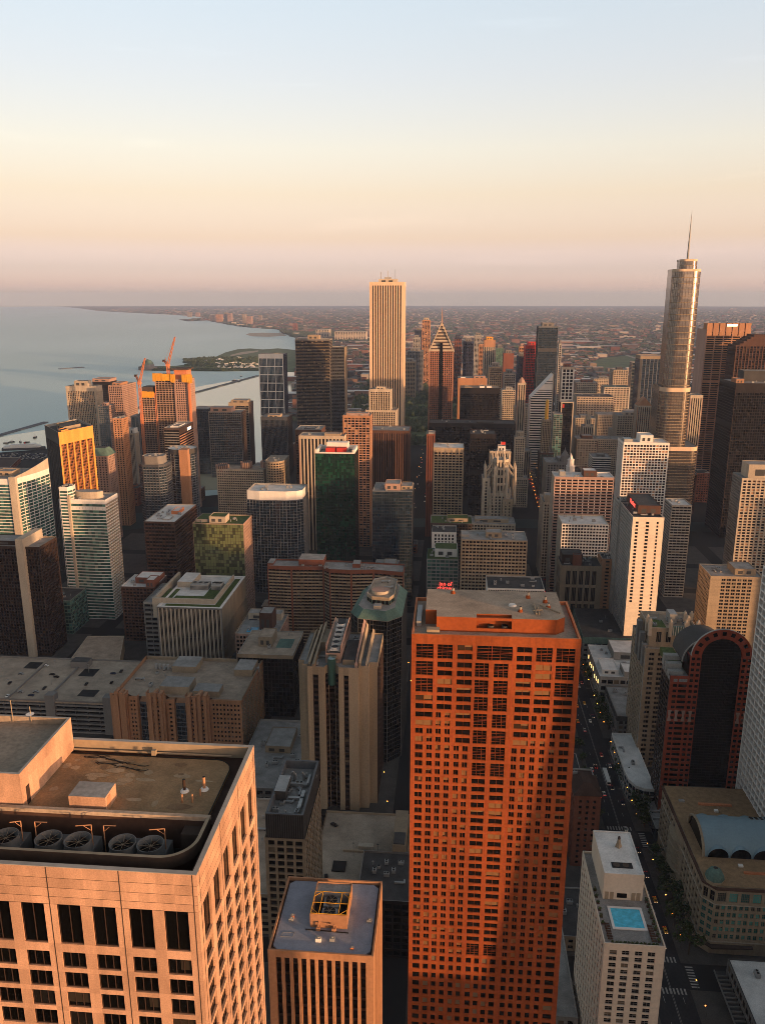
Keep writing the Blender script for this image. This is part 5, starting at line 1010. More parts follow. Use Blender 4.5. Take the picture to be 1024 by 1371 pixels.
# small garage deck behind the ribbed tower
x0, x1, y0, y1 = -66.0, -17.0, 345.0, 408.0
r_ = thing('parking_garage', 'small sunlit parking deck with two light poles below the broad piered tower', 'garage', ((x0 + x1) / 2, 376, 0)); foot([(x0, y0), (x1, y1)])
mb = MB(); ms = ['tan']; facade(mb, (x0, y0), (x1, y0), 0, 26, ST(bay=6, fl=3.4, p=.1, sp=.4, d=1.5, wall='tan', glass='gl_black', top=1.2), ms); facade(mb, (x1, y0), (x1, y1), 0, 26, ST(bay=6, fl=3.4, p=.1, sp=.4, d=1.5, wall='tan', glass='gl_black', top=1.2), ms); mb.face([(x0, y1, 0), (x0, y0, 0), (x0, y0, 26), (x0, y1, 26)], 0); mb.build('wall', ms, r_)
mb = MB(); mb.box(x0 + .3, x1 - .3, y0 + .3, y1 - .3, 23.5, 25, 0); mb.build('roof_deck', ['concretedeck'], r_)
mb = MB(); mb.box(x0, x1, y1 - .4, y1, 25, 26.2, 0); mb.box(x1 - .4, x1, y0 + .4, y1 - .5, 25, 26.2, 0); mb.box(-52, -36, 374, 375, 25, 26.2, 0); mb.box(-44, -36, 376, 379, 25, 27.5, 1); mb.box(-56, -49, 358, 366, 25, 25.6, 2); mb.build('parapet', ['sand', 'cream', 'rubber'], r_)
mb = MB(); mb.box(-25, -18, 366, 396, 0, 37, 0); mb.box(-24.4, -18.6, 366.6, 376, 37, 37.6, 1); mb.build('stair_tower', ['tan', 'roofdark'], r_)
for x, y in ((-46, 371), (-33, 371), (-37, 352)): mb = MB(); mb.tube((x, y, 25), (x, y, 33), .12, 0, 5); mb.box(x - .6, x + .6, y - .2, y + .2, 33, 33.2, 0, bottom=True); mb.build('light_pole', ['dgrey'], r_)
tower('low_block', 'long low roof lying between the hospital block and the broad piered tower', [(-131, 436), (-88, 436), (-88, 520), (-131, 520)], 20, ST(bay=5, fl=4, p=.3, sp=.4, d=.4, wall='grey', glass='gl_dark'), mat='roofgrey', units=12, seed=41, pents=((.3, .7, .5, .8, 5, 'tan'),))
tower('low_block', 'square low roof with vents behind the dark screened tan tower', [(-128, 340), (-84, 340), (-84, 420), (-128, 420)], 24, ST(bay=5, fl=4, p=.3, sp=.4, d=.4, wall='tan', glass='gl_dark'), mat='rooftan', units=12, seed=42, pents=((.1, .5, .2, .5, 4, 'grey'),))
# roof with plant beside granite tower
r_ = tower('office_building', 'low dark roof crowded with air units between the tan ribs and granite tower', [(-40, 330), (-13, 330), (-13, 366), (-40, 366)], 33, ST(bay=4, fl=4, p=.2, sp=.3, d=.4, wall='black', glass='gl_black'), mat='roofdark', units=9, seed=40, cop='grey', sc=.9)
# dark crowned grid building
q = [(-72, 284.5), (-55.2, 284.5), (-55.2, 326), (-72, 326)]; Hh = 110
r_ = tower('office_tower', 'tan gridded tower with a dark metal screen hiding roof machinery', q, Hh - 11, ST(bay=3.5, fl=3.3, p=.26, sp=.24, d=.9, wall='tan', glass='gl_dark', corner=.8, top=1.2), rooft=False)
tower('', '', inset(q, .5), Hh, ST(bay=.9, fl=30, p=.5, sp=0, d=.12, sd=.12, wall='dgrey', span='black', glass='black', corner=.1, top=.5), z0=Hh - 11.3, root=r_, part='plant_screen', rooft=False)
i1 = inset(q, .5); roof(r_, i1, Hh, 'roofgrey', 4.0, .9, 'bluegrey', units=0); zr = Hh - 4
roof_units(r_, [(-70, 287), (-57, 287), (-57, 323), (-70, 323)], zr, 14, 51, sc=.8)
for x, y in ((-65, 316), (-61, 316)): mb = MB(); mb.tube((x, y, zr), (x, y, zr + 2.5), .7, 0, 10); mb.tube((x, y, zr + 2.4), (x - .8, y - 1.0, zr + 4.6), .8, 0, 10, r2=.35); mb.build('exhaust_horn', ['steel'], r_)
mb = MB(); mb.tube((-66, 311, zr + 1), (-58.5, 311, zr + 1), .9, 0, 10); mb.tube((-58.5, 311, zr + 1), (-58.5, 318, zr + 1), .9, 0, 10); mb.box(-60, -58.5, 292, 306, zr + .5, zr + 1.6, 0); mb.box(-65, -58.5, 300, 301.2, zr + .5, zr + 1.6, 0); mb.build('air_duct', ['steel'], r_)
mb = MB(); mb.box(-71, -66, 300, 312, zr, zr + 4.5, 0, top=1); mb.build('plant_room', ['dgrey', 'mechmetal'], r_)
# ------------------------------------------------------------------ between the granite tower and the river
r_ = T('office_building', 'small white checkerboard building with black window slots', (578, 611, 712, 790, 26), ST(bay=3.6, fl=3.6, p=.5, sp=.3, d=.4, wall='white', glass='gl_black', corner=2, top=2.5), mat='roofdark', units=3)
q, h = fbox(571, 614, 748, 725, 34)
r_ = tower('hotel', 'narrow glass hotel carrying a red lit two line sign on its front', q, h, ST(bay=4.2, fl=3.4, p=.14, sp=.3, d=.5, wall='ltgrey', glass='gl_green', corner=.6, top=1.2), mat='greenroof', pents=((.25, .95, .3, .9, 8, 'white'),), cop='copper')
def sign(txt, size, loc, rz, mat, name, parent, ext=.15, rx=math.pi / 2):
    cu = bpy.data.curves.new(name, 'FONT'); cu.body = txt; cu.size = size; cu.extrude = ext; cu.align_x = 'CENTER'; cu.space_line = .8
    ob = bpy.data.objects.new(name, cu); COL.objects.link(ob); dg = bpy.context.evaluated_depsgraph_get(); me = bpy.data.meshes.new_from_object(ob.evaluated_get(dg)); bpy.data.objects.remove(ob)
    me.materials.clear(); me.materials.append(MATS[mat]); o = bpy.data.objects.new(name, me); COL.objects.link(o); o.parent = parent; o.location = Vector(loc) - Vector(parent.location); o.rotation_euler = (rx, 0, rz); return o
a = aty(596, 790, 725); sign('inn of\nchicago', 5.2, (a.x, 724.2, a.z + 4.6), 0, 'signred', 'lit_sign', r_)
T('office_building', 'wide tan gridded block with one row of taller openings under its flat roof', (617.5, 706, 722, 690, 30), ST(bay=3.2, fl=3.1, p=.26, sp=.42, d=.9, pd=.25, wall='sand', glass='gl_brown', corner=.6, top=1.5, mech=()), mat='roofgrey', pents=((.38, .62, .35, .8, 5, 'tan'), (.0, .12, .4, .9, 2, 'ltgrey')), units=7, cop='ltgrey', seed=61)
T('office_building', 'low pale block of close white fins with skylights along its roof', (652.5, 729, 787, 636, 32), ST(bay=1.9, fl=60, p=.4, sp=0, d=.9, wall='white', pier='cream', span='dgrey', glass='gl_dark', corner=.4, top=1.6), mat='roofdark', units=8, cop='ltgrey', seed=62, eastst='plain')
r_ = T('office_tower', 'slim tan gridded tower with white roof beside a brown slab', (580, 621, 599, 985, 34), ST(bay=4.6, fl=3.3, p=.26, sp=.36, d=.8, wall='sand', glass='gl_dark', corner=1.2, top=6), mat='roofwhite', units=4)
T('office_tower', 'narrow rust brown slab standing behind the slim tan tower', (571, 582, 581, 1060, 30), ST(bay=3, fl=60, p=.6, sp=0, d=.5, wall='brick', glass='gl_brown'), mat='roofgrey', pents=((.2, .9, .2, .8, 2, 'ltgrey'),))
for (nm, lb, px, k) in (('low_block', 'flat roofed podium of dark glass behind the white checkerboard building', (576, 632, 700, 840, 34), 0), ('low_block', 'orange sided low podium at the foot of the gothic tower', (600, 690, 700, 870, 30), 1), ('office_building', 'grey low building with white rooftop beside the dark grey glass tower', (500, 532, 762, 720, 30), 2)):
    T(nm, lb, px, [S_dk.but(wall='dgrey'), S_sand, ST(bay=3, fl=3.6, p=.3, sp=.3, d=.4, wall='brick', glass='gl_dark')][k], mat=['greenroof', 'roofgrey', 'roofgrey'][k], units=4, seed=70 + k, pents=((.4, .9, .3, .8, 4, 'sand'),))
# ------------------------------------------------------------------ gothic tower
def gothic():
    D = 930; q, H = fbox(655, 683, 660, D, 26); x0, x1 = q[0][0], q[1][0]; w = x1 - x0; cx = (x0 + x1) / 2
    r_ = tower('gothic_tower', 'gothic stone tower with flying buttresses around a spiky crown', q, H, ST(bay=4.2, fl=3.6, p=.52, sp=.4, d=.6, wall='cream', glass='gl_dark', corner=2, top=4), mat='roofgrey')
    mb = MB(); qa, ha = fbox(673, 686, 668, D - 5, 30); mb2 = MB(); ms = ['cream']
    tower('', '', qa, ha, ST(bay=4.5, fl=3.6, p=.6, sp=.5, d=.5, wall='sand', glass='gl_dark', corner=1.2, top=4), root=r_, part='west_bay', mat='roofgrey')
    qa, ha = fbox(646, 656, 640, D + 2, 24); tower('', '', qa, ha, ST(bay=4.2, fl=3.6, p=.6, sp=.3, d=.6, sd=.4, wall='cream', glass='gl_dark', corner=1.5, top=4), root=r_, part='east_bay', mat='roofgrey')
    cy = D + 14; R0 = w * .44; ht = aty(667, 609, cy).z; oc = [(cx + R0 * math.cos(t), cy + R0 * math.sin(t)) for t in [math.pi + math.pi / 8 + i * math.pi / 4 for i in range(8)]]
    tower('', '', oc, ht - 4, ST(bay=3, fl=9, p=.45, sp=.3, d=.8, wall='cream', glass='gl_dark', corner=.6, top=3), z0=H - 1, root=r_, part='crown', mat='roofgrey')
    for i in range(8):
        t = math.pi / 8 + i * math.pi / 4; mb = MB(); ox, oy = cx + (R0 + 8) * math.cos(t), cy + (R0 + 8) * math.sin(t); ix, iy = cx + R0 * math.cos(t), cy + R0 * math.sin(t); zb = H - 8
        mb.cone((ox, oy), 1.6, 1.4, zb - 6, ht - 16, 6, 0); mb.cone((ox, oy), 1.7, .05, ht - 16, ht - 8, 6, 0); mb.tube((ox, oy, ht - 20), (ix, iy, ht - 9), .9, 0, 4); mb.tube((ox, oy, ht - 27), (ix, iy, ht - 17), .9, 0, 4); mb.build('flying_buttress', ['cream'], r_)
        mb = MB(); mb.cone((ix, iy), 1.2, 1.1, ht - 8, ht - 1, 6, 0); mb.cone((ix, iy), 1.3, .05, ht - 1, ht + 4.5, 6, 0); mb.build('pinnacle', ['cream'], r_)
    for fx in (.02, .25, .5, .75, .98):
        mb = MB(); x = x0 + w * fx; mb.cone((x, D + .6), 1.2, 1.0, H - 3, H + 3, 6, 0); mb.cone((x, D + .6), 1.1, .05, H + 3, H + 8, 6, 0); mb.build('pinnacle', ['cream'], r_)
    mb = MB(); mb.tube((cx, cy, ht - 4), (cx, cy, ht + 16), .2, 0, 5); fp_ = mb.build('flagpole', ['ltgrey'], r_); mb = MB(); mb.box(cx, cx + 5, cy - .05, cy + .05, ht + 12, ht + 15.5, 0, bottom=True); mb.build('flag', ['red'], fp_)
gothic()
r_ = T('slender_tower', 'slender tapering cream skyscraper by the bridge with a stepped top', (685, 707, 640, 1230, 22), ST(bay=3, fl=3.5, p=.46, sp=.34, d=.6, wall='cream', glass='gl_dark', corner=1.6, top=3), mat='roofgrey')
q, h = fbox(689, 703, 585, 1233, 15); tower('', '', q, h, ST(bay=3, fl=3.5, p=.46, sp=.34, d=.6, wall='cream', glass='gl_dark', corner=1.2, top=3), root=r_, part='upper_shaft', mat='roofgrey')
oc = [((q[0][0] + q[1][0]) / 2 + 6 * math.cos(t), 1241 + 6 * math.sin(t)) for t in [math.pi + math.pi / 8 + i * math.pi / 4 for i in range(8)]]; tower('', '', oc, h + 8, ST(bay=2.5, fl=6, p=.5, sp=.3, d=.5, wall='cream', corner=.4, top=2), z0=h - 1, root=r_, part='crown', mat='roofgrey')
T('apartment_tower', 'thin pale tower with a white roof tank left of the slender cream skyscraper', (655, 684, 604, 1160, 20), S_rib.but(wall='sand', bay=3.4), pents=((.4, .75, .2, .8, 8, 'white'),))
# ------------------------------------------------------------------ black office slabs
T('office_tower', 'very wide low black office slab spanning behind the gothic tower', (574, 690, 566, 1300, 44), S_black.but(bay=2.4), mat='roofdark', pents=((.55, .75, .2, .7, 2, 'dgrey'),), cop='dkbrown', units=4)
T('office_tower', 'black office tower with a flat grid roof in front of the wide slab', (629.5, 664, 581, 1175, 42), S_black.but(bay=2.2), mat='dgrey', cop='dkbrown', units=6, sc=1.3)
T('office_tower', 'tall black office tower with round white tanks along its roof', (616, 668.5, 519, 1420, 40), S_black.but(bay=2.4, mech=(0, 1)), mat='rooftan', cop='tan', pents=((.12, .3, .2, .8, 2, 'sand'), (.5, .62, .2, .8, 3, 'white'), (.68, .8, .2, .8, 3, 'white')))
r_ = T('office_tower', 'broad tower with a blank orange stone end rising above the black towers', (613, 652, 506, 1560, 40), ST(bay=40, fl=300, p=1, sp=1, d=.1, wall='orange', corner=2, top=8), mat='roofgrey', pents=((.55, .95, .2, .8, 4, 'pink'), (.1, .25, .2, .8, 2, 'white')))
T('office_building', 'dark gridded wing with open steel roof beside the tall black tower', (666, 690, 604, 1330, 30), ST(bay=2.4, fl=3.5, p=.4, sp=.3, d=.5, wall='tan', glass='gl_dark', top=6, topmat='ltgrey'), mat='roofdark', units=3)
# ------------------------------------------------------------------ chiselled tower with spire
def spire_tower():
    D = 1520; q, H = fbox(574, 607.5, 470, D, 46); x0, x1 = q[0][0], q[1][0]; w = x1 - x0; cx = (x0 + x1) / 2; cy = D + 23
    r_ = tower('spired_tower', 'grey and pink tower with stepped chevron gables rising to a needle spire', q, H, ST(bay=3.6, fl=3.6, p=.42, sp=.34, d=.5, wall='redstone', span='brick', glass='gl_dark', corner=2.5, top=1), rooft=False)
    mb = MB(); a = aty(590, 459, D - .5); mb.box(cx - 2.6, cx + 2.6, D - 1.2, D + 2, 0, a.z, 0); mb.build('glass_slot', ['gl_black'], r_)
    zt = aty(590.5, 432, cy).z; n = 9
    for i in range(n):           # stepped gable layers
        f0 = i / n; hw = (w / 2) * (1 - f0) + .6; hd = 23 * (1 - f0 * .96) + .6; za = H + (zt - H) * i / n; zb = H + (zt - H) * (i + 1) / n
        mb = MB(); mb.box(cx - hw, cx + hw, cy - hd, cy + hd, za - .2, za + (zb - za) * .55, 0, bottom=True); mb.box(cx - hw * .95, cx + hw * .95, cy - hd * .95, cy + hd * .95, za + (zb - za) * .55, zb, 1); mb.build('gable_step', ['cream', 'darkbrick'], r_)
    for s in (-1, 1):            # sloping light edges of the gable
        mb = MB(); mb.tube((cx + s * (w / 2), D - .8, H - 1), (cx, D + 16, zt), 1.3, 0, 4); mb.build('gable_edge', ['cream'], r_)
    mb = MB(); sp = aty(590, 411, cy).z; mb.cone((cx, cy), 1.6, .9, zt - 3, zt + (sp - zt) * .55, 8, 0); mb.cone((cx, cy), .8, .1, zt + (sp - zt) * .55, sp, 6, 0); mb.build('spire', ['pink'], r_)
spire_tower()
# slanted diamond top
def diamond():
    D = 1530; q, H = fbox(710, 738.5, 533, D, 40); x0, x1 = q[0][0], q[1][0]
    r_ = thing('slant_roof_tower', 'white tower of black bands cut by a steep diamond shaped sloping roof', 'building', ((x0 + x1) / 2, D + 20, 0)); foot(q); mb = MB(); ms = ['white']
    bst = ST(bay=60, fl=4.6, p=0, sp=.5, d=.5, wall='white', glass='gl_black', corner=.1, top=0)
    for i in range(4): facade(mb, q[i], q[(i + 1) % 4], 0, H, bst if i == 0 else (bst if i in (1, 3) else None), ms)
    tb = aty(738.5, 502, D); zt = tb.z; w = x1 - x0
    n = 11      # the slope rises from east to west, in bands
    prev = None
    for i in range(n):
        a, b = i / n, (i + 1) / n; za, zb = H + (zt - H) * a, H + (zt - H) * b
        for (c0, c1, m) in ((0, .62, 0), (.62, 1, 1)):
            f0, f1 = a + (b - a) * c0, a + (b - a) * c1; z0_, z1_ = H + (zt - H) * f0, H + (zt - H) * f1; d = 0.0 if m == 0 else .4
            mt = m if i in (0, 1, 2, 3, 6, 7) or m == 0 else 0
            mb.face([(x0 + w * f0, D + d, z0_), (x1, D + d, z0_), (x1, D + d, z1_), (x0 + w * f1, D + d, z1_)], 0 if mt == 0 else ms.index('gl_black') if 'gl_black' in ms else 0)
    mb.face([(x0, D, H), (x1, D, zt), (x1, D + 40, zt), (x0, D + 40, H)][::1], 0); mb.face([(x1, D, H), (x1, D + 40, H), (x1, D + 40, zt), (x1, D, zt)], 0); mb.build('wall', ms, r_)
    mb = MB(); mb.box(x1 + .05, x1 + 1.5, D - .6, D + 40, 0, zt + 1, 0); mb.build('slope_edge', ['cream'], r_)
diamond()
r_ = T('office_tower', 'dark green tower stepping up to a gilded pinnacle', (722, 741, 606, 1300, 26), ST(bay=2.6, fl=3.4, p=.4, sp=.34, d=.4, wall='darkbrick', glass='gl_green', corner=1, top=3, topmat='brown'), mat='roofdark')
q, h = fbox(726, 738, 562, 1304, 16); tower('', '', q, h, ST(bay=2.4, fl=3.4, p=.4, sp=.3, d=.4, wall='tan', glass='gl_dark', corner=.8, top=3), root=r_, part='upper_shaft', mat='roofdark')
cx = (q[0][0] + q[1][0]) / 2; mb = MB(); zt = aty(733.5, 534, 1312).z; mb.cone((cx, 1312), 3.2, 2.6, h - 1, zt - 4, 8, 0); mb.cone((cx, 1312), 3.0, .2, zt - 4, zt, 8, 0); mb.build('gilded_pinnacle', ['goldleaf'], r_)
T('office_building', 'small dark green glass block squeezed beside the gilded pinnacle', (741, 753, 554, 1360, 26), S_cw.but(wall='copper', glass='gl_teal', bay=5), mat='roofgrey')
T('apartment_tower', 'cream tower with large square white window frames and a brown cap', (752, 769, 491, 1560, 26), ST(bay=6.5, fl=6.4, p=.3, sp=.24, d=.9, wall='white', glass='gl_brown', corner=1.5, top=5, topmat='cream'), pents=((.2, .7, .2, .8, 6, 'brick'),), eastst=S_rib.but(wall='cream'))
T('office_tower', 'black glass tower edged in white with a red mark below its roof', (751, 768, 538, 1380, 28), ST(bay=3.5, fl=3.6, p=.05, sp=.1, d=.3, wall='cream', pier='black', span='black', glass='gl_black', corner=1.8, top=2), mat='roofgrey')
q, h = fbox(751, 768, 538, 1380, 28); mb = MB(); mb.box(q[0][0] + 2.4, q[0][0] + 5.2, 1379.6, 1379.95, h - 10, h - 3.5, 0); mb.build('red_mark', ['red'], [o for o in COL.objects if o.get('label', '').startswith('black glass tower edged')][0])
r_ = T('office_tower', 'cream gothic tower with a narrow setback shaft and rounded top', (689, 711, 603, 1440, 30), S_rib.but(bay=4, p=.5), mat='roofgrey'); q, h = fbox(693, 704, 513, 1450, 16)
tower('', '', q, h, S_rib.but(bay=4, p=.5, wall='pink'), root=r_, part='upper_shaft', mat='roofgrey'); cx = (q[0][0] + q[1][0]) / 2; mb = MB(); mb.cone((cx, 1458), 7, 4.5, h - 1, h + 5, 8, 0); mb.cone((cx, 1458), 4.5, .5, h + 5, h + 10, 8, 0); mb.build('crown', ['pink'], r_)
# ------------------------------------------------------------------ stepped mirror tower with needle
def mirror_tower():
    D = 1075; cx0 = aty(878, 560, D).x; r_ = None
    def rr(xa, xb, ya, yb, rad, n=22):        # plan with two rounded ends on the near side
        pts = [(xa + rad - rad * math.cos(t), ya + rad - rad * math.sin(t)) for t in [i * math.pi / 2 / n for i in range(n + 1)]]
        pts += [(xb - rad + rad * math.sin(t), ya + rad - rad * math.cos(t)) for t in [i * math.pi / 2 / n for i in range(n + 1)]]
        return pts + [(xb, yb), (xa, yb)]
    st = ST(bay=2.6, fl=3.7, p=.05, sp=.22, d=.18, sd=.06, wall='tan', pier='steel', span='gl_mirror', glass='gl_mirror', corner=.05, top=3, topmat='steel')
    tiers = [('base_tier', 886, 936, 655, 598, 56, 12), ('middle_tier', 886, 929, 598, 519, 48, 13), ('upper_tier', 903, 941, 519, 360, 34, 12), ('top_tier', 912, 935, 360, 347, 20, 7)]
    a0 = fbox(868, 936, 598, D, 60)[0]
    root = thing('mirror_tower', 'mirrored glass tower stepping back to a needle spire and flashing gold sunlight', 'building', (a0[0][0] * .5 + a0[1][0] * .5, D + 30, 0))
    zprev = 0
    for k, (nm, xl, xr, yb, yt, dep, rad) in enumerate(tiers):
        Dd = D + (0, 1, 4, 10)[k]; q, z = fbox(xl, xr - (2 if k == 1 else 0), yt, Dd, dep); pl = rr(q[0][0], q[1][0], Dd, Dd + dep, rad); z0 = max(0, zprev - 1.3); foot(pl); n = len(pl)
        cap = (5.5, 5.5, 3, 2.5)[k]; sk = MB(); fh = 3.7; nf = max(1, int((z - cap - z0) / fh)); zz = [z0 + (z - cap - z0) * i / nf for i in range(nf + 1)]
        for i in range(n - 1):
            for a, b in zip(zz, zz[1:]): sk.face([(*pl[i], a), (*pl[i + 1], a), (*pl[i + 1], b), (*pl[i], b)], 0)
        sk.face([(*pl[-1], z0), (*pl[0], z0), (*pl[0], z), (*pl[-1], z)], 0); sk.build(nm, ['gl_mirror'], root, smooth=True)
        bd = MB(); po = inset(pl, -.10)
        def band(za, zb, m, o_):
            for i in range(n - 1): bd.face([(*o_[i], za), (*o_[i + 1], za), (*o_[i + 1], zb), (*o_[i], zb)], m); bd.face([(*o_[i], zb), (*o_[i + 1], zb), (*pl[i + 1], zb), (*pl[i], zb)], m)
        for a in zz[1:-1:2] if k > 1 else zz[1:-1]: band(a - .35, a + .35, 0, po)
        band(z - cap, z, 1, inset(pl, -.22))
        bd.build('floor_band', ['tan', 'ivory'], root)
        mu = MB(); po = inset(pl, -.16)
        for i in range(0, n - 1):
            L_ = math.dist(pl[i], pl[i + 1]); m = max(1, int(L_ / 3)) if L_ > 4 else 1
            for t_ in range(m):
                if m == 1 and i % 3: continue
                a = Vector(pl[i]).lerp(Vector(pl[i + 1]), t_ / m); u = (Vector(pl[i + 1]) - Vector(pl[i])).normalized(); mu.obox(tuple(a), (u.x, u.y), .09, .16, z0, z - cap, 0)
        mu.build('mullion', ['brown'], root)
        roof(root, pl, z, 'roofgrey', 1.0, .45, 'tan'); zprev = z
    t = aty(924.5, 281, D + 20); b = aty(920, 347, D + 20); mb = MB(); mb.cone((b.x, D + 20), 1.5, .9, b.z - 3, b.z + (t.z - b.z) * .5, 10, 0); mb.cone((b.x, D + 20), .9, .15, b.z + (t.z - b.z) * .5, t.z, 8, 0); mb.build('spire', ['ltgrey'], root)
mirror_tower()
T('office_tower', 'pale striped tower glowing orange just behind the mirror tower', (924, 941, 529, 1330, 30), S_rib.but(wall='pink', bay=3.6, p=.5, top=5), par=1)
q, h = fbox(945, 1005, 441, 1400, 50)
r_ = tower('castellated_tower', 'broad orange concrete tower with a notched castle like top', q, h, ST(bay=12.5, fl=3.6, p=.12, sp=.4, d=1.2, pd=.2, wall='pink', span='orange', glass='gl_dark', corner=1.5, top=4, mech=(22,)), mat='roofgrey', eastst='plain')
x0, x1 = q[0][0], q[1][0]
for i in range(7): mb = MB(); a = x0 + (x1 - x0) * (i + .08) / 7; mb.box(a, a + (x1 - x0) / 7 * .84, 1399, 1420, h - 10, h + 10, 0, bottom=True); mb.build('merlon', ['orange'], r_)
mb = MB(); mb.box(x0 + 32, x0 + 48, 1398.4, 1398.9, h + 5, h + 8.5, 0); mb.build('lit_sign', ['signwhite'], r_)
q, h = fbox(985, 1045, 462, 1330, 40)
r_ = tower('office_tower', 'dark maroon tower with a stair stepped roofline at the edge of the city', q, h, ST(bay=5, fl=3.7, p=.3, sp=.3, d=.7, sd=.5, wall='brown', span='dkbrown', glass='gl_brown', top=2), mat='roofdark')
for i in range(5): mb = MB(); a = q[0][0] + 6 + i * 5; mb.box(a, a + 40, 1331, 1366, h - 1 + i * 3.4, h + 2.4 + i * 3.4, 0, bottom=True); mb.build('roof_step', ['brown'], r_)
r_ = T('office_tower', 'huge plain black office tower with an orange plant box on its roof', (985, 1060, 513, 1085, 66), S_black.but(bay=3, fl=3.7, top=5, wall='dkbrown', mech=(0, 1)), mat='roofgrey', eastst=S_black.but(bay=2.2), pents=((.03, .17, .1, .4, 6, 'orange'), (.3, .9, .55, .9, 14, 'dgrey')), cop='dkbrown')
r_ = T('apartment_tower', 'tall cream tower of bay windows with an angled roof block at the edge of view', (993, 1070, 640, 860, 30), ST(bay=4.6, fl=3.1, p=.3, sp=.36, d=1.1, wall='cream', glass='gl_warm', corner=1, top=2.5), mat='roofgrey', eastst=ST(bay=3.4, fl=3.1, p=.3, sp=.4, d=.9, wall='grey', glass='gl_dark'), pents=((.12, .9, .12, .85, 15, 'cream'),))
T('apartment_tower', 'white gridded apartment tower reflecting patches of orange, in front of the mirror tower', (834.5, 896, 592, 925, 32), ST(bay=3.5, fl=3.1, p=.24, sp=.3, d=.5, wall='white', glass='gl_warm', corner=.9, top=3), mat='roofwhite', pents=((.38, .66, .15, .8, 8.5, 'white'), (.05, .25, .3, .8, 3, 'ltgrey')), units=3, cop='cream')  # orange reflections put into the pane colours
T('apartment_tower', 'small grey tower of thin balconies at the foot of the mirror tower', (899, 926, 676, 850, 30), ST(bay=4, fl=3.1, p=.12, sp=.4, d=1.0, pd=.4, wall='ltgrey', pier='grey', glass='gl_dark', corner=.4, top=2), mat='roofwhite', units=3)
r_ = T('hotel_slab', 'wide pink slab hotel of horizontal window slots with a brown roof box', (742, 822, 638, 845, 26), ST(bay=6.2, fl=3.15, p=.14, sp=.44, d=.9, pd=.2, wall='pink', pier='white', span='pink', glass='gl_brown', corner=.6, top=3), mat='roofwhite', pents=((.5, .72, .2, .8, 7, 'brown'), (.1, .2, .3, .7, 5, 'ltgrey')), cop='white', eastst=S_grey.but(fl=3.15))
T('office_building', 'square white grid block standing in front of the pink slab hotel', (752, 815, 701, 790, 36), ST(bay=3.0, fl=3.2, p=.3, sp=.36, d=.8, wall='white', glass='gl_dark', corner=.5, top=1.2), mat='roofwhite', units=7, cop='cream', eastst=S_grey.but(bay=3), seed=77)
r_ = T('stone_building', 'old grey stone building with tall arched bays and a dark cluttered roof', (751, 806, 757, 735, 30), ST(bay=5.6, fl=17, p=.34, sp=.16, d=1.0, wall='tan', span='sand', glass='gl_dark', corner=4, top=5, mull=2), mat='roofdark', units=8, pents=((.05, .55, .3, .9, 9, 'dkbrown'), (.3, .5, .1, .3, 11, 'brick')), seed=78, cop='tan')
T('stone_building', 'narrow orange annex beside the old stone building', (806, 821, 748, 736, 24), ST(bay=6, fl=3.4, p=.6, sp=.5, d=.5, wall='orange', glass='gl_dark', corner=1, top=2), mat='roofdark')
# cream hotel with red script
q, h = fbox(847, 889, 692, 672, 60); x0, x1 = q[0][0], q[1][0]; w = x1 - x0
r_ = thing('hotel_tower', 'plain cream hotel tower with three window columns and a red script sign', 'hotel', ((x0 + x1) / 2, 700, 0)); foot(q); ms = ['palecream']
rects = []; z = h - 4
while z > 26:
    if z > h - 76: rects.append((w * .10, w * .19, z - 1.9, z, 'w'))
    rects.append((w * .43, w * .53, z - 1.9, z, 'w')); rects.append((w * .77, w * .83, z - 1.9, z, 'w')); z -= 3.05
mb = MB(); wn = rect_wall(mb, q[0], q[1], 0, h, rects, .5); facade(mb, q[3], q[0], 0, h, ST(bay=3.2, fl=3.05, p=.4, sp=.45, d=.7, wall='ltgrey', glass='gl_dark', corner=.8, top=2), ms); facade(mb, q[1], q[2], 0, h, None, ms); facade(mb, q[2], q[3], 0, h, None, ms); mb.build('wall', ms, r_); windows(r_, wn, 'gl_dark', 'dkbrown', (2, 1))
roof(r_, q, h, 'roofdark', 1.0, .5, 'palecream', pents=((.25, .99, .2, .95, 8, 'brown'),), seed=80)
qw, hw = fbox(829, 846.5, 672, 722, 22); tower('', '', qw, hw, ST(bay=80, fl=300, p=1, sp=1, d=.1, wall='ltgrey', corner=.5, top=2), root=r_, part='side_wing', mat='roofdark', eastst=ST(bay=3, fl=3.05, p=.4, sp=.45, d=.6, wall='ltgrey', glass='gl_dark'))
a = Vector((x0 + w * .25 - .3, 704, h + 2.4)); sign('Marriott', 5.6, a, -math.pi / 2, 'signred', 'lit_sign', r_, .2)
r_ = tower('low_block', 'broad low block with a smooth dark grey roof and pale green edge', [(119, 664), (172, 664), (174, 767), (121, 767)], 30, ST(bay=5, fl=5, p=.2, sp=.5, d=.4, wall='grey', glass='gl_dark', top=6, topmat='copper'), mat='roofdark', units=3, cop='copper', seed=81, pents=((.78, .97, .3, .9, .8, 'bluegrey'),))
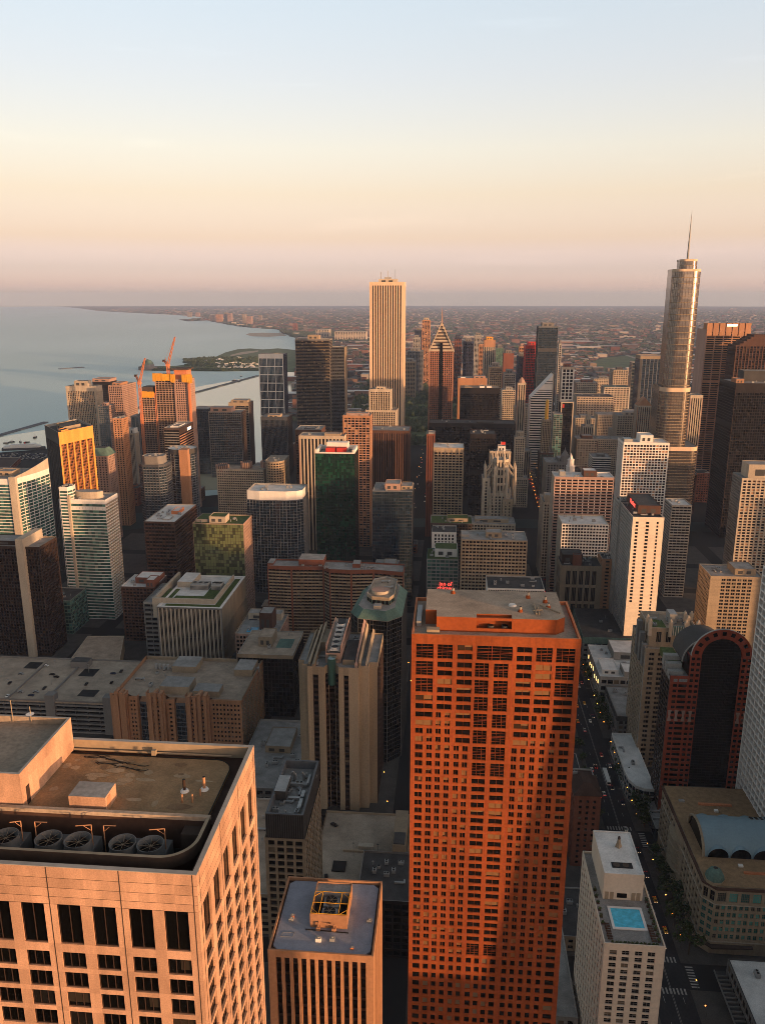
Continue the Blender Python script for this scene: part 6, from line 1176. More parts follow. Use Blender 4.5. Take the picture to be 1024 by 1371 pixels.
# white modern store with stacked roofs
r_ = tower('department_store', 'white modern store of stacked flat roofs with amber windows on the avenue', [(122.5, 599), (178, 599), (178, 660), (122.5, 660)], 25, ST(bay=5, fl=5, p=.2, sp=.4, d=.5, wall='ltgrey', glass='gl_dark', top=3), mat='roofwhite', cop='white', units=7, seed=82, pents=((.05, .28, .1, .45, 4, 'white'), (.3, .98, .55, .97, 7, 'ltgrey'), (.34, .98, .02, .3, 5, 'ltgrey')))
for k in range(7):
    mb = MB(); y = 603 + k * 7.6; mb.box(122.0, 122.42, y, y + 1.4, 17 - (k % 3) * 1.5, 20 - (k % 3) * 1.5, 0); mb.build('lit_window', ['litwin'], r_)
tower('department_store', 'low dark building with a mansard roof of vents beside the avenue trees', [(126, 545), (164, 545), (164, 594), (126, 594)], 20, ST(bay=4, fl=4, p=.3, sp=.4, d=.5, wall='grey', glass='gl_dark', top=4, topmat='dgrey'), mat='roofgrey', units=4, seed=83, cop='grey')
# white curved glass shop front
pl = [(119.5, 472), (122.5, 465.5), (127, 462.5), (134, 462), (134, 530), (119.5, 530), (118.8, 482)]
r_ = tower('shop_building', 'small building with a curved white glass corner facing the avenue', pl, 15, ST(bay=4, fl=4.6, p=.04, sp=.3, d=.3, sd=.0, wall='white', span='ltgrey', glass='gl_blue', corner=.1, top=2), mat='roofwhite', units=2, par=.8, cop='white')
# ------------------------------------------------------------------ stepped stone residence
def stone_residence():
    D = 512; q, H = fbox(864, 930, 868, D, 40); x0, x1 = q[0][0], q[1][0]; w = x1 - x0
    st = ST(bay=5.6, fl=3.5, p=.44, sp=.4, d=.5, wall='sand', glass='gl_dark', corner=1.4, top=3, mull=1)
    r_ = tower('stone_residence', 'tan stone residence stepping back to a crown of pillars and a planted terrace', q, H, st, mat='rooftan', eastst=st.but(bay=4.4, wall='ltgrey'))
    q2, H2 = fbox(870, 934, 840, D + 6, 30); a, b = q2[0][0], q2[1][0]
    tower('', '', q2, H2, ST(bay=7, fl=9, p=.5, sp=.3, d=.5, wall='sand', glass='gl_dark', corner=3, top=3, mull=2), z0=H - 1.2, root=r_, part='crown', mat='rooftan', par=2.0, cop='cream')
    mb = MB(); mb.box(a + 2.5, a + (b - a) * .38, D + 9, D + 24, H2 - 2.0, H2 - 1.5, 0); mb.build('planted_terrace', ['greenroof'], r_)
    mb = MB(); mb.box(a + (b - a) * .42, a + (b - a) * .72, D + 5.4, D + 5.97, H2 - 5, H2 + 1.5, 0)
    for i in range(6): x = a + (b - a) * (.43 + .05 * i); mb.box(x, x + .35, D + 5.2, D + 5.38, H2 - 5, H2 + 1.5, 1)
    mb.build('green_louvre', ['copper', 'white'], r_)
    for fx, fy in ((0, 6), (.42, 5.2), (.74, 5.2), (1, 6), (0, 14), (.86, 22), (1, 22), (.86, 14)): mb = MB(); x = a + (b - a) * fx; mb.box(x - 1.1, x + 1.1, D + fy - .5, D + fy + 1.7, H2 - 6, H2 + 4.5, 0); mb.cone((x, D + fy + .6), 1.2, .3, H2 + 4.5, H2 + 6.2, 6, 0); mb.build('pillar', ['cream'], r_)
    for i, (fx, dz) in enumerate(((-.04, -2), (-.04, 3), (-.02, 8))): mb = MB(); y = D + 3 + i * 9; mb.box(x0 - 1.2, x0 + 2, y, y + 4, H - 14, H + 3 + dz, 0); mb.build('buttress', ['grey'], r_)
    mb = MB(); mb.box(a + (b - a) * .5, a + (b - a) * .66, D + 18, D + 28, H2 - 2, H2 + 5, 0, top=1); mb.build('plant_room', ['ltgrey', 'mechmetal'], r_); roof_units(r_, [(a + (b - a) * .45, D + 10), (b - 3, D + 10), (b - 3, D + 26), (a + (b - a) * .45, D + 26)], H2 - 2, 4, 84)
stone_residence()
# ------------------------------------------------------------------ red arch fronted tower
def arch_tower():
    D = 452.0; lx = aty(895, 905, D).x
    def X(px): return aty(px, 905, D).x
    def Z(px, py): return aty(px, py, D).z
    xc = X(963); R0 = X(1004) - xc; zsp = Z(963, 880); ztop = zsp + R0
    xl0, xl1 = X(897), xc - R0; xr1 = xc + R0; xr2 = X(1045); zl = Z(930, 893); zlo = Z(915, 905)
    dep = 20; r_ = thing('arched_tower', 'red granite tower with a black glass slot under a great round arch', 'building', (xc, D + 20, 0)); foot([(xl0, D), (xr2, D + dep)])
    st = []; mb = MB(); fl = 3.5; rects = []
    def add(a, b, zt, zb=14):
        z = zt
        while z > zb: rects.append((a, b, z - 2.0, z, 'w')); z -= fl
    inR = R0 * .66
    wl = xl1 - xl0
    zl_ = [zlo - 2 - fl * i for i in range(60)]
    xs = xl0
    L_ = xr2 - xl0
    c = xl1 - xl0
    add(2.0, c * .40, zlo - 2); add(c * .47, c * .92, zlo - 2)
    a0 = c + .4; b0 = xc - inR - xl0 - .4; m_ = (a0 + b0) / 2; add(a0, m_ - .5, zlo + 12.0); add(m_ + .5, b0, zlo + 12.0)
    a1 = xc + inR - xl0 + .4; b1 = xr1 - xl0 - .4; m1 = (a1 + b1) / 2; add(a1, m1 - .5, zlo + 12.0); add(m1 + .5, b1, zlo + 12.0)
    add(xr1 - xl0 + 1.0, L_ - 4, zlo - 2)
    rects = [r for r in rects if r[1] > r[0] + .4]
    zmid = zlo + 14; zgl = 24.0
    # body walls: left shoulder, arch block, right shoulder
    def sub(xa, xb, zt):
        rr_ = [(max(a, xa - xl0) - (xa - xl0), min(b, xb - xl0) - (xa - xl0), z0, z1, k) for a, b, z0, z1, k in rects if a >= xa - xl0 - .01 and b <= xb - xl0 + .01 and z1 < zt - .3]
        return rect_wall(mb, (xa, D), (xb, D), 0, zt, rr_, .6)
    wn = sub(xl0, xl1, zlo) + sub(xl1, xc - inR, zsp) + sub(xc + inR, xr1, zsp) + sub(xr1, xr2, zlo)
    mb.face([(xc - inR, D, 0), (xc + inR, D, 0), (xc + inR, D, zgl), (xc - inR, D, zgl)], 0)
    N = 24; O = [(xc - R0 * math.cos(math.pi * i / N), zsp + R0 * math.sin(math.pi * i / N)) for i in range(N + 1)]; I = [(xc - inR * math.cos(math.pi * i / N), zsp + inR * math.sin(math.pi * i / N)) for i in range(N + 1)]
    for i in range(N):
        mb.face([(I[i][0], D, I[i][1]), (I[i + 1][0], D, I[i + 1][1]), (O[i + 1][0], D, O[i + 1][1]), (O[i][0], D, O[i][1])], 0); mb.face([(I[i][0], D, I[i][1]), (I[i][0], D + 1.5, I[i][1]), (I[i + 1][0], D + 1.5, I[i + 1][1]), (I[i + 1][0], D, I[i + 1][1])], 0)
    for x in (xc - inR, xc + inR): mb.face([(x, D, zgl), (x, D + 1.5, zgl), (x, D + 1.5, zsp), (x, D, zsp)], 0)
    eastst = ST(bay=4, fl=3.5, p=.1, sp=.2, d=.3, wall='darkbrick', glass='gl_black', top=1); ms = ['redgranite']; facade(mb, (xl0, D + dep), (xl0, D), 0, zlo, eastst, ms)
    mb.face([(xl1, D + dep, zlo - 1), (xl1, D, zlo - 1), (xl1, D, zsp), (xl1, D + dep, zsp)], 0); mb.face([(xr1, D, zlo - 1), (xr1, D + dep, zlo - 1), (xr1, D + dep, zsp), (xr1, D, zsp)], 0); mb.build('wall', ms, r_)
    windows(r_, wn, 'gl_black', 'dkbrown', (2, 1), limit=97)
    ar = MB()
    for i in range(9):        # square openings round the arch
        t = math.pi * (i + .5) / 9; rm = (R0 + inR) / 2 + .3; c_ = (xc - rm * math.cos(t), zsp + rm * math.sin(t)); u = Vector((math.sin(t), 0, math.cos(t))); v = Vector((-math.cos(t), 0, math.sin(t))); p = Vector((c_[0], D - .03, c_[1])); s = 1.15
        ar.face([p - u * s - v * s, p + u * s - v * s, p + u * s + v * s, p - u * s + v * s])
    ar.build('arch_window', ['gl_black'], r_)
    g = MB(); pts = [(xc - inR, zgl), (xc + inR, zgl)] + [(xc + inR * math.cos(math.pi * i / N), zsp + inR * math.sin(math.pi * i / N)) for i in range(N + 1)]
    g.face([(p[0], D + 1.5, p[1]) for p in pts], 0, .2); slot = g.build('glass_slot', ['gl_black'], r_)
    g = MB(); z = zgl
    while z < zsp + inR - 1: hw = inR if z < zsp else math.sqrt(max(inR ** 2 - (z - zsp) ** 2, .1)); g.box(xc - hw + .05, xc + hw - .05, D + 1.35, D + 1.5, z, z + .12, 0, bottom=True); z += 1.75
    for i in range(1, 9): x = xc - inR + inR * 2 * i / 9; g.box(x - .05, x + .05, D + 1.3, D + 1.34, zgl, zsp, 0)
    g.build('glazing_bar', ['black'], slot)
    # arched roof vault set back
    v = MB(); R1 = R0 * .86; ya, yb = D + 8, D + 30
    V = [(xc - 5 - R1 * math.cos(math.pi * i / N), zsp - 7 + R1 * math.sin(math.pi * i / N)) for i in range(N + 1)]
    for i in range(N):
        v.face([(V[i][0], ya, V[i][1]), (V[i + 1][0], ya, V[i + 1][1]), (V[i + 1][0], yb, V[i + 1][1]), (V[i][0], yb, V[i][1])], 0, .5); v.face([(O[i][0], D, O[i][1]), (O[i + 1][0], D, O[i + 1][1]), (O[i + 1][0], D + 1.6, O[i + 1][1]), (O[i][0], D + 1.6, O[i][1])], 1, .5)
    v.face([(p[0], ya, p[1]) for p in V[::-1]], 0, .5); v.face([(p[0], D + 1.6, p[1]) for p in O], 1, .5); v.build('roof_vault', ['dgrey', 'ltgrey'], r_)
    v = MB()
    for i in range(N): v.tube((V[i][0], ya - .1, V[i][1]), (V[i + 1][0], ya - .1, V[i + 1][1]), .5, 0, 5)
    v.build('vault_edge', ['ltgrey'], r_)
    m2 = MB(); m2.box(xl0 + .1, xl1, D + .1, D + dep - .1, zlo - 4, zlo - 1, 0); m2.box(xr1, xr2 - .1, D + .1, D + dep - .1, zlo - 4, zlo - 1, 0); m2.box(xl1, xr1, D + 1.7, D + dep - .2, zlo - 4, zsp - 1, 0); m2.build('roof', ['roofgrey'], r_)
    m2 = MB(); m2.box(xl0 + 1.5, xl1 - 4, D + 8, D + 16, zlo - 1, zlo - .4, 0); m2.box(xl1 - 9, xl1 - 1, D + 12, D + 34, zlo - 1, zlo + 3, 0); m2.build('planted_terrace', ['greenroof'], r_)
    for dy, h_ in ((3, 1.2), (9, 3.5), (15, 6)): m2 = MB(); m2.box(xl0 - .3, xl1 - 3 + dy * .1, D + dy, D + dy + 4, zlo - 1, zlo + h_, 0); m2.build('roof_fin', ['ltgrey'], r_)
    hx = MB()              # row of pale hourglass panels across the front
    for xa, n in ((xl0 + 1.5, 6), (xc + inR + 1.5, 4)):
        for i in range(n):
            x = xa + i * 4.0; zc = 72.0
            if xc - inR - 1 < x < xc + inR: continue
            for s in (-1, 1): hx.face([(x - 1.2, D - .05, zc + s * 3.6), (x + 1.2, D - .05, zc + s * 3.6), (x + .5, D - .05, zc), (x - .5, D - .05, zc)][::s])
    hx.build('wall_ornament', ['pink'], r_)
arch_tower()
tower('low_block', 'low dark corner block at the foot of the stone residence by the avenue', [(127.5, 432), (140, 432), (140, 460), (127.5, 460)], 8, ST(bay=4, fl=4, p=.3, sp=.3, d=.4, wall='dgrey', glass='gl_dark'), mat='roofgrey', par=.6)
# white lattice residence at the edge of view
q = [(150.5, 352), (190, 352), (190, 452), (150.5, 452)]
def lattice():
    LX = aty(1003, 900, 440).x
    H = 172.0
    st = ST(bay=5.4, fl=4.4, p=.16, sp=.2, d=2.2, wall='white', glass='gl_black', corner=.7, top=1.5)
    tower('apartment_tower', 'white lattice apartment tower leaning past the edge of view', [(LX, 384), (LX + 40, 384), (LX + 40, 440), (LX, 440)], 172, st, eastst=st.but(bay=5.4, d=2.2), mat='roofgrey')
lattice()
T('office_building', 'wide tan gridded block with a blank orange lit corner near the edge of view', (951, 1022, 771, 690, 34), ST(bay=4.6, fl=3.2, p=.26, sp=.4, d=.5, wall='sand', glass='gl_dark', corner=10, top=2.5, mull=1, base=4), mat='roofgrey', units=4, seed=85, pents=((.5, .9, .2, .8, 6, 'tan'),), eastst=ST(bay=3.4, fl=3.2, p=.5, sp=.4, d=.4, wall='tan', glass='gl_dark'), cop='cream')
# ------------------------------------------------------------------ corner hotel with mansard and glass vault
def vault_hall():
    x0, x1, y0, y1, H = 128.5, 200.0, 345.5, 430.0, 38.0
    r_ = thing('shopping_hall', 'tan corner shopping hall with teal windows, small dome and pale blue scalloped roof vault', 'building', ((x0 + x1) / 2, (y0 + y1) / 2, 0)); foot([(x0, y0), (x1, y1)])
    ch = 5.0; rects = []
    n = 12; bw = (x1 - x0 - ch) / n; Z = [9, 13.2, 17.4, 21.6, 25.8]
    mb = MB(); wn = []
    rr_ = []
    for i in range(n):
        a = i * bw
        for z in Z: rr_.append((a + bw * .1, a + bw * .42, z, z + 2.6, 'w')); rr_.append((a + bw * .58, a + bw * .9, z, z + 2.6, 'w'))
        rr_.append((a + bw * .14, a + bw * .86, 30.3, 35.4, 't'))
    wn += rect_wall(mb, (x0 + ch, y0), (x1, y0), 0, H, rr_, .5)
    r2 = [(.5 + k * 3.4, .5 + k * 3.4 + 2.3, z, z + 2.8, 'w') for k in range(2) for z in Z] + [(.5 + k * 3.4, .5 + k * 3.4 + 2.4, 29.8, 35.4, 'd') for k in range(2)]
    wn += rect_wall(mb, (x0, y0 + ch), (x0 + ch, y0), 0, H, r2, .5)
    L_ = y1 - y0 - ch; m = 16; b2 = L_ / m; r3 = []
    for i in range(m):
        if 6 <= i <= 8: continue
        for z in Z + [30.2]: r3.append((i * b2 + .9, (i + 1) * b2 - .9, z, z + 2.9, 'd'))
    wn += rect_wall(mb, (x0, y1), (x0, y0 + ch), 0, H, r3, .6)
    mb.face([(x1, y0, 0), (x1, y1, 0), (x1, y1, H), (x1, y0, H)], 0); mb.face([(x1, y1, 0), (x0, y1, 0), (x0, y1, H), (x1, y1, H)], 0); mb.build('wall', ['sand'], r_)
    windows(r_, wn, 'gl_tealwin', 'tan', (2, 2), spec={'t': ('gl_tealwin', (5, 4)), 'd': ('gl_dark', (2, 2))})
    pl = [(x0 + ch, y0), (x1, y0), (x1, y1), (x0, y1), (x0, y0 + ch)]
    cb = MB(); q = inset(pl, -.7)
    cb.prism(q, H - .8, H + .1, 0, 0); cb.build('cornice', ['brown'], r_)
    cb = MB()
    for z in (7.6, 29.0): 
        q2 = inset(pl, -.35); cb.prism(q2, z - .5, z, 0, 0)
    cb.build('string_course', ['cream'], r_)
    rf = MB(); q3 = inset(pl, .6); rf.prism(q3, H, H + .9, 0, 1); rf.build('roof', ['tan', 'roofbrown'], r_)
    # dome on the chamfered corner
    dm = MB(); c = (x0 + 5.2, y0 + 5.2); dm.cone(c, 4.4, 4.4, H, H + 2.2, 8, 0, a0=math.pi / 8)
    pr = [(4.6, 2.2), (4.1, 4.4), (3.0, 6.2), (1.1, 7.4)]
    for (ra, za), (rb, zb) in zip(pr, pr[1:]): dm.cone(c, ra, rb, H + za, H + zb, 8, 1, 2, a0=math.pi / 8)
    dm.build('dome', ['sand', 'copper', 'rubber'], r_)
    # vault along x with scalloped side vaults
    vy0, vy1, vx0 = y0 + 22.0, y0 + 50.0, x0 + 5; Rv = (vy1 - vy0) / 2; cy = (vy0 + vy1) / 2; zb = H + .9; N = 20
    vm = MB(); P = [(cy - Rv * math.cos(math.pi * i / N), zb + Rv * .78 * math.sin(math.pi * i / N)) for i in range(N + 1)]
    for i in range(N): vm.face([(vx0, P[i][0], P[i][1]), (x1, P[i][0], P[i][1]), (x1, P[i + 1][0], P[i + 1][1]), (vx0, P[i + 1][0], P[i + 1][1])], 0, .5)
    vt = vm.build('roof_vault', ['paleblue'], r_)
    vm = MB(); vm.face([(vx0 + .4, p[0], p[1] - .5) for p in P], 0, .3); vm.build('vault_end', ['gl_black'], vt)
    vm = MB()
    for i in range(N): vm.tube((vx0 - .2, P[i][0], P[i][1]), (vx0 - .2, P[i + 1][0], P[i + 1][1]), .7, 0, 6)
    vm.build('vault_edge', ['sand'], vt)
    for k in range(6):
        cx = vx0 + 7 + k * 11.2; r = 5.2
        for s, yv in ((-1, vy0), (1, vy1)):
            sm = MB(); M_ = 12; pts = [(cx - r * math.cos(math.pi * i / M_), zb + r * 1.05 * math.sin(math.pi * i / M_)) for i in range(M_ + 1)]
            for i in range(M_): sm.face([(pts[i][0], yv + s * .6, pts[i][1]), (pts[i + 1][0], yv + s * .6, pts[i + 1][1]), (pts[i + 1][0], cy + s * Rv * .45, pts[i + 1][1] + .9), (pts[i][0], cy + s * Rv * .45, pts[i][1] + .9)][::-s], 0, .5)
            sm.face([(p[0], yv + s * .35, p[1]) for p in pts][::-s], 1, .2); sm.build('side_vault', ['paleblue', 'gl_black'], vt)
    for i in range(6):
        for j in range(2): hm_ = MB(); x = x0 + 33 + i * 2.6; t = math.pi * (.60 + .05 * j); hm_.box(x, x + 1.5, cy - Rv * math.cos(t) - .6, cy - Rv * math.cos(t) + .6, zb + Rv * .78 * math.sin(t) - .3, zb + Rv * .78 * math.sin(t) + .35, 0, top=1); hm_.build('skylight', ['ltgrey', 'rubber'], vt)
    for (x, y, w_, d_, mt) in ((x0 + 21, y0 + 10, 10, 1.2, 'rust'), (x0 + 20, y0 + 15, 2.2, 1.6, 'white'), (x0 + 15, y0 + 66, 18, 1.5, 'rust'), (x0 + 22, y0 + 60, 2, 2, 'white'), (x0 + 5, y0 + 68, 3, 2, 'ltgrey')): b_ = MB(); b_.box(x, x + w_, y, y + d_, zb, zb + .9, 0); b_.build('roof_box', [mt], r_)
    aw = MB(); aw.prism([(x0 - 2.5, y0 + ch), (x0 + ch, y0 - 3.0), (x0 + ch + 20, y0 - 1.8), (x0 + ch + 20, y0), (x0 + ch, y0 - .05), (x0 - .05, y0 + ch)], 5.2, 5.8, 0, 0); aw.build('awning', ['darkbrick'], r_)
    # curved dark glass bays on the avenue front
    for z in range(6): g = MB(); zz = 8 + z * 4.4; g.prism([(x0, y0 + 62), (x0 - 2.6, y0 + 58), (x0 - 3.2, y0 + 52), (x0 - 2.6, y0 + 46), (x0, y0 + 42)][::-1], zz - .7, zz, 0, 0); g.build('curved_ledge', ['sand'], r_)
vault_hall()
# low roof at the bottom edge
r_ = tower('low_block', 'low flat building with a white roof and round skylight across from the shopping hall', [(136, 292), (185, 292), (185, 329), (136, 329)], 13, ST(bay=4, fl=6, p=.2, sp=.3, d=.4, wall='grey', glass='gl_dark'), mat='roofwhite', units=9, seed=86, par=.6, cop='dgrey')
mb = MB(); mb.cone((157, 312), 5, 4.6, 12.4, 13.4, 28, 0, 1); mb.build('round_skylight', ['dgrey', 'gl_blue'], r_); mb = MB(); mb.box(131, 135.9, 293, 330, 4, 4.4, 0); mb.box(130.6, 131, 293, 330, 4, 5, 1)
for i in range(14): mb.box(131, 136, 294 + i * 2.5, 294.4 + i * 2.5, 4.41, 5.2, 1)
mb.build('canopy', ['dgrey', 'grey'], r_)
# ------------------------------------------------------------------ roof pool building
def pool_tower():
    x0, x1, y0, y1, H = 56.4, 76.8, 236.0, 284.0, 100.0
    r_ = thing('hotel_tower', 'cream building with a bright blue swimming pool on its roof deck', 'hotel', ((x0 + x1) / 2, (y0 + y1) / 2, 0)); foot([(x0, y0), (x1, y1)])
    w = x1 - x0; rects = []; z = H - 1.6
    while z > 30:
        for f in (.155, .36, .575, .785): rects.append((w * f - 1.22, w * f + 1.22, z - 1.85, z, 'w'))
        z -= 2.62
    r2 = []; z = H - 1.6
    while z > 34:
        for k in range(11): r2.append((2 + k * 4.2, 4 + k * 4.2, z - 1.8, z, 's'))
        z -= 2.62
    mb = MB(); wn = rect_wall(mb, (x0, y0), (x1, y0), 26, H, rects, .35); w2 = rect_wall(mb, (x0, y1), (x0, y0), 26, H, r2, .4); mb.face([(x1, y0, 0), (x1, y1, 0), (x1, y1, H), (x1, y0, H)], 0); mb.face([(x1, y1, 0), (x0, y1, 0), (x0, y1, H), (x1, y1, H)], 0); mb.box(x0, x1, y0, y1, 0, 26, 0); mb.build('wall', ['palecream'], r_)
    windows(r_, wn + w2, 'gl_dark', 'ltgrey', (2, 2))
    o = [(x0, y0), (x1, y0), (x1, y1), (x0, y1)]; i1 = inset(o, .35); mb = MB()
    for k in range(4): a, b, c, d = o[k], o[(k + 1) % 4], i1[(k + 1) % 4], i1[k]; mb.face([(*a, H), (*b, H), (*b, H + 1.1), (*a, H + 1.1)], 0); mb.face([(*a, H + 1.1), (*b, H + 1.1), (*c, H + 1.1), (*d, H + 1.1)], 0); mb.face([(*d, H + 1.1), (*c, H + 1.1), (*c, H), (*d, H)], 0)
    mb.build('parapet', ['palecream'], r_)
    mb = MB(); mb.face([(*p, H + .15) for p in i1], 0, .5); mb.build('roof_deck', ['roofgrey'], r_); zd = H + .15
    px0, px1, py0, py1 = 61.6, 71.9, 244.6, 253.8
    mb = MB()
    for (a, b, c, d) in ((px0 - .9, px1 + .9, py0 - .9, py0), (px0 - .9, px1 + .9, py1, py1 + .9), (px0 - .9, px0, py0, py1), (px1, px1 + .9, py0, py1)): mb.box(a, b, c, d, zd, zd + .35, 0)
    pe = mb.build('pool_edge', ['poolwhite'], r_)
    mb = MB(); mb.face([(px0, py0, zd + .2), (px1, py0, zd + .2), (px1, py1, zd + .2), (px0, py1, zd + .2)], 0, .5); mb.build('pool_water', ['poolwater'], pe)
    # penthouse, with the deck in front of it
    bx0, bx1, by0, by1, bz = 59.8, 74.0, 258.6, y1 - .6, H + 11.2
    mb = MB(); ms = ['palecream']; facade(mb, (bx0, by0), (bx1, by0), zd, bz, None, ms); facade(mb, (bx1, by0), (bx1, by1), zd, bz, None, ms); facade(mb, (bx1, by1), (bx0, by1), zd, bz, None, ms); facade(mb, (bx0, by1), (bx0, by0), zd, bz, None, ms); ph = mb.build('penthouse', ['palecream'], r_)
    o2 = [(bx0, by0), (bx1, by0), (bx1, by1), (bx0, by1)]; i2 = inset(o2, .4); mb = MB()
    for k in range(4): a, b, c, d = o2[k], o2[(k + 1) % 4], i2[(k + 1) % 4], i2[k]; mb.face([(*a, bz), (*b, bz), (*c, bz), (*d, bz)], 0); mb.face([(*d, bz), (*c, bz), (*c, bz - .35), (*d, bz - .35)], 0)
    mb.face([(*p, bz - .35) for p in i2], 0, .5); mb.build('roof', ['roofwhite'], ph)
    mb = MB(); mb.box(bx0 + 3.5, bx1 - 3.2, by0 + 3.6, by0 + 6.6, bz - .35, bz - .2, 0); mb.build('fan_well', ['rubber'], ph)
    for k in range(2): mb = MB(); mb.cone((bx0 + 5.2 + 3.4 * k, by0 + 5.1), 1.2, 1.2, bz - .2, bz, 16, 0, 1); mb.build('fan', ['dgrey', 'darkbrick'], ph)
    mb = MB(); c = (bx0 + 8, by1 - 9); mb.cone(c, 1.3, .9, bz - .35, bz + 1.2, 4, 0); mb.cone(c, .8, .5, bz + 1.2, bz + 3.2, 8, 1); mb.cone(c, .55, .4, bz + 3.2, bz + 4.2, 8, 2); mb.build('chimney', ['sand', 'tan', 'dkbrown'], ph)
    for x, w_ in ((.7, 1.3), (2.5, 1.3), (10.2, 1.4), (12.0, 1.4)): mb = MB(); mb.box(bx0 + x, bx0 + x + w_, by0 - .1, by0 - .01, zd, zd + 3.2, 0); mb.build('door', ['sand'], ph)
    mb = MB(); mb.box(bx0 + 5, bx0 + 8.6, by0 - .1, by0 - .01, zd + .9, zd + 2.8, 0); mb.build('window', ['gl_dark'], ph)
    for i in range(26):    # shrubs and planters along the edges
        f = i / 25
        if i < 8: x, y, s = x1 - 1.4, y0 + 3 + 22 * i / 8, .9
        elif i < 14: x, y, s = x0 + 1.3, y0 + 10 + 20 * (i - 8) / 6, .8
        else: x, y, s = x0 + 3 + (i - 14) * 1.35, y0 + 1.0, .6
        mb = MB(); mb.box(x - .5, x + .5, y - .4, y + .4, zd, zd + .5, 0)
        for _ in range(46):
            p = Vector((random.gauss(0, .36), random.gauss(0, .36), random.uniform(.4, 1.5))) * s; c = Vector((x, y, zd + .2)) + p; u = Vector((random.uniform(-1, 1), random.uniform(-1, 1), random.uniform(-1, 1))).normalized() * .24; v = u.orthogonal().normalized() * .16; mb.face([c - u, c + v, c + u, c - v], 1)
        mb.build('planter', ['brown', random.choice(('leaf_a', 'leaf_b', 'leaf_c'))], r_)
    for i in range(14):
        x = x0 + 2.6 if i < 7 else x1 - 3.0; y = y0 + 3 + (i % 7) * 1.15; mb = MB(); mb.box(x - .9, x + .9, y - .3, y + .3, zd + .25, zd + .4, 0, bottom=True); mb.box(x - .9, x - .5, y - .3, y + .3, zd + .4, zd + .8, 0)
        for a, b in ((-.8, -.2), (.8, -.2), (-.8, .2), (.8, .2)): mb.box(x + a - .04, x + a + .04, y + b - .04, y + b + .04, zd, zd + .25, 0)
        lo = mb.top('sun_lounger', ['brown'], 'brown sun lounger on the pool deck of the cream building', 'lounger', (x, y, zd), 'loungers beside the roof pool')
wallmat('poolwater', (.10, .55, .74), rough=.08, var=0, stain=.34, sc=.55, bump=.3)
for nm, c in (('leaf_a', (.05, .075, .022)), ('leaf_b', (.035, .055, .02)), ('leaf_c', (.075, .085, .03))): wallmat(nm, c, var=.5, stain=.3, sc=.3)
pool_tower()
# brick club tower beside the granite tower
r_ = tower('brick_tower', 'narrow orange brick tower with arched upper windows and brown hipped roof', [(74, 405), (88.5, 405), (88.5, 424), (74, 424)], 46, ST(bay=4.2, fl=3.5, p=.6, sp=.5, d=.4, wall='brick', glass='gl_dark', corner=1.5, top=3), rooft=False)
q = [(74, 405), (88.5, 405), (88.5, 424), (74, 424)]; mb = MB(); a, b = inset(q, -.6), inset(q, 5)
for i in range(4): mb.face([(*a[i], 46), (*a[(i + 1) % 4], 46), (*b[(i + 1) % 4], 51), (*b[i], 51)], 0)
mb.face([(*p, 51) for p in b], 0); mb.build('roof', ['tilebrown'], r_)
tower('brick_building', 'brown gabled building with a small white chimney stack behind the brick tower', [(77, 431), (93, 431), (93, 458), (77, 458)], 30, ST(bay=4, fl=3.5, p=.5, sp=.5, d=.4, wall='brick', glass='gl_dark'), mat='tilebrown', pents=((.3, .7, .3, .7, 2, 'white'),))
tower('low_block', 'grey low block with two roof lights in the gap beside the cream pool building', [(38.5, 262), (55, 262), (55, 330), (38.5, 330)], 42, ST(bay=4, fl=4, p=.4, sp=.4, d=.3, wall='ltgrey', glass='gl_dark'), mat='roofgrey', units=3, seed=88)
tower('low_block', 'plain concrete low roof below the grey block with roof lights', [(42, 205), (56, 205), (56, 255), (42, 255)], 24, ST(bay=4, fl=4, p=.4, sp=.4, d=.3, wall='sand', glass='gl_dark'), mat='concretedeck', units=2, seed=89)
# ------------------------------------------------------------------ between the river and the loop
r_ = T('stone_building', 'grey stone office block with a small domed lantern on one corner', (731, 765, 619, 1190, 44), ST(bay=4, fl=3.6, p=.45, sp=.4, d=.5, wall='grey', glass='gl_dark', corner=2, top=4), mat='roofgrey', pents=((.5, .95, .3, .8, 5, 'grey'),), units=3, eastst=S_grey)
a = aty(756, 608, 1196); mb = MB(); mb.cone((a.x, 1196), 6, 5.5, a.z - 12, a.z - 2, 10, 0); mb.cone((a.x, 1196), 6.2, 1, a.z - 2, a.z + 6, 10, 0); mb.cone((a.x, 1196), .9, .1, a.z + 6, a.z + 11, 6, 0); mb.build('lantern', ['grey'], r_)
r_ = T('clock_tower', 'white tiled tower tapering through columned tiers to a pointed cupola', (757, 771, 634, 1080, 16), ST(bay=3, fl=3.6, p=.5, sp=.3, d=.5, wall='white', glass='gl_dark', corner=1.5, top=3), mat='roofgrey')
a = aty(764, 606, 1088); q, h = fbox(757, 771, 634, 1080, 16); cx = (q[0][0] + q[1][0]) / 2; mb = MB(); zz = a.z - h
for r0, r1, f0, f1 in ((6.2, 5.6, 0, .35), (6.4, 6.2, .35, .39), (4.6, 4.2, .39, .68), (4.8, 4.5, .68, .71), (3.0, .3, .71, 1)): mb.cone((cx, 1088), r0, r1, h - 1 + zz * f0, h - 1 + zz * f1, 10, 0)
mb.build('cupola', ['white'], r_)
T('stone_building', 'narrow cream ornate building facing the avenue beside the pink slab hotel', (727, 741, 672, 905, 40), ST(bay=3.6, fl=3.5, p=.45, sp=.36, d=.5, wall='cream', glass='gl_dark', corner=1.2, top=3), mat='roofgrey', pents=((.2, .8, .1, .5, 8, 'cream'),))
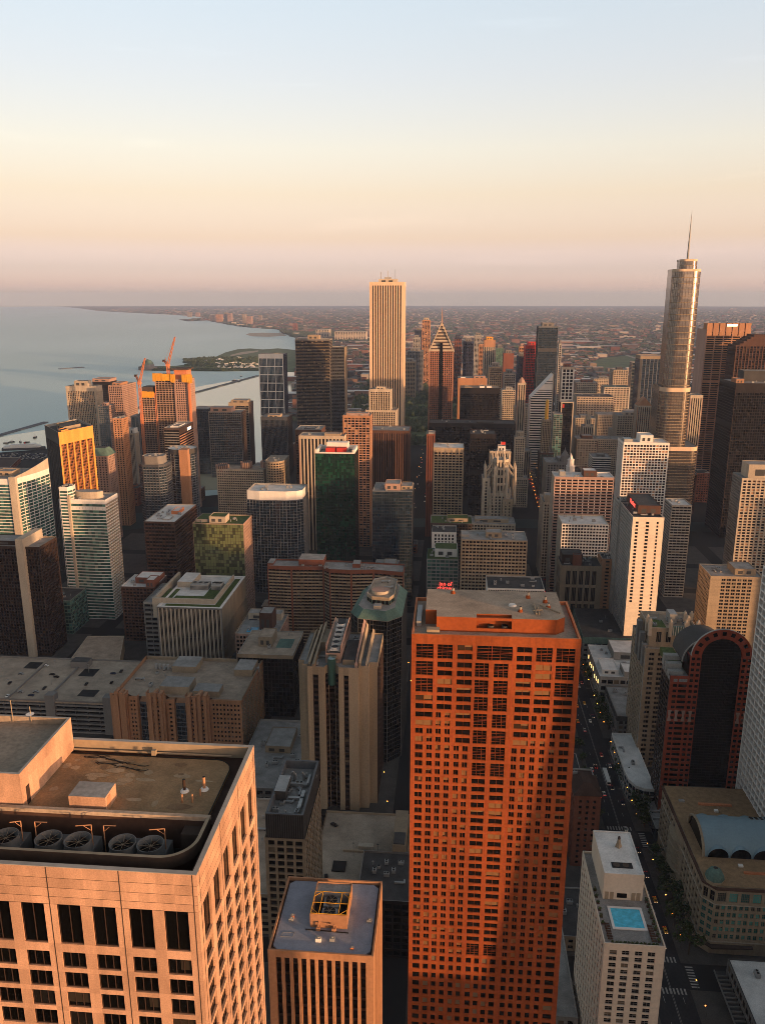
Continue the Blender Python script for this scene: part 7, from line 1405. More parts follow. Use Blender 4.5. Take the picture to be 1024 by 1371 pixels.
T('office_tower', 'slim white gothic tower with buttressed shaft rising above the loop roofs', (780, 795, 570, 1500, 24), S_rib.but(wall='cream', bay=3.4, p=.5), pents=((.3, .7, .2, .7, 18, 'cream'), (.42, .58, .4, .6, 26, 'cream')))
T('office_tower', 'dark curved looking tower of brown floor bands near the river', (793, 818, 612, 1200, 36), S_band.but(wall='brown', glass='gl_black', sp=.4), mat='roofgrey', pents=((.3, .7, .2, .6, 4, 'grey'),), cop='grey')
T('office_building', 'grey flat roofed office block just behind the dark banded tower', (800, 840, 588, 1420, 40), S_grey, mat='roofgrey', units=3)
T('office_building', 'tan block with a row of roof sheds left of the orange gothic tower', (819, 852, 576, 1560, 40), S_sand.but(bay=5), mat='roofgrey', pents=((.2, .8, .3, .8, 5, 'tan'),))
T('office_building', 'pair sided brown block behind the white gridded apartment tower', (800, 830, 555, 1700, 44), S_pink.but(wall='tan'), mat='roofgrey', units=3)
r_ = T('gothic_tower', 'orange brick tower with a pointed gable roof left of the mirror tower', (853, 872, 543, 1450, 24), S_rib.but(wall='orange', bay=3.4, p=.5, span='brick'), rooft=False)
q, h = fbox(853, 872, 543, 1450, 24); mb = MB(); xm = (q[0][0] + q[1][0]) / 2; mb.face([(q[0][0], 1450, h), (q[1][0], 1450, h), (xm, 1450, h + 14)], 0); mb.face([(q[1][0], 1450, h), (q[1][0], 1474, h), (xm, 1474, h + 14), (xm, 1450, h + 14)], 0); mb.face([(q[0][0], 1474, h), (q[0][0], 1450, h), (xm, 1450, h + 14), (xm, 1474, h + 14)], 0); mb.face([(q[1][0], 1474, h), (q[0][0], 1474, h), (xm, 1474, h + 14)], 0); mb.build('gable_roof', ['orange'], r_)
T('office_tower', 'grey tower of short white stripes beside the orange gabled tower', (838, 856, 550, 1620, 30), S_rib.but(wall='ltgrey', bay=4, p=.5), mat='roofgrey')
T('office_tower', 'dark glass tower with a flat cream roof cap left of the mirror tower', (857, 889, 476, 1900, 50), ST(bay=9, fl=3.8, p=.2, sp=.2, d=.5, wall='dgrey', span='navy', pier='bluegrey', glass='gl_blue', corner=5, top=8, topmat='tan'), mat='roofgrey', cop='sand')
T('office_tower', 'slim slate coloured glass tower in front of the distant green field', (846, 854, 485, 2000, 30), S_cw.but(wall='bluegrey', glass='gl_blue', bay=6))
T('office_building', 'square tan office block below the distant green field', (821, 841, 495, 2100, 50), S_sand.but(bay=6, fl=4.5), mat='roofgrey', pents=((.3, .7, .3, .7, 6, 'dgrey'),))
T('stone_building', 'white gridded stone block with copper green roof near the loop edge', (809, 843, 518, 1900, 46), S_white.but(bay=7, fl=5), mat='copper', units=3)
T('stone_building', 'long brown arcaded block with a dark roof behind the loop', (772, 822, 531, 1800, 60), S_pink.but(bay=6, fl=5, wall='brown'), mat='roofdark', units=4)
for (px, lb, m) in (((771, 800, 512, 2000, 50), 'red brown loft block with pale sheds on its roof, first behind the white framed tower', 'brick'), ((795, 822, 507, 2250, 60), 'low pale loft block just short of the distant green field', 'grey'), ((770, 797, 560, 1650, 46), 'broad grey loft block between two white gothic towers', 'grey'), ((772, 800, 588, 1380, 44), 'brown block in shade below the slim white gothic tower', 'brown'), ((826, 860, 556, 1500, 40), 'cream block with arched roof parapet at the foot of the orange gabled tower', 'cream'), ((905, 925, 560, 1420, 30), 'dark brown block half hidden behind the mirror tower', 'brown'), ((668, 700, 568, 1500, 44), 'stacked grey stone block stepping up behind the black towers', 'grey'), ((672, 690, 522, 1720, 40), 'pale stone tower with stepped shoulders behind the tall black tower', 'ltgrey'), ((690, 716, 545, 1640, 40), 'wide grey loop block behind the cream gothic tower', 'grey')):
    T('stone_building', lb, px, S_grey.but(wall=m, bay=4.5, fl=4), mat='roofgrey', units=3, pents=((.3, .8, .3, .8, 5, m),))
# ------------------------------------------------------------------ south loop skyline
mk = lambda w, g='gl_dark', **k: ST(bay=5, fl=4.2, p=.3, sp=.34, d=.5, wall=w, glass=g, corner=1, top=4, **k)
FAR = [((565, 576, 428.5, 3000, 40), mk('pink', corner=0) if 0 else mk('orange', 'gl_warm'), 'tall slim orange tower with a bright cream cap left of the spired tower', 'cream'),
 ((555, 566, 442, 3150, 50), mk('navy', 'gl_blue'), 'dark blue tower just behind the slim orange tower', None),
 ((553, 562, 452, 2900, 40), mk('ltgrey'), 'short pale grey tower below the dark blue tower', None),
 ((545, 566, 470, 2750, 60), mk('bluegrey', 'gl_blue'), 'low blue grey slab beside the park lawn', None),
 ((608, 618, 452, 2600, 44), mk('brick', 'gl_blue', topmat='navy'), 'brick and blue tower just right of the spired tower', 'navy'),
 ((620, 634, 457, 2500, 50), mk('navy', 'gl_black'), 'near black tower with a pink lit side behind the orange block', None),
 ((635, 645, 449, 2900, 40), mk('ltgrey'), 'slim pale grey tower in the south skyline', None),
 ((641, 650, 461, 2700, 36), mk('orange'), 'slim orange brown tower beside two grey striped towers', None),
 ((648, 663, 455, 2400, 46), S_rib.but(wall='ltgrey', bay=6, p=.5, top=20, topmat='orange'), 'grey striped tower with an orange upper part', 'yellow'),
 ((664, 674, 466, 2500, 40), mk('copper', 'gl_green'), 'dark green striped tower beside the grey striped tower', None),
 ((674, 688, 473, 2350, 46), ST(bay=60, fl=300, p=1, sp=1, d=.1, wall='brick', corner=2, top=6), 'blank brick red block lit by the sun', None),
 ((695, 704, 464, 2500, 30), mk('orange'), 'slim orange tower with a stepped top left of the red tower', 'pink'),
 ((693, 704, 477, 2150, 40), mk('navy', 'gl_blue'), 'short dark blue grey block beside the bright red tower', None),
 ((703.5, 721, 462, 2080, 50), ST(bay=4, fl=4, p=.2, sp=.3, d=.4, wall='red', span='red', glass='gl_brown', corner=1, top=9), 'bright red square office tower', 'red'),
 ((721, 747, 437, 2000, 50), ST(bay=3, fl=4, p=.06, sp=.12, d=.2, wall='bluegrey', span='dgrey', pier='dgrey', glass='gl_blue', corner=.4, top=3, mech=(12, 13)), 'tall slate blue glass tower standing alone behind the loop', None),
 ((748, 752, 460, 1900, 20), mk('ltgrey'), 'sliver of a pale tower beside the slate blue tower', None),
 ((675, 690, 500, 2050, 50), mk('ltgrey'), 'broad pale grey block at the middle of the loop roofs', None),
 ((655, 672, 491, 2000, 44), mk('tan'), 'tan mid rise behind the tall black tower roof', None),
 ((540, 556, 484, 2600, 60), mk('tan'), 'low tan block beside the wide park road', None)]
for px, st, lb, cap in FAR:
    T('office_tower', lb, px, st, mat='roofgrey', pents=((.2, .8, .2, .8, 9, cap or 'grey'),), par=1)
# lake front towers far away
for i, (a, b, t, D, m) in enumerate(((281, 287, 422, 11000, 'pink'), (289, 297, 421, 10600, 'orange'), (300, 304, 418.5, 10900, 'tan'), (304.5, 310, 419.5, 10800, 'pink'), (324, 329, 420.5, 10000, 'tan'), (329.5, 337, 423.5, 9800, 'pink'), (346, 350, 422, 11200, 'tan'), (251, 256, 418, 13500, 'tan'), (262, 267, 418.5, 13500, 'pink'), (392, 397, 433, 7600, 'brick'), (423, 440, 441.5, 6200, 'cream'), (448, 490, 444, 6000, 'cream'))):
    lbs = ('pale pink lakeshore slab far down the coast, first of the cluster', 'brightest orange lakeshore slab far down the coast', 'tallest thin tan lakeshore block far down the coast', 'pink lakeshore block beside the thin tan one far down the coast', 'tan lakeshore tower alone in the far trees', 'wide pink lakeshore block next to the lone tan tower', 'small tan block further inland from the far shore', 'tiny tan tower on the farthest visible shore', 'tiny pink tower on the farthest visible shore', 'small brick red block among the far coastal trees', 'long pale exhibition hall near the far parkland', 'very wide pale exhibition hall just left of the ribbed supertall')
    q, h = fbox(a, b, t, D, 60 if i < 10 else 120); c = Vector((sum(p[0] for p in q) / 4, D + 30, 0)); mb = MB(); ms = [m]
    for k in range(4): facade(mb, q[k], q[(k + 1) % 4], 0, max(h, 12), ST(bay=12, fl=9, p=.4, sp=.4, d=.8, wall=m, glass='gl_dark', top=3) if k in (0, 1) else None, ms)
    mb.face([(p[0], p[1], max(h, 12)) for p in q], 0); mb.top('apartment_block' if i < 10 else 'exhibition_hall', ms, lbs[i], 'building', (c.x, c.y, 0)); foot(q)
# museum and dome on the peninsula
a = at(190, 494.5, 1); mb = MB(); mb.cone((a.x + 30, a.y), 42, 42, 0, 14, 12, 0); mb.cone((a.x + 30, a.y), 30, 26, 14, 24, 12, 0)
for (r0, z0_), (r1, z1_) in zip(((26, 24), (22, 34), (13, 42)), ((22, 34), (13, 42), (1, 46))): mb.cone((a.x + 30, a.y), r0, r1, z0_, z1_, 12, 1)
mb.top('planetarium', ['grey', 'copper'], 'round domed planetarium at the tip of the peninsula', 'building', (a.x + 30, a.y, 0))
mb = MB(); wh = MB()
for i in range(60):
    p = at(random.uniform(290, 345), random.uniform(486, 494), 1); s = random.uniform(4, 9)
    mb.box(p.x - s, p.x + s, p.y - 3, p.y + 3, .8, random.uniform(4, 8), 0)
for (x, y, s) in ((277, 483.5, 20), (294, 482, 30), (319, 479, 26), (296, 485, 14), (280, 486, 10), (312, 485, 9)): p = at(x, y, 1); mb.cone((p.x, p.y), s, 1, .8, s * .35, 10, 0)
o = mb.build('boat_sheds', ['white']); o['kind'] = 'stuff'; o['label'] = 'white tents and parked boats on the peninsula'
mb = MB()
for (x0_, x1_, y0_, y1_, n) in ((150, 238, 607, 611, 0), (548, 572, 505, 527, 26),): 
    for i in range(n):
        p = at(random.uniform(x0_, x1_), random.uniform(y0_, y1_), 1); s = random.uniform(3, 9); mb.cone((p.x, p.y), s, .3, 0, s * .7, 8, 0)
o = mb.build('park_tents', ['white']); o['kind'] = 'stuff'; o['label'] = 'white tents spread over the park lawn'
# ------------------------------------------------------------------ far city: nobody could count it
def inside(poly, x, y):
    c = np.zeros(x.shape, bool); n = len(poly)
    for i in range(n):
        (x1, y1), (x2, y2) = poly[i], poly[i - 1]
        if y1 == y2: continue
        c ^= ((y1 > y) != (y2 > y)) & (x < (x2 - x1) * (y - y1) / (y2 - y1) + x1)
    return c
def boxes(name, X, Y, SX, SY, Hh, mats, ang=0.0, label=None, z0=0):
    n = len(X); v = np.zeros((n, 8, 3))
    for k, (a, b, c) in enumerate(((-1, -1, 0), (1, -1, 0), (1, 1, 0), (-1, 1, 0), (-1, -1, 1), (1, -1, 1), (1, 1, 1), (-1, 1, 1))): v[:, k, 0] = X + a * SX; v[:, k, 1] = Y + b * SY; v[:, k, 2] = z0 + c * Hh
    q = np.array([(0, 1, 5, 4), (1, 2, 6, 5), (2, 3, 7, 6), (3, 0, 4, 7), (4, 5, 6, 7)]); f = (np.arange(n)[:, None, None] * 8 + q[None]).reshape(-1, 4)
    me = bpy.data.meshes.new(name); me.from_pydata(v.reshape(-1, 3).tolist(), [], f.tolist())
    for m in mats: me.materials.append(MATS[m])
    at_ = me.attributes.new('rnd', 'FLOAT', 'FACE'); r = np.repeat(np.random.rand(n), 5).reshape(n, 5); at_.data.foreach_set('value', r.ravel().astype(np.float32))
    mi = np.zeros((n, 5), np.int32); mi[:, 4] = 1; me.polygons.foreach_set('material_index', mi.ravel()); me.update()
    o = bpy.data.objects.new(name, me); COL.objects.link(o); o['kind'] = 'stuff'
    if label: o['label'] = label
    return o
def rampmat(name, cols):
    m, nt, b = node_mat(name); a = nt.nodes.new('ShaderNodeAttribute'); a.attribute_name = 'rnd'; cr = nt.nodes.new('ShaderNodeValToRGB'); cr.color_ramp.interpolation = 'CONSTANT'
    e = cr.color_ramp.elements
    while len(e) < len(cols): e.new(.5)
    for i, c in enumerate(cols): e[i].position = i / len(cols); e[i].color = (*c, 1)
    nt.links.new(a.outputs['Fac'], cr.inputs[0]); nt.links.new(cr.outputs[0], b.inputs['Base Color']); b.inputs['Roughness'].default_value = .9; b.inputs['Specular IOR Level'].default_value = .1
rampmat('housewall', [(.11, .045, .032), (.17, .085, .06), (.20, .15, .11), (.07, .045, .036), (.14, .115, .095), (.34, .29, .24), (.12, .06, .042), (.08, .075, .072), (.2, .12, .085), (.05, .042, .038)])
rampmat('houseroof', [(.10, .095, .09), (.07, .065, .06), (.20, .18, .16), (.12, .10, .09), (.06, .055, .05), (.38, .36, .34), (.09, .075, .065), (.15, .14, .13), (.11, .08, .07), (.05, .05, .05)])
rng = np.random.default_rng(5); np.random.seed(5)
isl_lake = lake_poly
def scatter(n, y0, y1, power=1.6):
    u = rng.random(n); y = (y0 ** (1 - power) + u * (y1 ** (1 - power) - y0 ** (1 - power))) ** (1 / (1 - power))
    x = (-.62 + 1.30 * rng.random(n)) * y
    return x, y
LAWNS = [[(-150, 1760), (140, 1760), (150, 3200), (-330, 3300), (-300, 2400)], gp([(786, 484), (812, 477), (855, 474), (862, 486), (855, 500), (800, 500)])]
def clear(x, y):
    k = ~inside(lake_poly, x, y)
    for l in LAWNS: k &= ~inside(l, x, y)
    return k
x, y = scatter(60000, 2150, 24000, 1.75); gx = 36.0
x = np.round(x / 62) * 62 + rng.choice([-16, 0, 16], len(x)) * 1.0; k = clear(x, y); x, y = x[k], y[k]; n = len(x)
big = rng.random(n); sx = 5 + 5 * rng.random(n) + (big > .9) * 18 * rng.random(n) + y * .0006; sy = 6 + 8 * rng.random(n) + (big > .92) * 30 * rng.random(n); hh = 5 + 7 * rng.random(n) ** 2 + (big > .97) * 22 * rng.random(n) + (y < 4200) * 10 * rng.random(n) ** 3
for (a, b, c, d) in FOOT:
    k = ~((x + sx > a - 6) & (x - sx < b + 6) & (y + sy > c - 6) & (y - sy < d + 6)); x, y, sx, sy, hh = x[k], y[k], sx[k], sy[k], hh[k]
boxes('far_city', x, y, sx, sy, hh, ['housewall', 'houseroof'], label='far neighbourhoods of low brick houses fading to the horizon')
x, y = scatter(900, 2300, 16000, 1.6); k = clear(x, y); x, y = x[k], y[k]; n = len(x)
boxes('far_halls', x, y, 22 + 60 * rng.random(n), 10 + 22 * rng.random(n), 9 + 14 * rng.random(n), ['housewall', 'roofwhite'], label='pale warehouses and larger halls among the far houses')
road = gp([(640, 424), (668, 436), (700, 452), (722, 470), (735, 492), (741, 492), (729, 470), (707, 451), (674, 435), (646, 423.5)]); sheet('expressway', road, .12, 'concretedeck')
for k_, (xa, w_) in enumerate(((-250, 14), (90, 16), (520, 14), (980, 12), (1500, 14), (2100, 12))): sheet('far_road', [(xa - w_, 2300), (xa + w_, 2300), (xa + w_, 19000), (xa - w_, 19000)], .08 + .01 * k_, 'concretedeck')
for k_ in range(22):
    py_ = 425 + 60 * ((k_ * 37) % 22) / 22; px_ = 420 + 600 * ((k_ * 61) % 22) / 22; w_ = 6 + (k_ * 13) % 9; h_ = 1.0 + (py_ - 420) * .035; g4 = gp([(px_, py_), (px_ + w_, py_ - .4), (px_ + w_ + 2, py_ + h_), (px_ + 1, py_ + h_ + .4)])
    if clear(np.array([g4[0][0], g4[2][0]]), np.array([g4[0][1], g4[2][1]])).all(): sheet('park_lawn', g4, .16 + .002 * k_, 'lawn')
def blobs(name, X, Y, Rr, Z, mat, label, seed=1):
    """leafy clumps: rough low domes with many facets"""
    rg = np.random.default_rng(seed); n = len(X); base = []; M_, Kk = 7, 3
    for j in range(Kk):
        for i in range(M_): t = 2 * math.pi * (i + .5 * (j % 2)) / M_; e = (0.05, .5, .85)[j]; r = (1, .88, .5)[j]; base.append((r * math.cos(t), r * math.sin(t), e))
    base.append((0, 0, 1.05)); base = np.array(base); q = []
    for j in range(Kk - 1):
        for i in range(M_): a, b = j * M_ + i, j * M_ + (i + 1) % M_; q += [(a, b, b + M_), (a, b + M_, a + M_)]
    for i in range(M_): q.append((2 * M_ + i, 2 * M_ + (i + 1) % M_, 3 * M_))
    v = base[None] * np.ones((n, 1, 1)) * (1 + .28 * (rg.random((n, len(base), 1)) - .5) * 2); v[:, :, 0] = v[:, :, 0] * Rr[:, None] + X[:, None]; v[:, :, 1] = v[:, :, 1] * Rr[:, None] + Y[:, None]; v[:, :, 2] = v[:, :, 2] * Z[:, None]
    q = np.array(q); f = (np.arange(n)[:, None, None] * len(base) + q[None]).reshape(-1, 3); me = bpy.data.meshes.new(name); me.from_pydata(v.reshape(-1, 3).tolist(), [], f.tolist()); me.materials.append(MATS[mat])
    at_ = me.attributes.new('rnd', 'FLOAT', 'FACE'); at_.data.foreach_set('value', rg.random(len(f)).astype(np.float32)); me.update(); o = bpy.data.objects.new(name, me); COL.objects.link(o); o['kind'] = 'stuff'; o['label'] = label; return o
wallmat('fartree', (.050, .068, .030), var=.7, stain=.4, sc=.02)
x, y = scatter(52000, 2200, 22000, 1.7); g_ = rng.random(len(x)); x = np.where(g_ < .45, np.round(x / 210) * 210 + rng.normal(0, 5, len(x)), x); y = np.where((g_ > .45) & (g_ < .62), np.round(y / 420) * 420 + rng.normal(0, 7, len(x)), y); k = clear(x, y); x, y = x[k], y[k]; n = len(x); blobs('far_trees', x, y, 6 + 5 * rng.random(n) + y * .0014, 7 + 6 * rng.random(n), 'fartree', 'street trees dotted through the far neighbourhoods', 3)
x = rng.uniform(-330, 150, 5200); y = rng.uniform(1760, 3250, 5200); k = inside(LAWNS[0], x, y)
k &= ~((np.abs(((y - 1760) % 260) - 130) < 46) & (rng.random(len(x)) < .93)) & ~((np.abs(x - 40) < 45) & (rng.random(len(x)) < .6)); x, y = x[k], y[k]; n = len(x); blobs('park_trees', x, y, 4.5 + 3 * rng.random(n), 8 + 5 * rng.random(n), 'fartree', 'rows of trees around the park lawns', 4)
px = np.concatenate([rng.uniform(205, 345, 1500), rng.uniform(246, 262, 220), rng.uniform(246, 345, 700)]); py = np.concatenate([rng.uniform(494.2, 496.4, 1500), rng.uniform(480.5, 487, 220), rng.uniform(478, 491, 700)])
P_ = np.array([tuple(at(a, b, 1)[:2]) for a, b in zip(px, py)]); k = inside(isl, P_[:, 0], P_[:, 1]); P_ = P_[k]; n = len(P_); blobs('peninsula_trees', P_[:, 0], P_[:, 1], 3.5 + 3.5 * rng.random(n), 4 + 5 * rng.random(n), 'fartree', 'trees along the edge of the peninsula', 6)
px = rng.uniform(255, 500, 1800); py = 429 + (px - 255) * .115 + rng.uniform(-1, 6, 1800); P_ = np.array([tuple(at(a, b, 1)[:2]) for a, b in zip(px, py)]); k = ~inside(lake_poly, P_[:, 0], P_[:, 1]); P_ = P_[k]; n = len(P_); blobs('shore_trees', P_[:, 0], P_[:, 1], 16 + 14 * rng.random(n), 12 + 8 * rng.random(n), 'fartree', 'wooded strip along the far lakeshore', 7)
# harbour end: pier sheds, ship, small boats
mb = MB()
for i in range(260):
    p = at(random.uniform(-4, 75), random.uniform(607.5, 616), 0); mb.box(p.x - 1.2, p.x + 1.2, p.y - 2.4, p.y + 2.4, .2, 1.7, random.randint(0, 2))
o = mb.build('parked_cars_lot', ['dgrey', 'ltgrey', 'navy']); o['kind'] = 'stuff'; o['label'] = 'far car park packed with tiny cars by the pier'
a, b = at(4, 603, 0), at(62, 601, 0); mb = MB(); u = (b - a).normalized(); v = Vector((-u.y, u.x, 0))
def hull(w, z0, z1, f0, f1, m): mb.prism([tuple((a.lerp(b, f0) - v * w)[:2]), tuple((a.lerp(b, f1 - .04) - v * w)[:2]), tuple(a.lerp(b, f1)[:2]), tuple((a.lerp(b, f1 - .04) + v * w)[:2]), tuple((a.lerp(b, f0) + v * w)[:2])], z0, z1, m, m)
hull(8, .4, 5, 0, 1, 0); hull(7, 5, 9, .04, .9, 1); hull(5.5, 9, 12, .2, .8, 1); c = (a + b) / 2; mb.top('cruise_boat', ['dgrey', 'white'], 'long white excursion boat with a dark hull moored by the pier', 'boat', (c.x, c.y, .3))
bl = None
for (bx, by, s) in ((9, 593.5, 1), (16, 592, 1), (28, 592, .9), (36, 592.5, 1), (47, 586, 1.2), (7, 599, .8), (25, 596.5, .9), (13, 597, .7), (41, 597, 1), (52, 597, .9), (314, 510, 1.6), (323, 504, 1.2), (320, 511, 1)):
    p = at(bx, by, .6)
    if bl is None:
        mb = MB(); mb.prism([(-6, -2), (3, -2), (7, 0), (3, 2), (-6, 2)], 0, 1.8, 0, 0); mb.box(-3, 1.5, -1.4, 1.4, 1.8, 3.6, 1); mb.tube((0, 0, 3.6), (0, 0, 9), .2, 1, 4); bl = mb.top('small_boat', ['dgrey', 'white'], 'small boat at anchor on the pale harbor water', 'boat', (0, 0, 0), 'boats at anchor in the harbor'); o = bl
    else: o = bl.copy(); COL.objects.link(o)
    o.location = p; o.scale = (s, s, s); o.rotation_euler.z = random.uniform(0, 6)
p = at(34, 596.5, 1); mb = MB(); mb.cone((p.x, p.y), 6, 4, .5, 4, 8, 0); mb.cone((p.x, p.y), 3, .5, 4, 9, 8, 0); mb.top('red_boat', ['red'], 'small red boat beside the long white excursion boat', 'boat', (p.x, p.y, .5))
# pier buildings at the harbor edge
tower('pier_hall', 'low dark red pier hall at the harbor edge', [tuple(at(a, b, 10)[:2]) for a, b in ((-10, 628), (10, 629), (28, 612), (-10, 612))][0:4], 10, ST(bay=6, fl=5, p=.4, sp=.4, d=.4, wall='brick', glass='gl_dark'), mat='tilebrown')
# ------------------------------------------------------------------ low roofs in the gaps between the towers
def overlap(a, b, c, d, m=3): return any(a < f[1] + m and b > f[0] - m and c < f[3] + m and d > f[2] - m for f in FOOT)
rs = random.Random(12); NLOW = 0
for _ in range(5200):
    if NLOW >= 150: break
    y = rs.uniform(345, 2120); x = rs.uniform(-.50, .56) * y
    w, d = rs.uniform(14, 30), rs.uniform(16, 36); a, b, c, e = x - w / 2, x + w / 2, y - d / 2, y + d / 2
    if overlap(a, b, c, e) or (94 < b and a < 172 and y < 1950) or (1085 < e and c < 1175): continue
    if y < 1100 and (any(c < s + 9 and e > s - 9 for s in EW) or any(a < s + 9 and b > s - 9 for s in NS)): continue
    if inside(lake_poly, np.array([x]), np.array([y]))[0] or inside(harbor, np.array([x - 30]), np.array([y]))[0] or inside(harbor, np.array([x]), np.array([y]))[0] or inside(LAWNS[0], np.array([x]), np.array([y]))[0]: continue
    if -75 < b and a < -20 and 1150 < y < 2000: continue
    hh_ = rs.choice((9, 12, 15, 18, 24)) if y < 1100 else rs.uniform(18, 62)
    m = rs.choice(('grey', 'brick', 'tan', 'brown', 'dgrey', 'sand', 'darkbrick', 'ltgrey'))
    tower('low_building', 'ordinary flat roofed building filling a shaded gap between taller towers', [(a, c), (b, c), (b, e), (a, e)], hh_, ST(bay=4, fl=3.8, p=.4, sp=.45, d=.4, wall=m, glass='gl_dark'), group='flat roofed buildings in the gaps between towers', mat=rs.choice(('roofgrey', 'roofdark', 'roofdark', 'rooftan')), units=rs.randint(0, 4) if y < 1300 else 0, seed=_, par=.7, pents=((.3, .6, .4, .7, 3, m),) if rs.random() < .5 else ()); NLOW += 1
# ------------------------------------------------------------------ towers added to the west, out of frame, to shade the streets
SHADE_TOWERS = [(120, 22, 30, 16, 215), (265, 80, 30, 95, 165), (340, 190, 40, 150, 112), (240, 330, 44, 60, 118), (330, 250, 60, 50, 150), (420, 380, 60, 60, 165), (380, 80, 50, 50, 190), (520, 520, 60, 60, 150), (560, 260, 60, 60, 175), (650, 640, 60, 60, 140), (700, 420, 60, 60, 170), (760, 860, 60, 60, 150), (620, 100, 60, 60, 160), (860, 620, 60, 60, 160), (980, 980, 70, 60, 150), (900, 300, 70, 70, 180), (1100, 760, 80, 70, 170), (1200, 1100, 80, 80, 180), (330, -60, 50, 50, 140), (480, -120, 60, 60, 150), (760, 40, 60, 70, 165), (1060, 420, 80, 70, 185)]
for (x, y, w, d, h) in SHADE_TOWERS: tower('shade_tower', 'plain concrete tower added out of view west of the avenue to cast shade', [(x, y), (x + w, y), (x + w, y + d), (x, y + d)], h, None if 0 else ST(bay=30, fl=40, p=.5, sp=.5, d=.3, wall='tan', glass='gl_dark'), group='unseen towers added west of the avenue for shade')
def ps(p_, s_): return (.559 * p_ + .829 * s_, .829 * p_ - .559 * s_)
mb = MB(); lo_ = [ps(169.4, 80), ps(236, 80), ps(236, 112), ps(169.4, 112)][::-1]; hi_ = [ps(197.4, 84), ps(228, 84), ps(228, 108), ps(197.4, 108)][::-1]; nst = 62  # unseen tower, its taper shaped to slant the shadow on the granite
for k_ in range(nst):        # tapering storeys with a dark window band each
    for f0, f1, m_ in ((k_ / nst, (k_ + .45) / nst, 0), ((k_ + .45) / nst, (k_ + 1) / nst, 1)):
        for i in range(4):
            a, b, c, d = Vector(lo_[i]), Vector(lo_[(i + 1) % 4]), Vector(hi_[(i + 1) % 4]), Vector(hi_[i]); mb.face([(*a.lerp(d, f0), 260 * f0), (*b.lerp(c, f0), 260 * f0), (*b.lerp(c, f1), 260 * f1), (*a.lerp(d, f1), 260 * f1)], m_)
mb.face([(*p_, 260.0) for p_ in hi_], 0); c_ = ps(203, 96); tt = thing('tapered_shade_tower', 'tall tapering stone tower added out of view and shaped to shade the granite tower', 'building', (c_[0], c_[1], 0)); mb.build('wall', ['sand', 'gl_dark'], tt)
# ------------------------------------------------------------------ trees, lamps, traffic
def leaf_crown(seed, n=260, R_=3.2):
    rs = random.Random(seed); mb = MB(); cl = [Vector((rs.gauss(0, .45), rs.gauss(0, .45), rs.uniform(.55, 1.5))) * R_ for _ in range(9)]
    for _ in range(n):
        c = rs.choice(cl); d = Vector((rs.gauss(0, 1), rs.gauss(0, 1), rs.gauss(0, .8))).normalized() * R_ * .48 * rs.uniform(.6, 1.05); p = c + d + Vector((0, 0, 2.0)); u = Vector((rs.uniform(-1, 1), rs.uniform(-1, 1), rs.uniform(-.6, .6))).normalized() * rs.uniform(.35, .62); v = u.cross(d.normalized() + Vector((0, 0, .3))).normalized() * rs.uniform(.22, .4); mb.face([p - u, p + v, p + u, p - v], rs.randint(0, 2))
    return mb.mesh('crown', ['leaf_a', 'leaf_b', 'leaf_c'])
def trunk():
    mb = MB(); mb.tube((0, 0, 0), (0, 0, 3.4), .24, 0, 6, .15)
    for t in range(4): a = t * 1.6; mb.tube((0, 0, 3.0), (1.3 * math.cos(a), 1.3 * math.sin(a), 5.0), .11, 0, 4, .04)
    return mb.mesh('trunk', ['bark'])
TM = trunk(); CM = [leaf_crown(i) for i in range(5)]; tn = 0
def tree(x, y, s, label, group):
    r = thing('street_tree', label, 'tree', (x, y, .15), group); t = inst(TM, 'trunk', r, (x, y, .15)); c = inst(random.choice(CM), 'crown', r, (x, y, .15), random.uniform(0, 6)); r.scale = (s, s, s * random.uniform(.9, 1.15)); r.rotation_euler.z = random.uniform(0, 6)
for i in range(60):
    y = 330 + i * 8.2
    if min(abs(y - e) for e in EW) < 12: continue
    tree(123.6 + random.uniform(-.9, .9), y + random.uniform(-3, 3), random.uniform(1.25, 1.8), 'leafy street tree on the pavement along the avenue', 'street trees along the avenue')
    if i % 2 == 0 and 430 < y: tree(97.3, y + 4, random.uniform(.8, 1.2), 'leafy street tree on the pavement along the avenue', 'street trees along the avenue')
for (px, py) in ((884, 655), (893, 659), (901, 662), (888, 664), (897, 668), (668, 700), (520, 700), (505, 712), (216, 690), (240, 700), (88, 640), (70, 650), (75, 665), (318, 640), (340, 655), (325, 760), (350, 770)):
    p = at(px, py, 0)
    if not overlap(p.x - 3, p.x + 3, p.y - 3, p.y + 3, 0): tree(p.x, p.y, random.uniform(1.3, 1.8), 'bushy tree growing in a gap between downtown towers', 'trees in the gaps between towers')
# street lamps, lit
mb = MB(); mb.tube((0, 0, 0), (0, 0, 7.5), .1, 0, 6, .07); mb.tube((0, 0, 7.4), (.9, 0, 7.9), .06, 0, 5); LP = mb.mesh('pole', ['dgrey'])
mb = MB(); mb.cone((.9, 0), .1, .30, 7.4, 7.7, 8, 0); mb.cone((.9, 0), .30, .08, 7.7, 7.9, 8, 0); LH = mb.mesh('lamp_head', ['lampglow'])
def lamp(x, y, s=1.0, label='lit amber street lamp on the avenue pavement', group='lit street lamps'):
    r = thing('street_lamp', label, 'street lamp', (x, y, .15), group); inst(LP, 'pole', r, (x, y, .15)); inst(LH, 'lamp_head', r, (x, y, .15)); r.scale = (s, s, s); r.rotation_euler.z = 0 if x < 118 else math.pi
for y in range(306, 820, 14):
    if min(abs(y - e) for e in EW) < 8: continue
    lamp(120.4, y); 
    if y % 60 == 0: lamp(98.6, y + 9)
for i in range(12): lamp(137 + i * 1.0, 1190 + i * 26, 1.6); lamp(159 + i * .5, 1195 + i * 40, 1.6)
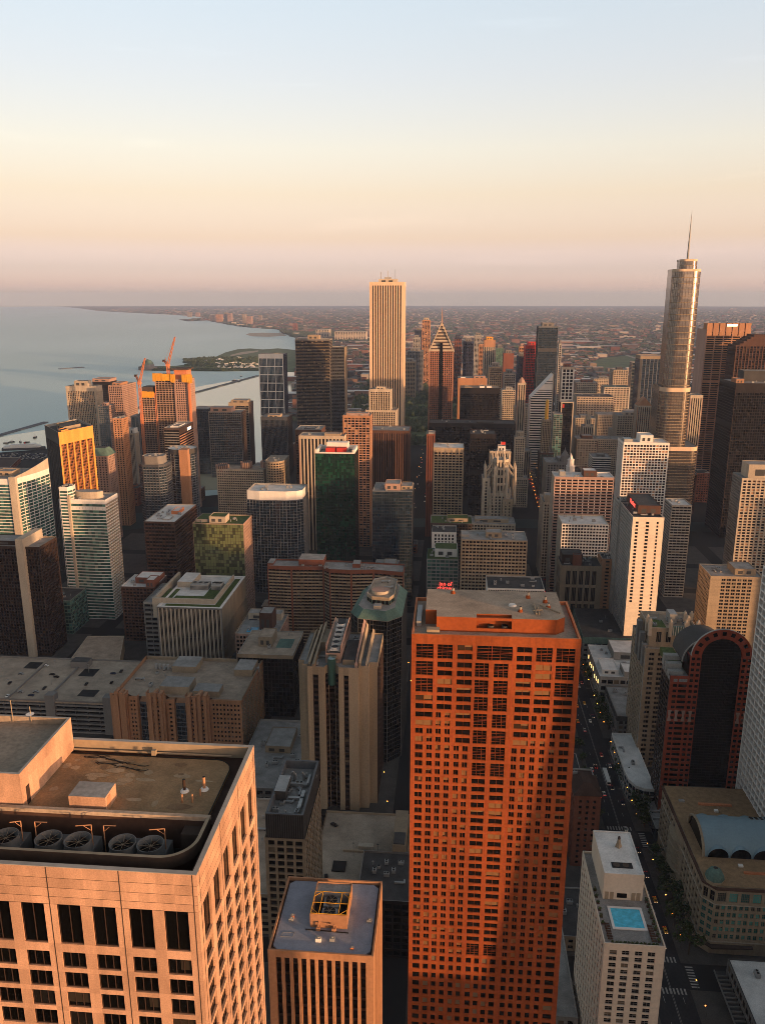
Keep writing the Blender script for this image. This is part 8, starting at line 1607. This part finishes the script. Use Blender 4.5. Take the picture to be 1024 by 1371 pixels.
for i in range(9): lamp(-55 + (i % 2) * 26, 1300 + i * 45, 1.3, 'lit amber street lamp along the wide road beside the park', 'lit street lamps by the park road')
for (px, py) in ((700, 500), (895, 690), (934, 640), (936, 655), (938, 646), (882, 745), (900, 742), (520, 950), (515, 985), (512, 1050), (516, 1090), (545, 900), (548, 925), (70, 870), (28, 600)):
    p = at(px, py, 0)
    if not overlap(p.x - .5, p.x + .5, p.y - .5, p.y + .5, 0): lamp(p.x, p.y, 1.2, 'lit amber street lamp on a side street between towers', 'lit street lamps on side streets')
# cars
def car_meshes():
    mb = MB(); pr = [(-2.2, .35), (-2.25, .75), (-1.9, .95), (-1.35, 1.0), (-.75, 1.42), (.75, 1.45), (1.5, 1.02), (2.1, .95), (2.25, .7), (2.2, .35)]
    for (a, za), (b, zb) in zip(pr, pr[1:]):
        wa, wb = (.72 if za > 1.2 else .88), (.72 if zb > 1.2 else .88); mb.face([(wa, a, za), (-wa, a, za), (-wb, b, zb), (wb, b, zb)], 0, .5)
        for s in (1, -1): mb.face([(s * .88, a, .35), (s * .88, b, .35), (s * wb, b, zb), (s * wa, a, za)][::s], 0, .5)
    g = MB(); g.face([(.70, -1.30, 1.06), (-.70, -1.30, 1.06), (-.64, -.78, 1.43), (.64, -.78, 1.43)], 0, .1); g.face([(.64, .78, 1.46), (-.64, .78, 1.46), (-.72, 1.46, 1.07), (.72, 1.46, 1.07)], 0, .1)
    for s in (1, -1): g.face([(s * .90, -1.1, 1.0), (s * .90, 1.3, 1.03), (s * .76, .7, 1.38), (s * .76, -.7, 1.36)][::s], 0, .1)
    w = MB()
    n = 10
    for i in range(n):
        a, b = 2 * math.pi * i / n, 2 * math.pi * (i + 1) / n; w.face([(-.1, .32 * math.cos(a), .32 * math.sin(a)), (.1, .32 * math.cos(a), .32 * math.sin(a)), (.1, .32 * math.cos(b), .32 * math.sin(b)), (-.1, .32 * math.cos(b), .32 * math.sin(b))], 0)
    for s in (.1, -.1): w.face([(s, .32 * math.cos(2 * math.pi * i / n), .32 * math.sin(2 * math.pi * i / n)) for i in range(n)], 0)
    l = MB(); l.box(-.16, .16, -.04, .04, -.09, .09, 0, bottom=True)
    return mb, g.mesh('car_window', ['gl_black']), w.mesh('wheel', ['rubber']), l.mesh('headlight', ['headl']), l.mesh('tail_light', ['tail'])
CB, CG, CW, CL, CT = car_meshes(); CARS = {}
for nm, m in (('white', 'white'), ('black', 'black'), ('grey', 'mechmetal'), ('red', 'red'), ('navy', 'navy'), ('yellow', 'yellow')): CARS[nm] = CB.mesh('body', [m])
def car(x, y, z, rz, colr, label, group, lights=True):
    r = thing('car', label, 'car', (x, y, z), group); inst(CARS[colr], 'body', r, (x, y, z)); inst(CG, 'car_window', r, (x, y, z))
    for a, b in ((-.8, -1.4), (.8, -1.4), (-.8, 1.4), (.8, 1.4)): inst(CW, 'wheel', r, (x + a, y + b, z + .32))
    if lights:
        for s in (-.6, .6): inst(CL, 'headlight', r, (x + s, y - 2.27, z + .7)); inst(CT, 'tail_light', r, (x + s, y + 2.27, z + .75))
    r.rotation_euler.z = rz
used = []
LBL = {k: k + ' car in the traffic on the avenue' for k in CARS}
for lane, x, rz in ((0, 102.6, math.pi), (1, 105.8, math.pi), (2, 112.2, 0), (3, 115.6, 0)):
    y = 300 + random.uniform(0, 20)
    while y < 1640:
        y += random.uniform(12, 30) if y > 640 else random.uniform(14, 48)
        if min(abs(y - e) for e in EW) < 8 and y < 1100: continue
        xx = x + (0 if y < 800 else min(y - 800, 385) * .101) + (0 if y < 1185 else (y - 1185) * .011)
        if 1090 < y < 1175 and False: continue
        c = random.choice(('white', 'black', 'black', 'grey', 'grey', 'red', 'navy', 'navy', 'yellow')); car(xx, y, .03, rz, c, LBL[c], c + ' cars in the avenue traffic')
for i in range(30): car(random.choice((-52, -49, -36, -33)), 1210 + i * 24 + random.uniform(-5, 5), .1, random.choice((0, math.pi)), random.choice(('white', 'black', 'grey')), 'far car with lights on along the wide park road', 'far cars on the park road')
mb = MB(); mb.box(-1.3, 1.3, -8.5, 8.5, .5, 3.1, 0); bus = thing('bus', 'long white bus stopped on the avenue', 'bus', (110.6, 495, .03)); 
mb.build('body', ['white'], None).parent = bus
mb = MB()
for s in (-1.32, 1.32):
    for i in range(6): y = -7.4 + i * 2.5; mb.face([(s, y, 1.5), (s, y + 2.1, 1.5), (s, y + 2.1, 2.6), (s, y, 2.6)][::1 if s > 0 else -1], 0, .2)
mb.face([(1.15, -8.52, 1.3), (-1.15, -8.52, 1.3), (-1.15, -8.52, 2.7), (1.15, -8.52, 2.7)], 0, .2); mb.build('bus_window', ['gl_black'], None).parent = bus
for a, b in ((-1.1, -5), (1.1, -5), (-1.1, 5.5), (1.1, 5.5)): w_ = inst(CW, 'wheel', None, (a, b, .5)); w_.scale = (1.4, 1.5, 1.5); w_.parent = bus
DC = [(258, 233), (278, 245), (50, 275), (220, 300), (178, 318), (103, 318), (40, 338), (425, 280), (555, 228), (595, 217), (548, 273), (155, 335), (228, 190), (105, 230)]
for i, (zx, zy) in enumerate(DC): p = zpt(zx, zy); c = ('black', 'black', 'black', 'black', 'grey', 'grey', 'white', 'black', 'navy', 'black', 'black', 'navy', 'white', 'grey')[i]; car(p.x, p.y, 25.6, random.choice((1.57, 1.57, 1.4, .1)), c, c + ' car parked on the cracked roof deck of the wide garage', c + ' cars parked on the wide garage deck', False)
car(-60, 396, 25, .9, 'black', 'lone black car parked at an angle on the small sunlit deck', None, False); car(-34.5, 362, 25, .3, 'navy', 'dark blue car driving across the small sunlit deck', None, False); car(-58, 353, 25, .2, 'black', 'black car beside the ramp opening of the small sunlit deck', None, False)
mb = MB()
for (x, y) in ((-345, 560), (-330, 540), (-310, 575), (-300, 548), (-280, 570), (-262, 555)): mb = MB(); mb.tube((x, y, 25.6), (x, y, 33), .12, 0, 5); mb.box(x - .8, x + .8, y - .2, y + .2, 33, 33.25, 0, bottom=True); mb.top('light_pole', ['ltgrey'], 'slim light pole standing on the wide garage deck', 'light pole', (x, y, 25.6), 'light poles on the garage deck')
# ------------------------------------------------------------------ the air
mbz = MB(); mbz.box(-32600, 32600, -32600, 32600, -1.0, 470.0, 0, bottom=True)
hz = mbz.build('haze', []); hz['kind'] = 'stuff'
hm = bpy.data.materials.new('haze_air'); hm.use_nodes = True; nt = hm.node_tree; nt.nodes.remove(nt.nodes['Principled BSDF'])
pv = nt.nodes.new('ShaderNodeVolumePrincipled'); pv.inputs['Color'].default_value = (.54, .69, 1.0, 1); pv.inputs['Density'].default_value = 3.5e-5; pv.inputs['Anisotropy'].default_value = 0.0
nt.links.new(pv.outputs[0], nt.nodes['Material Output'].inputs['Volume']); hz.data.materials.append(hm)
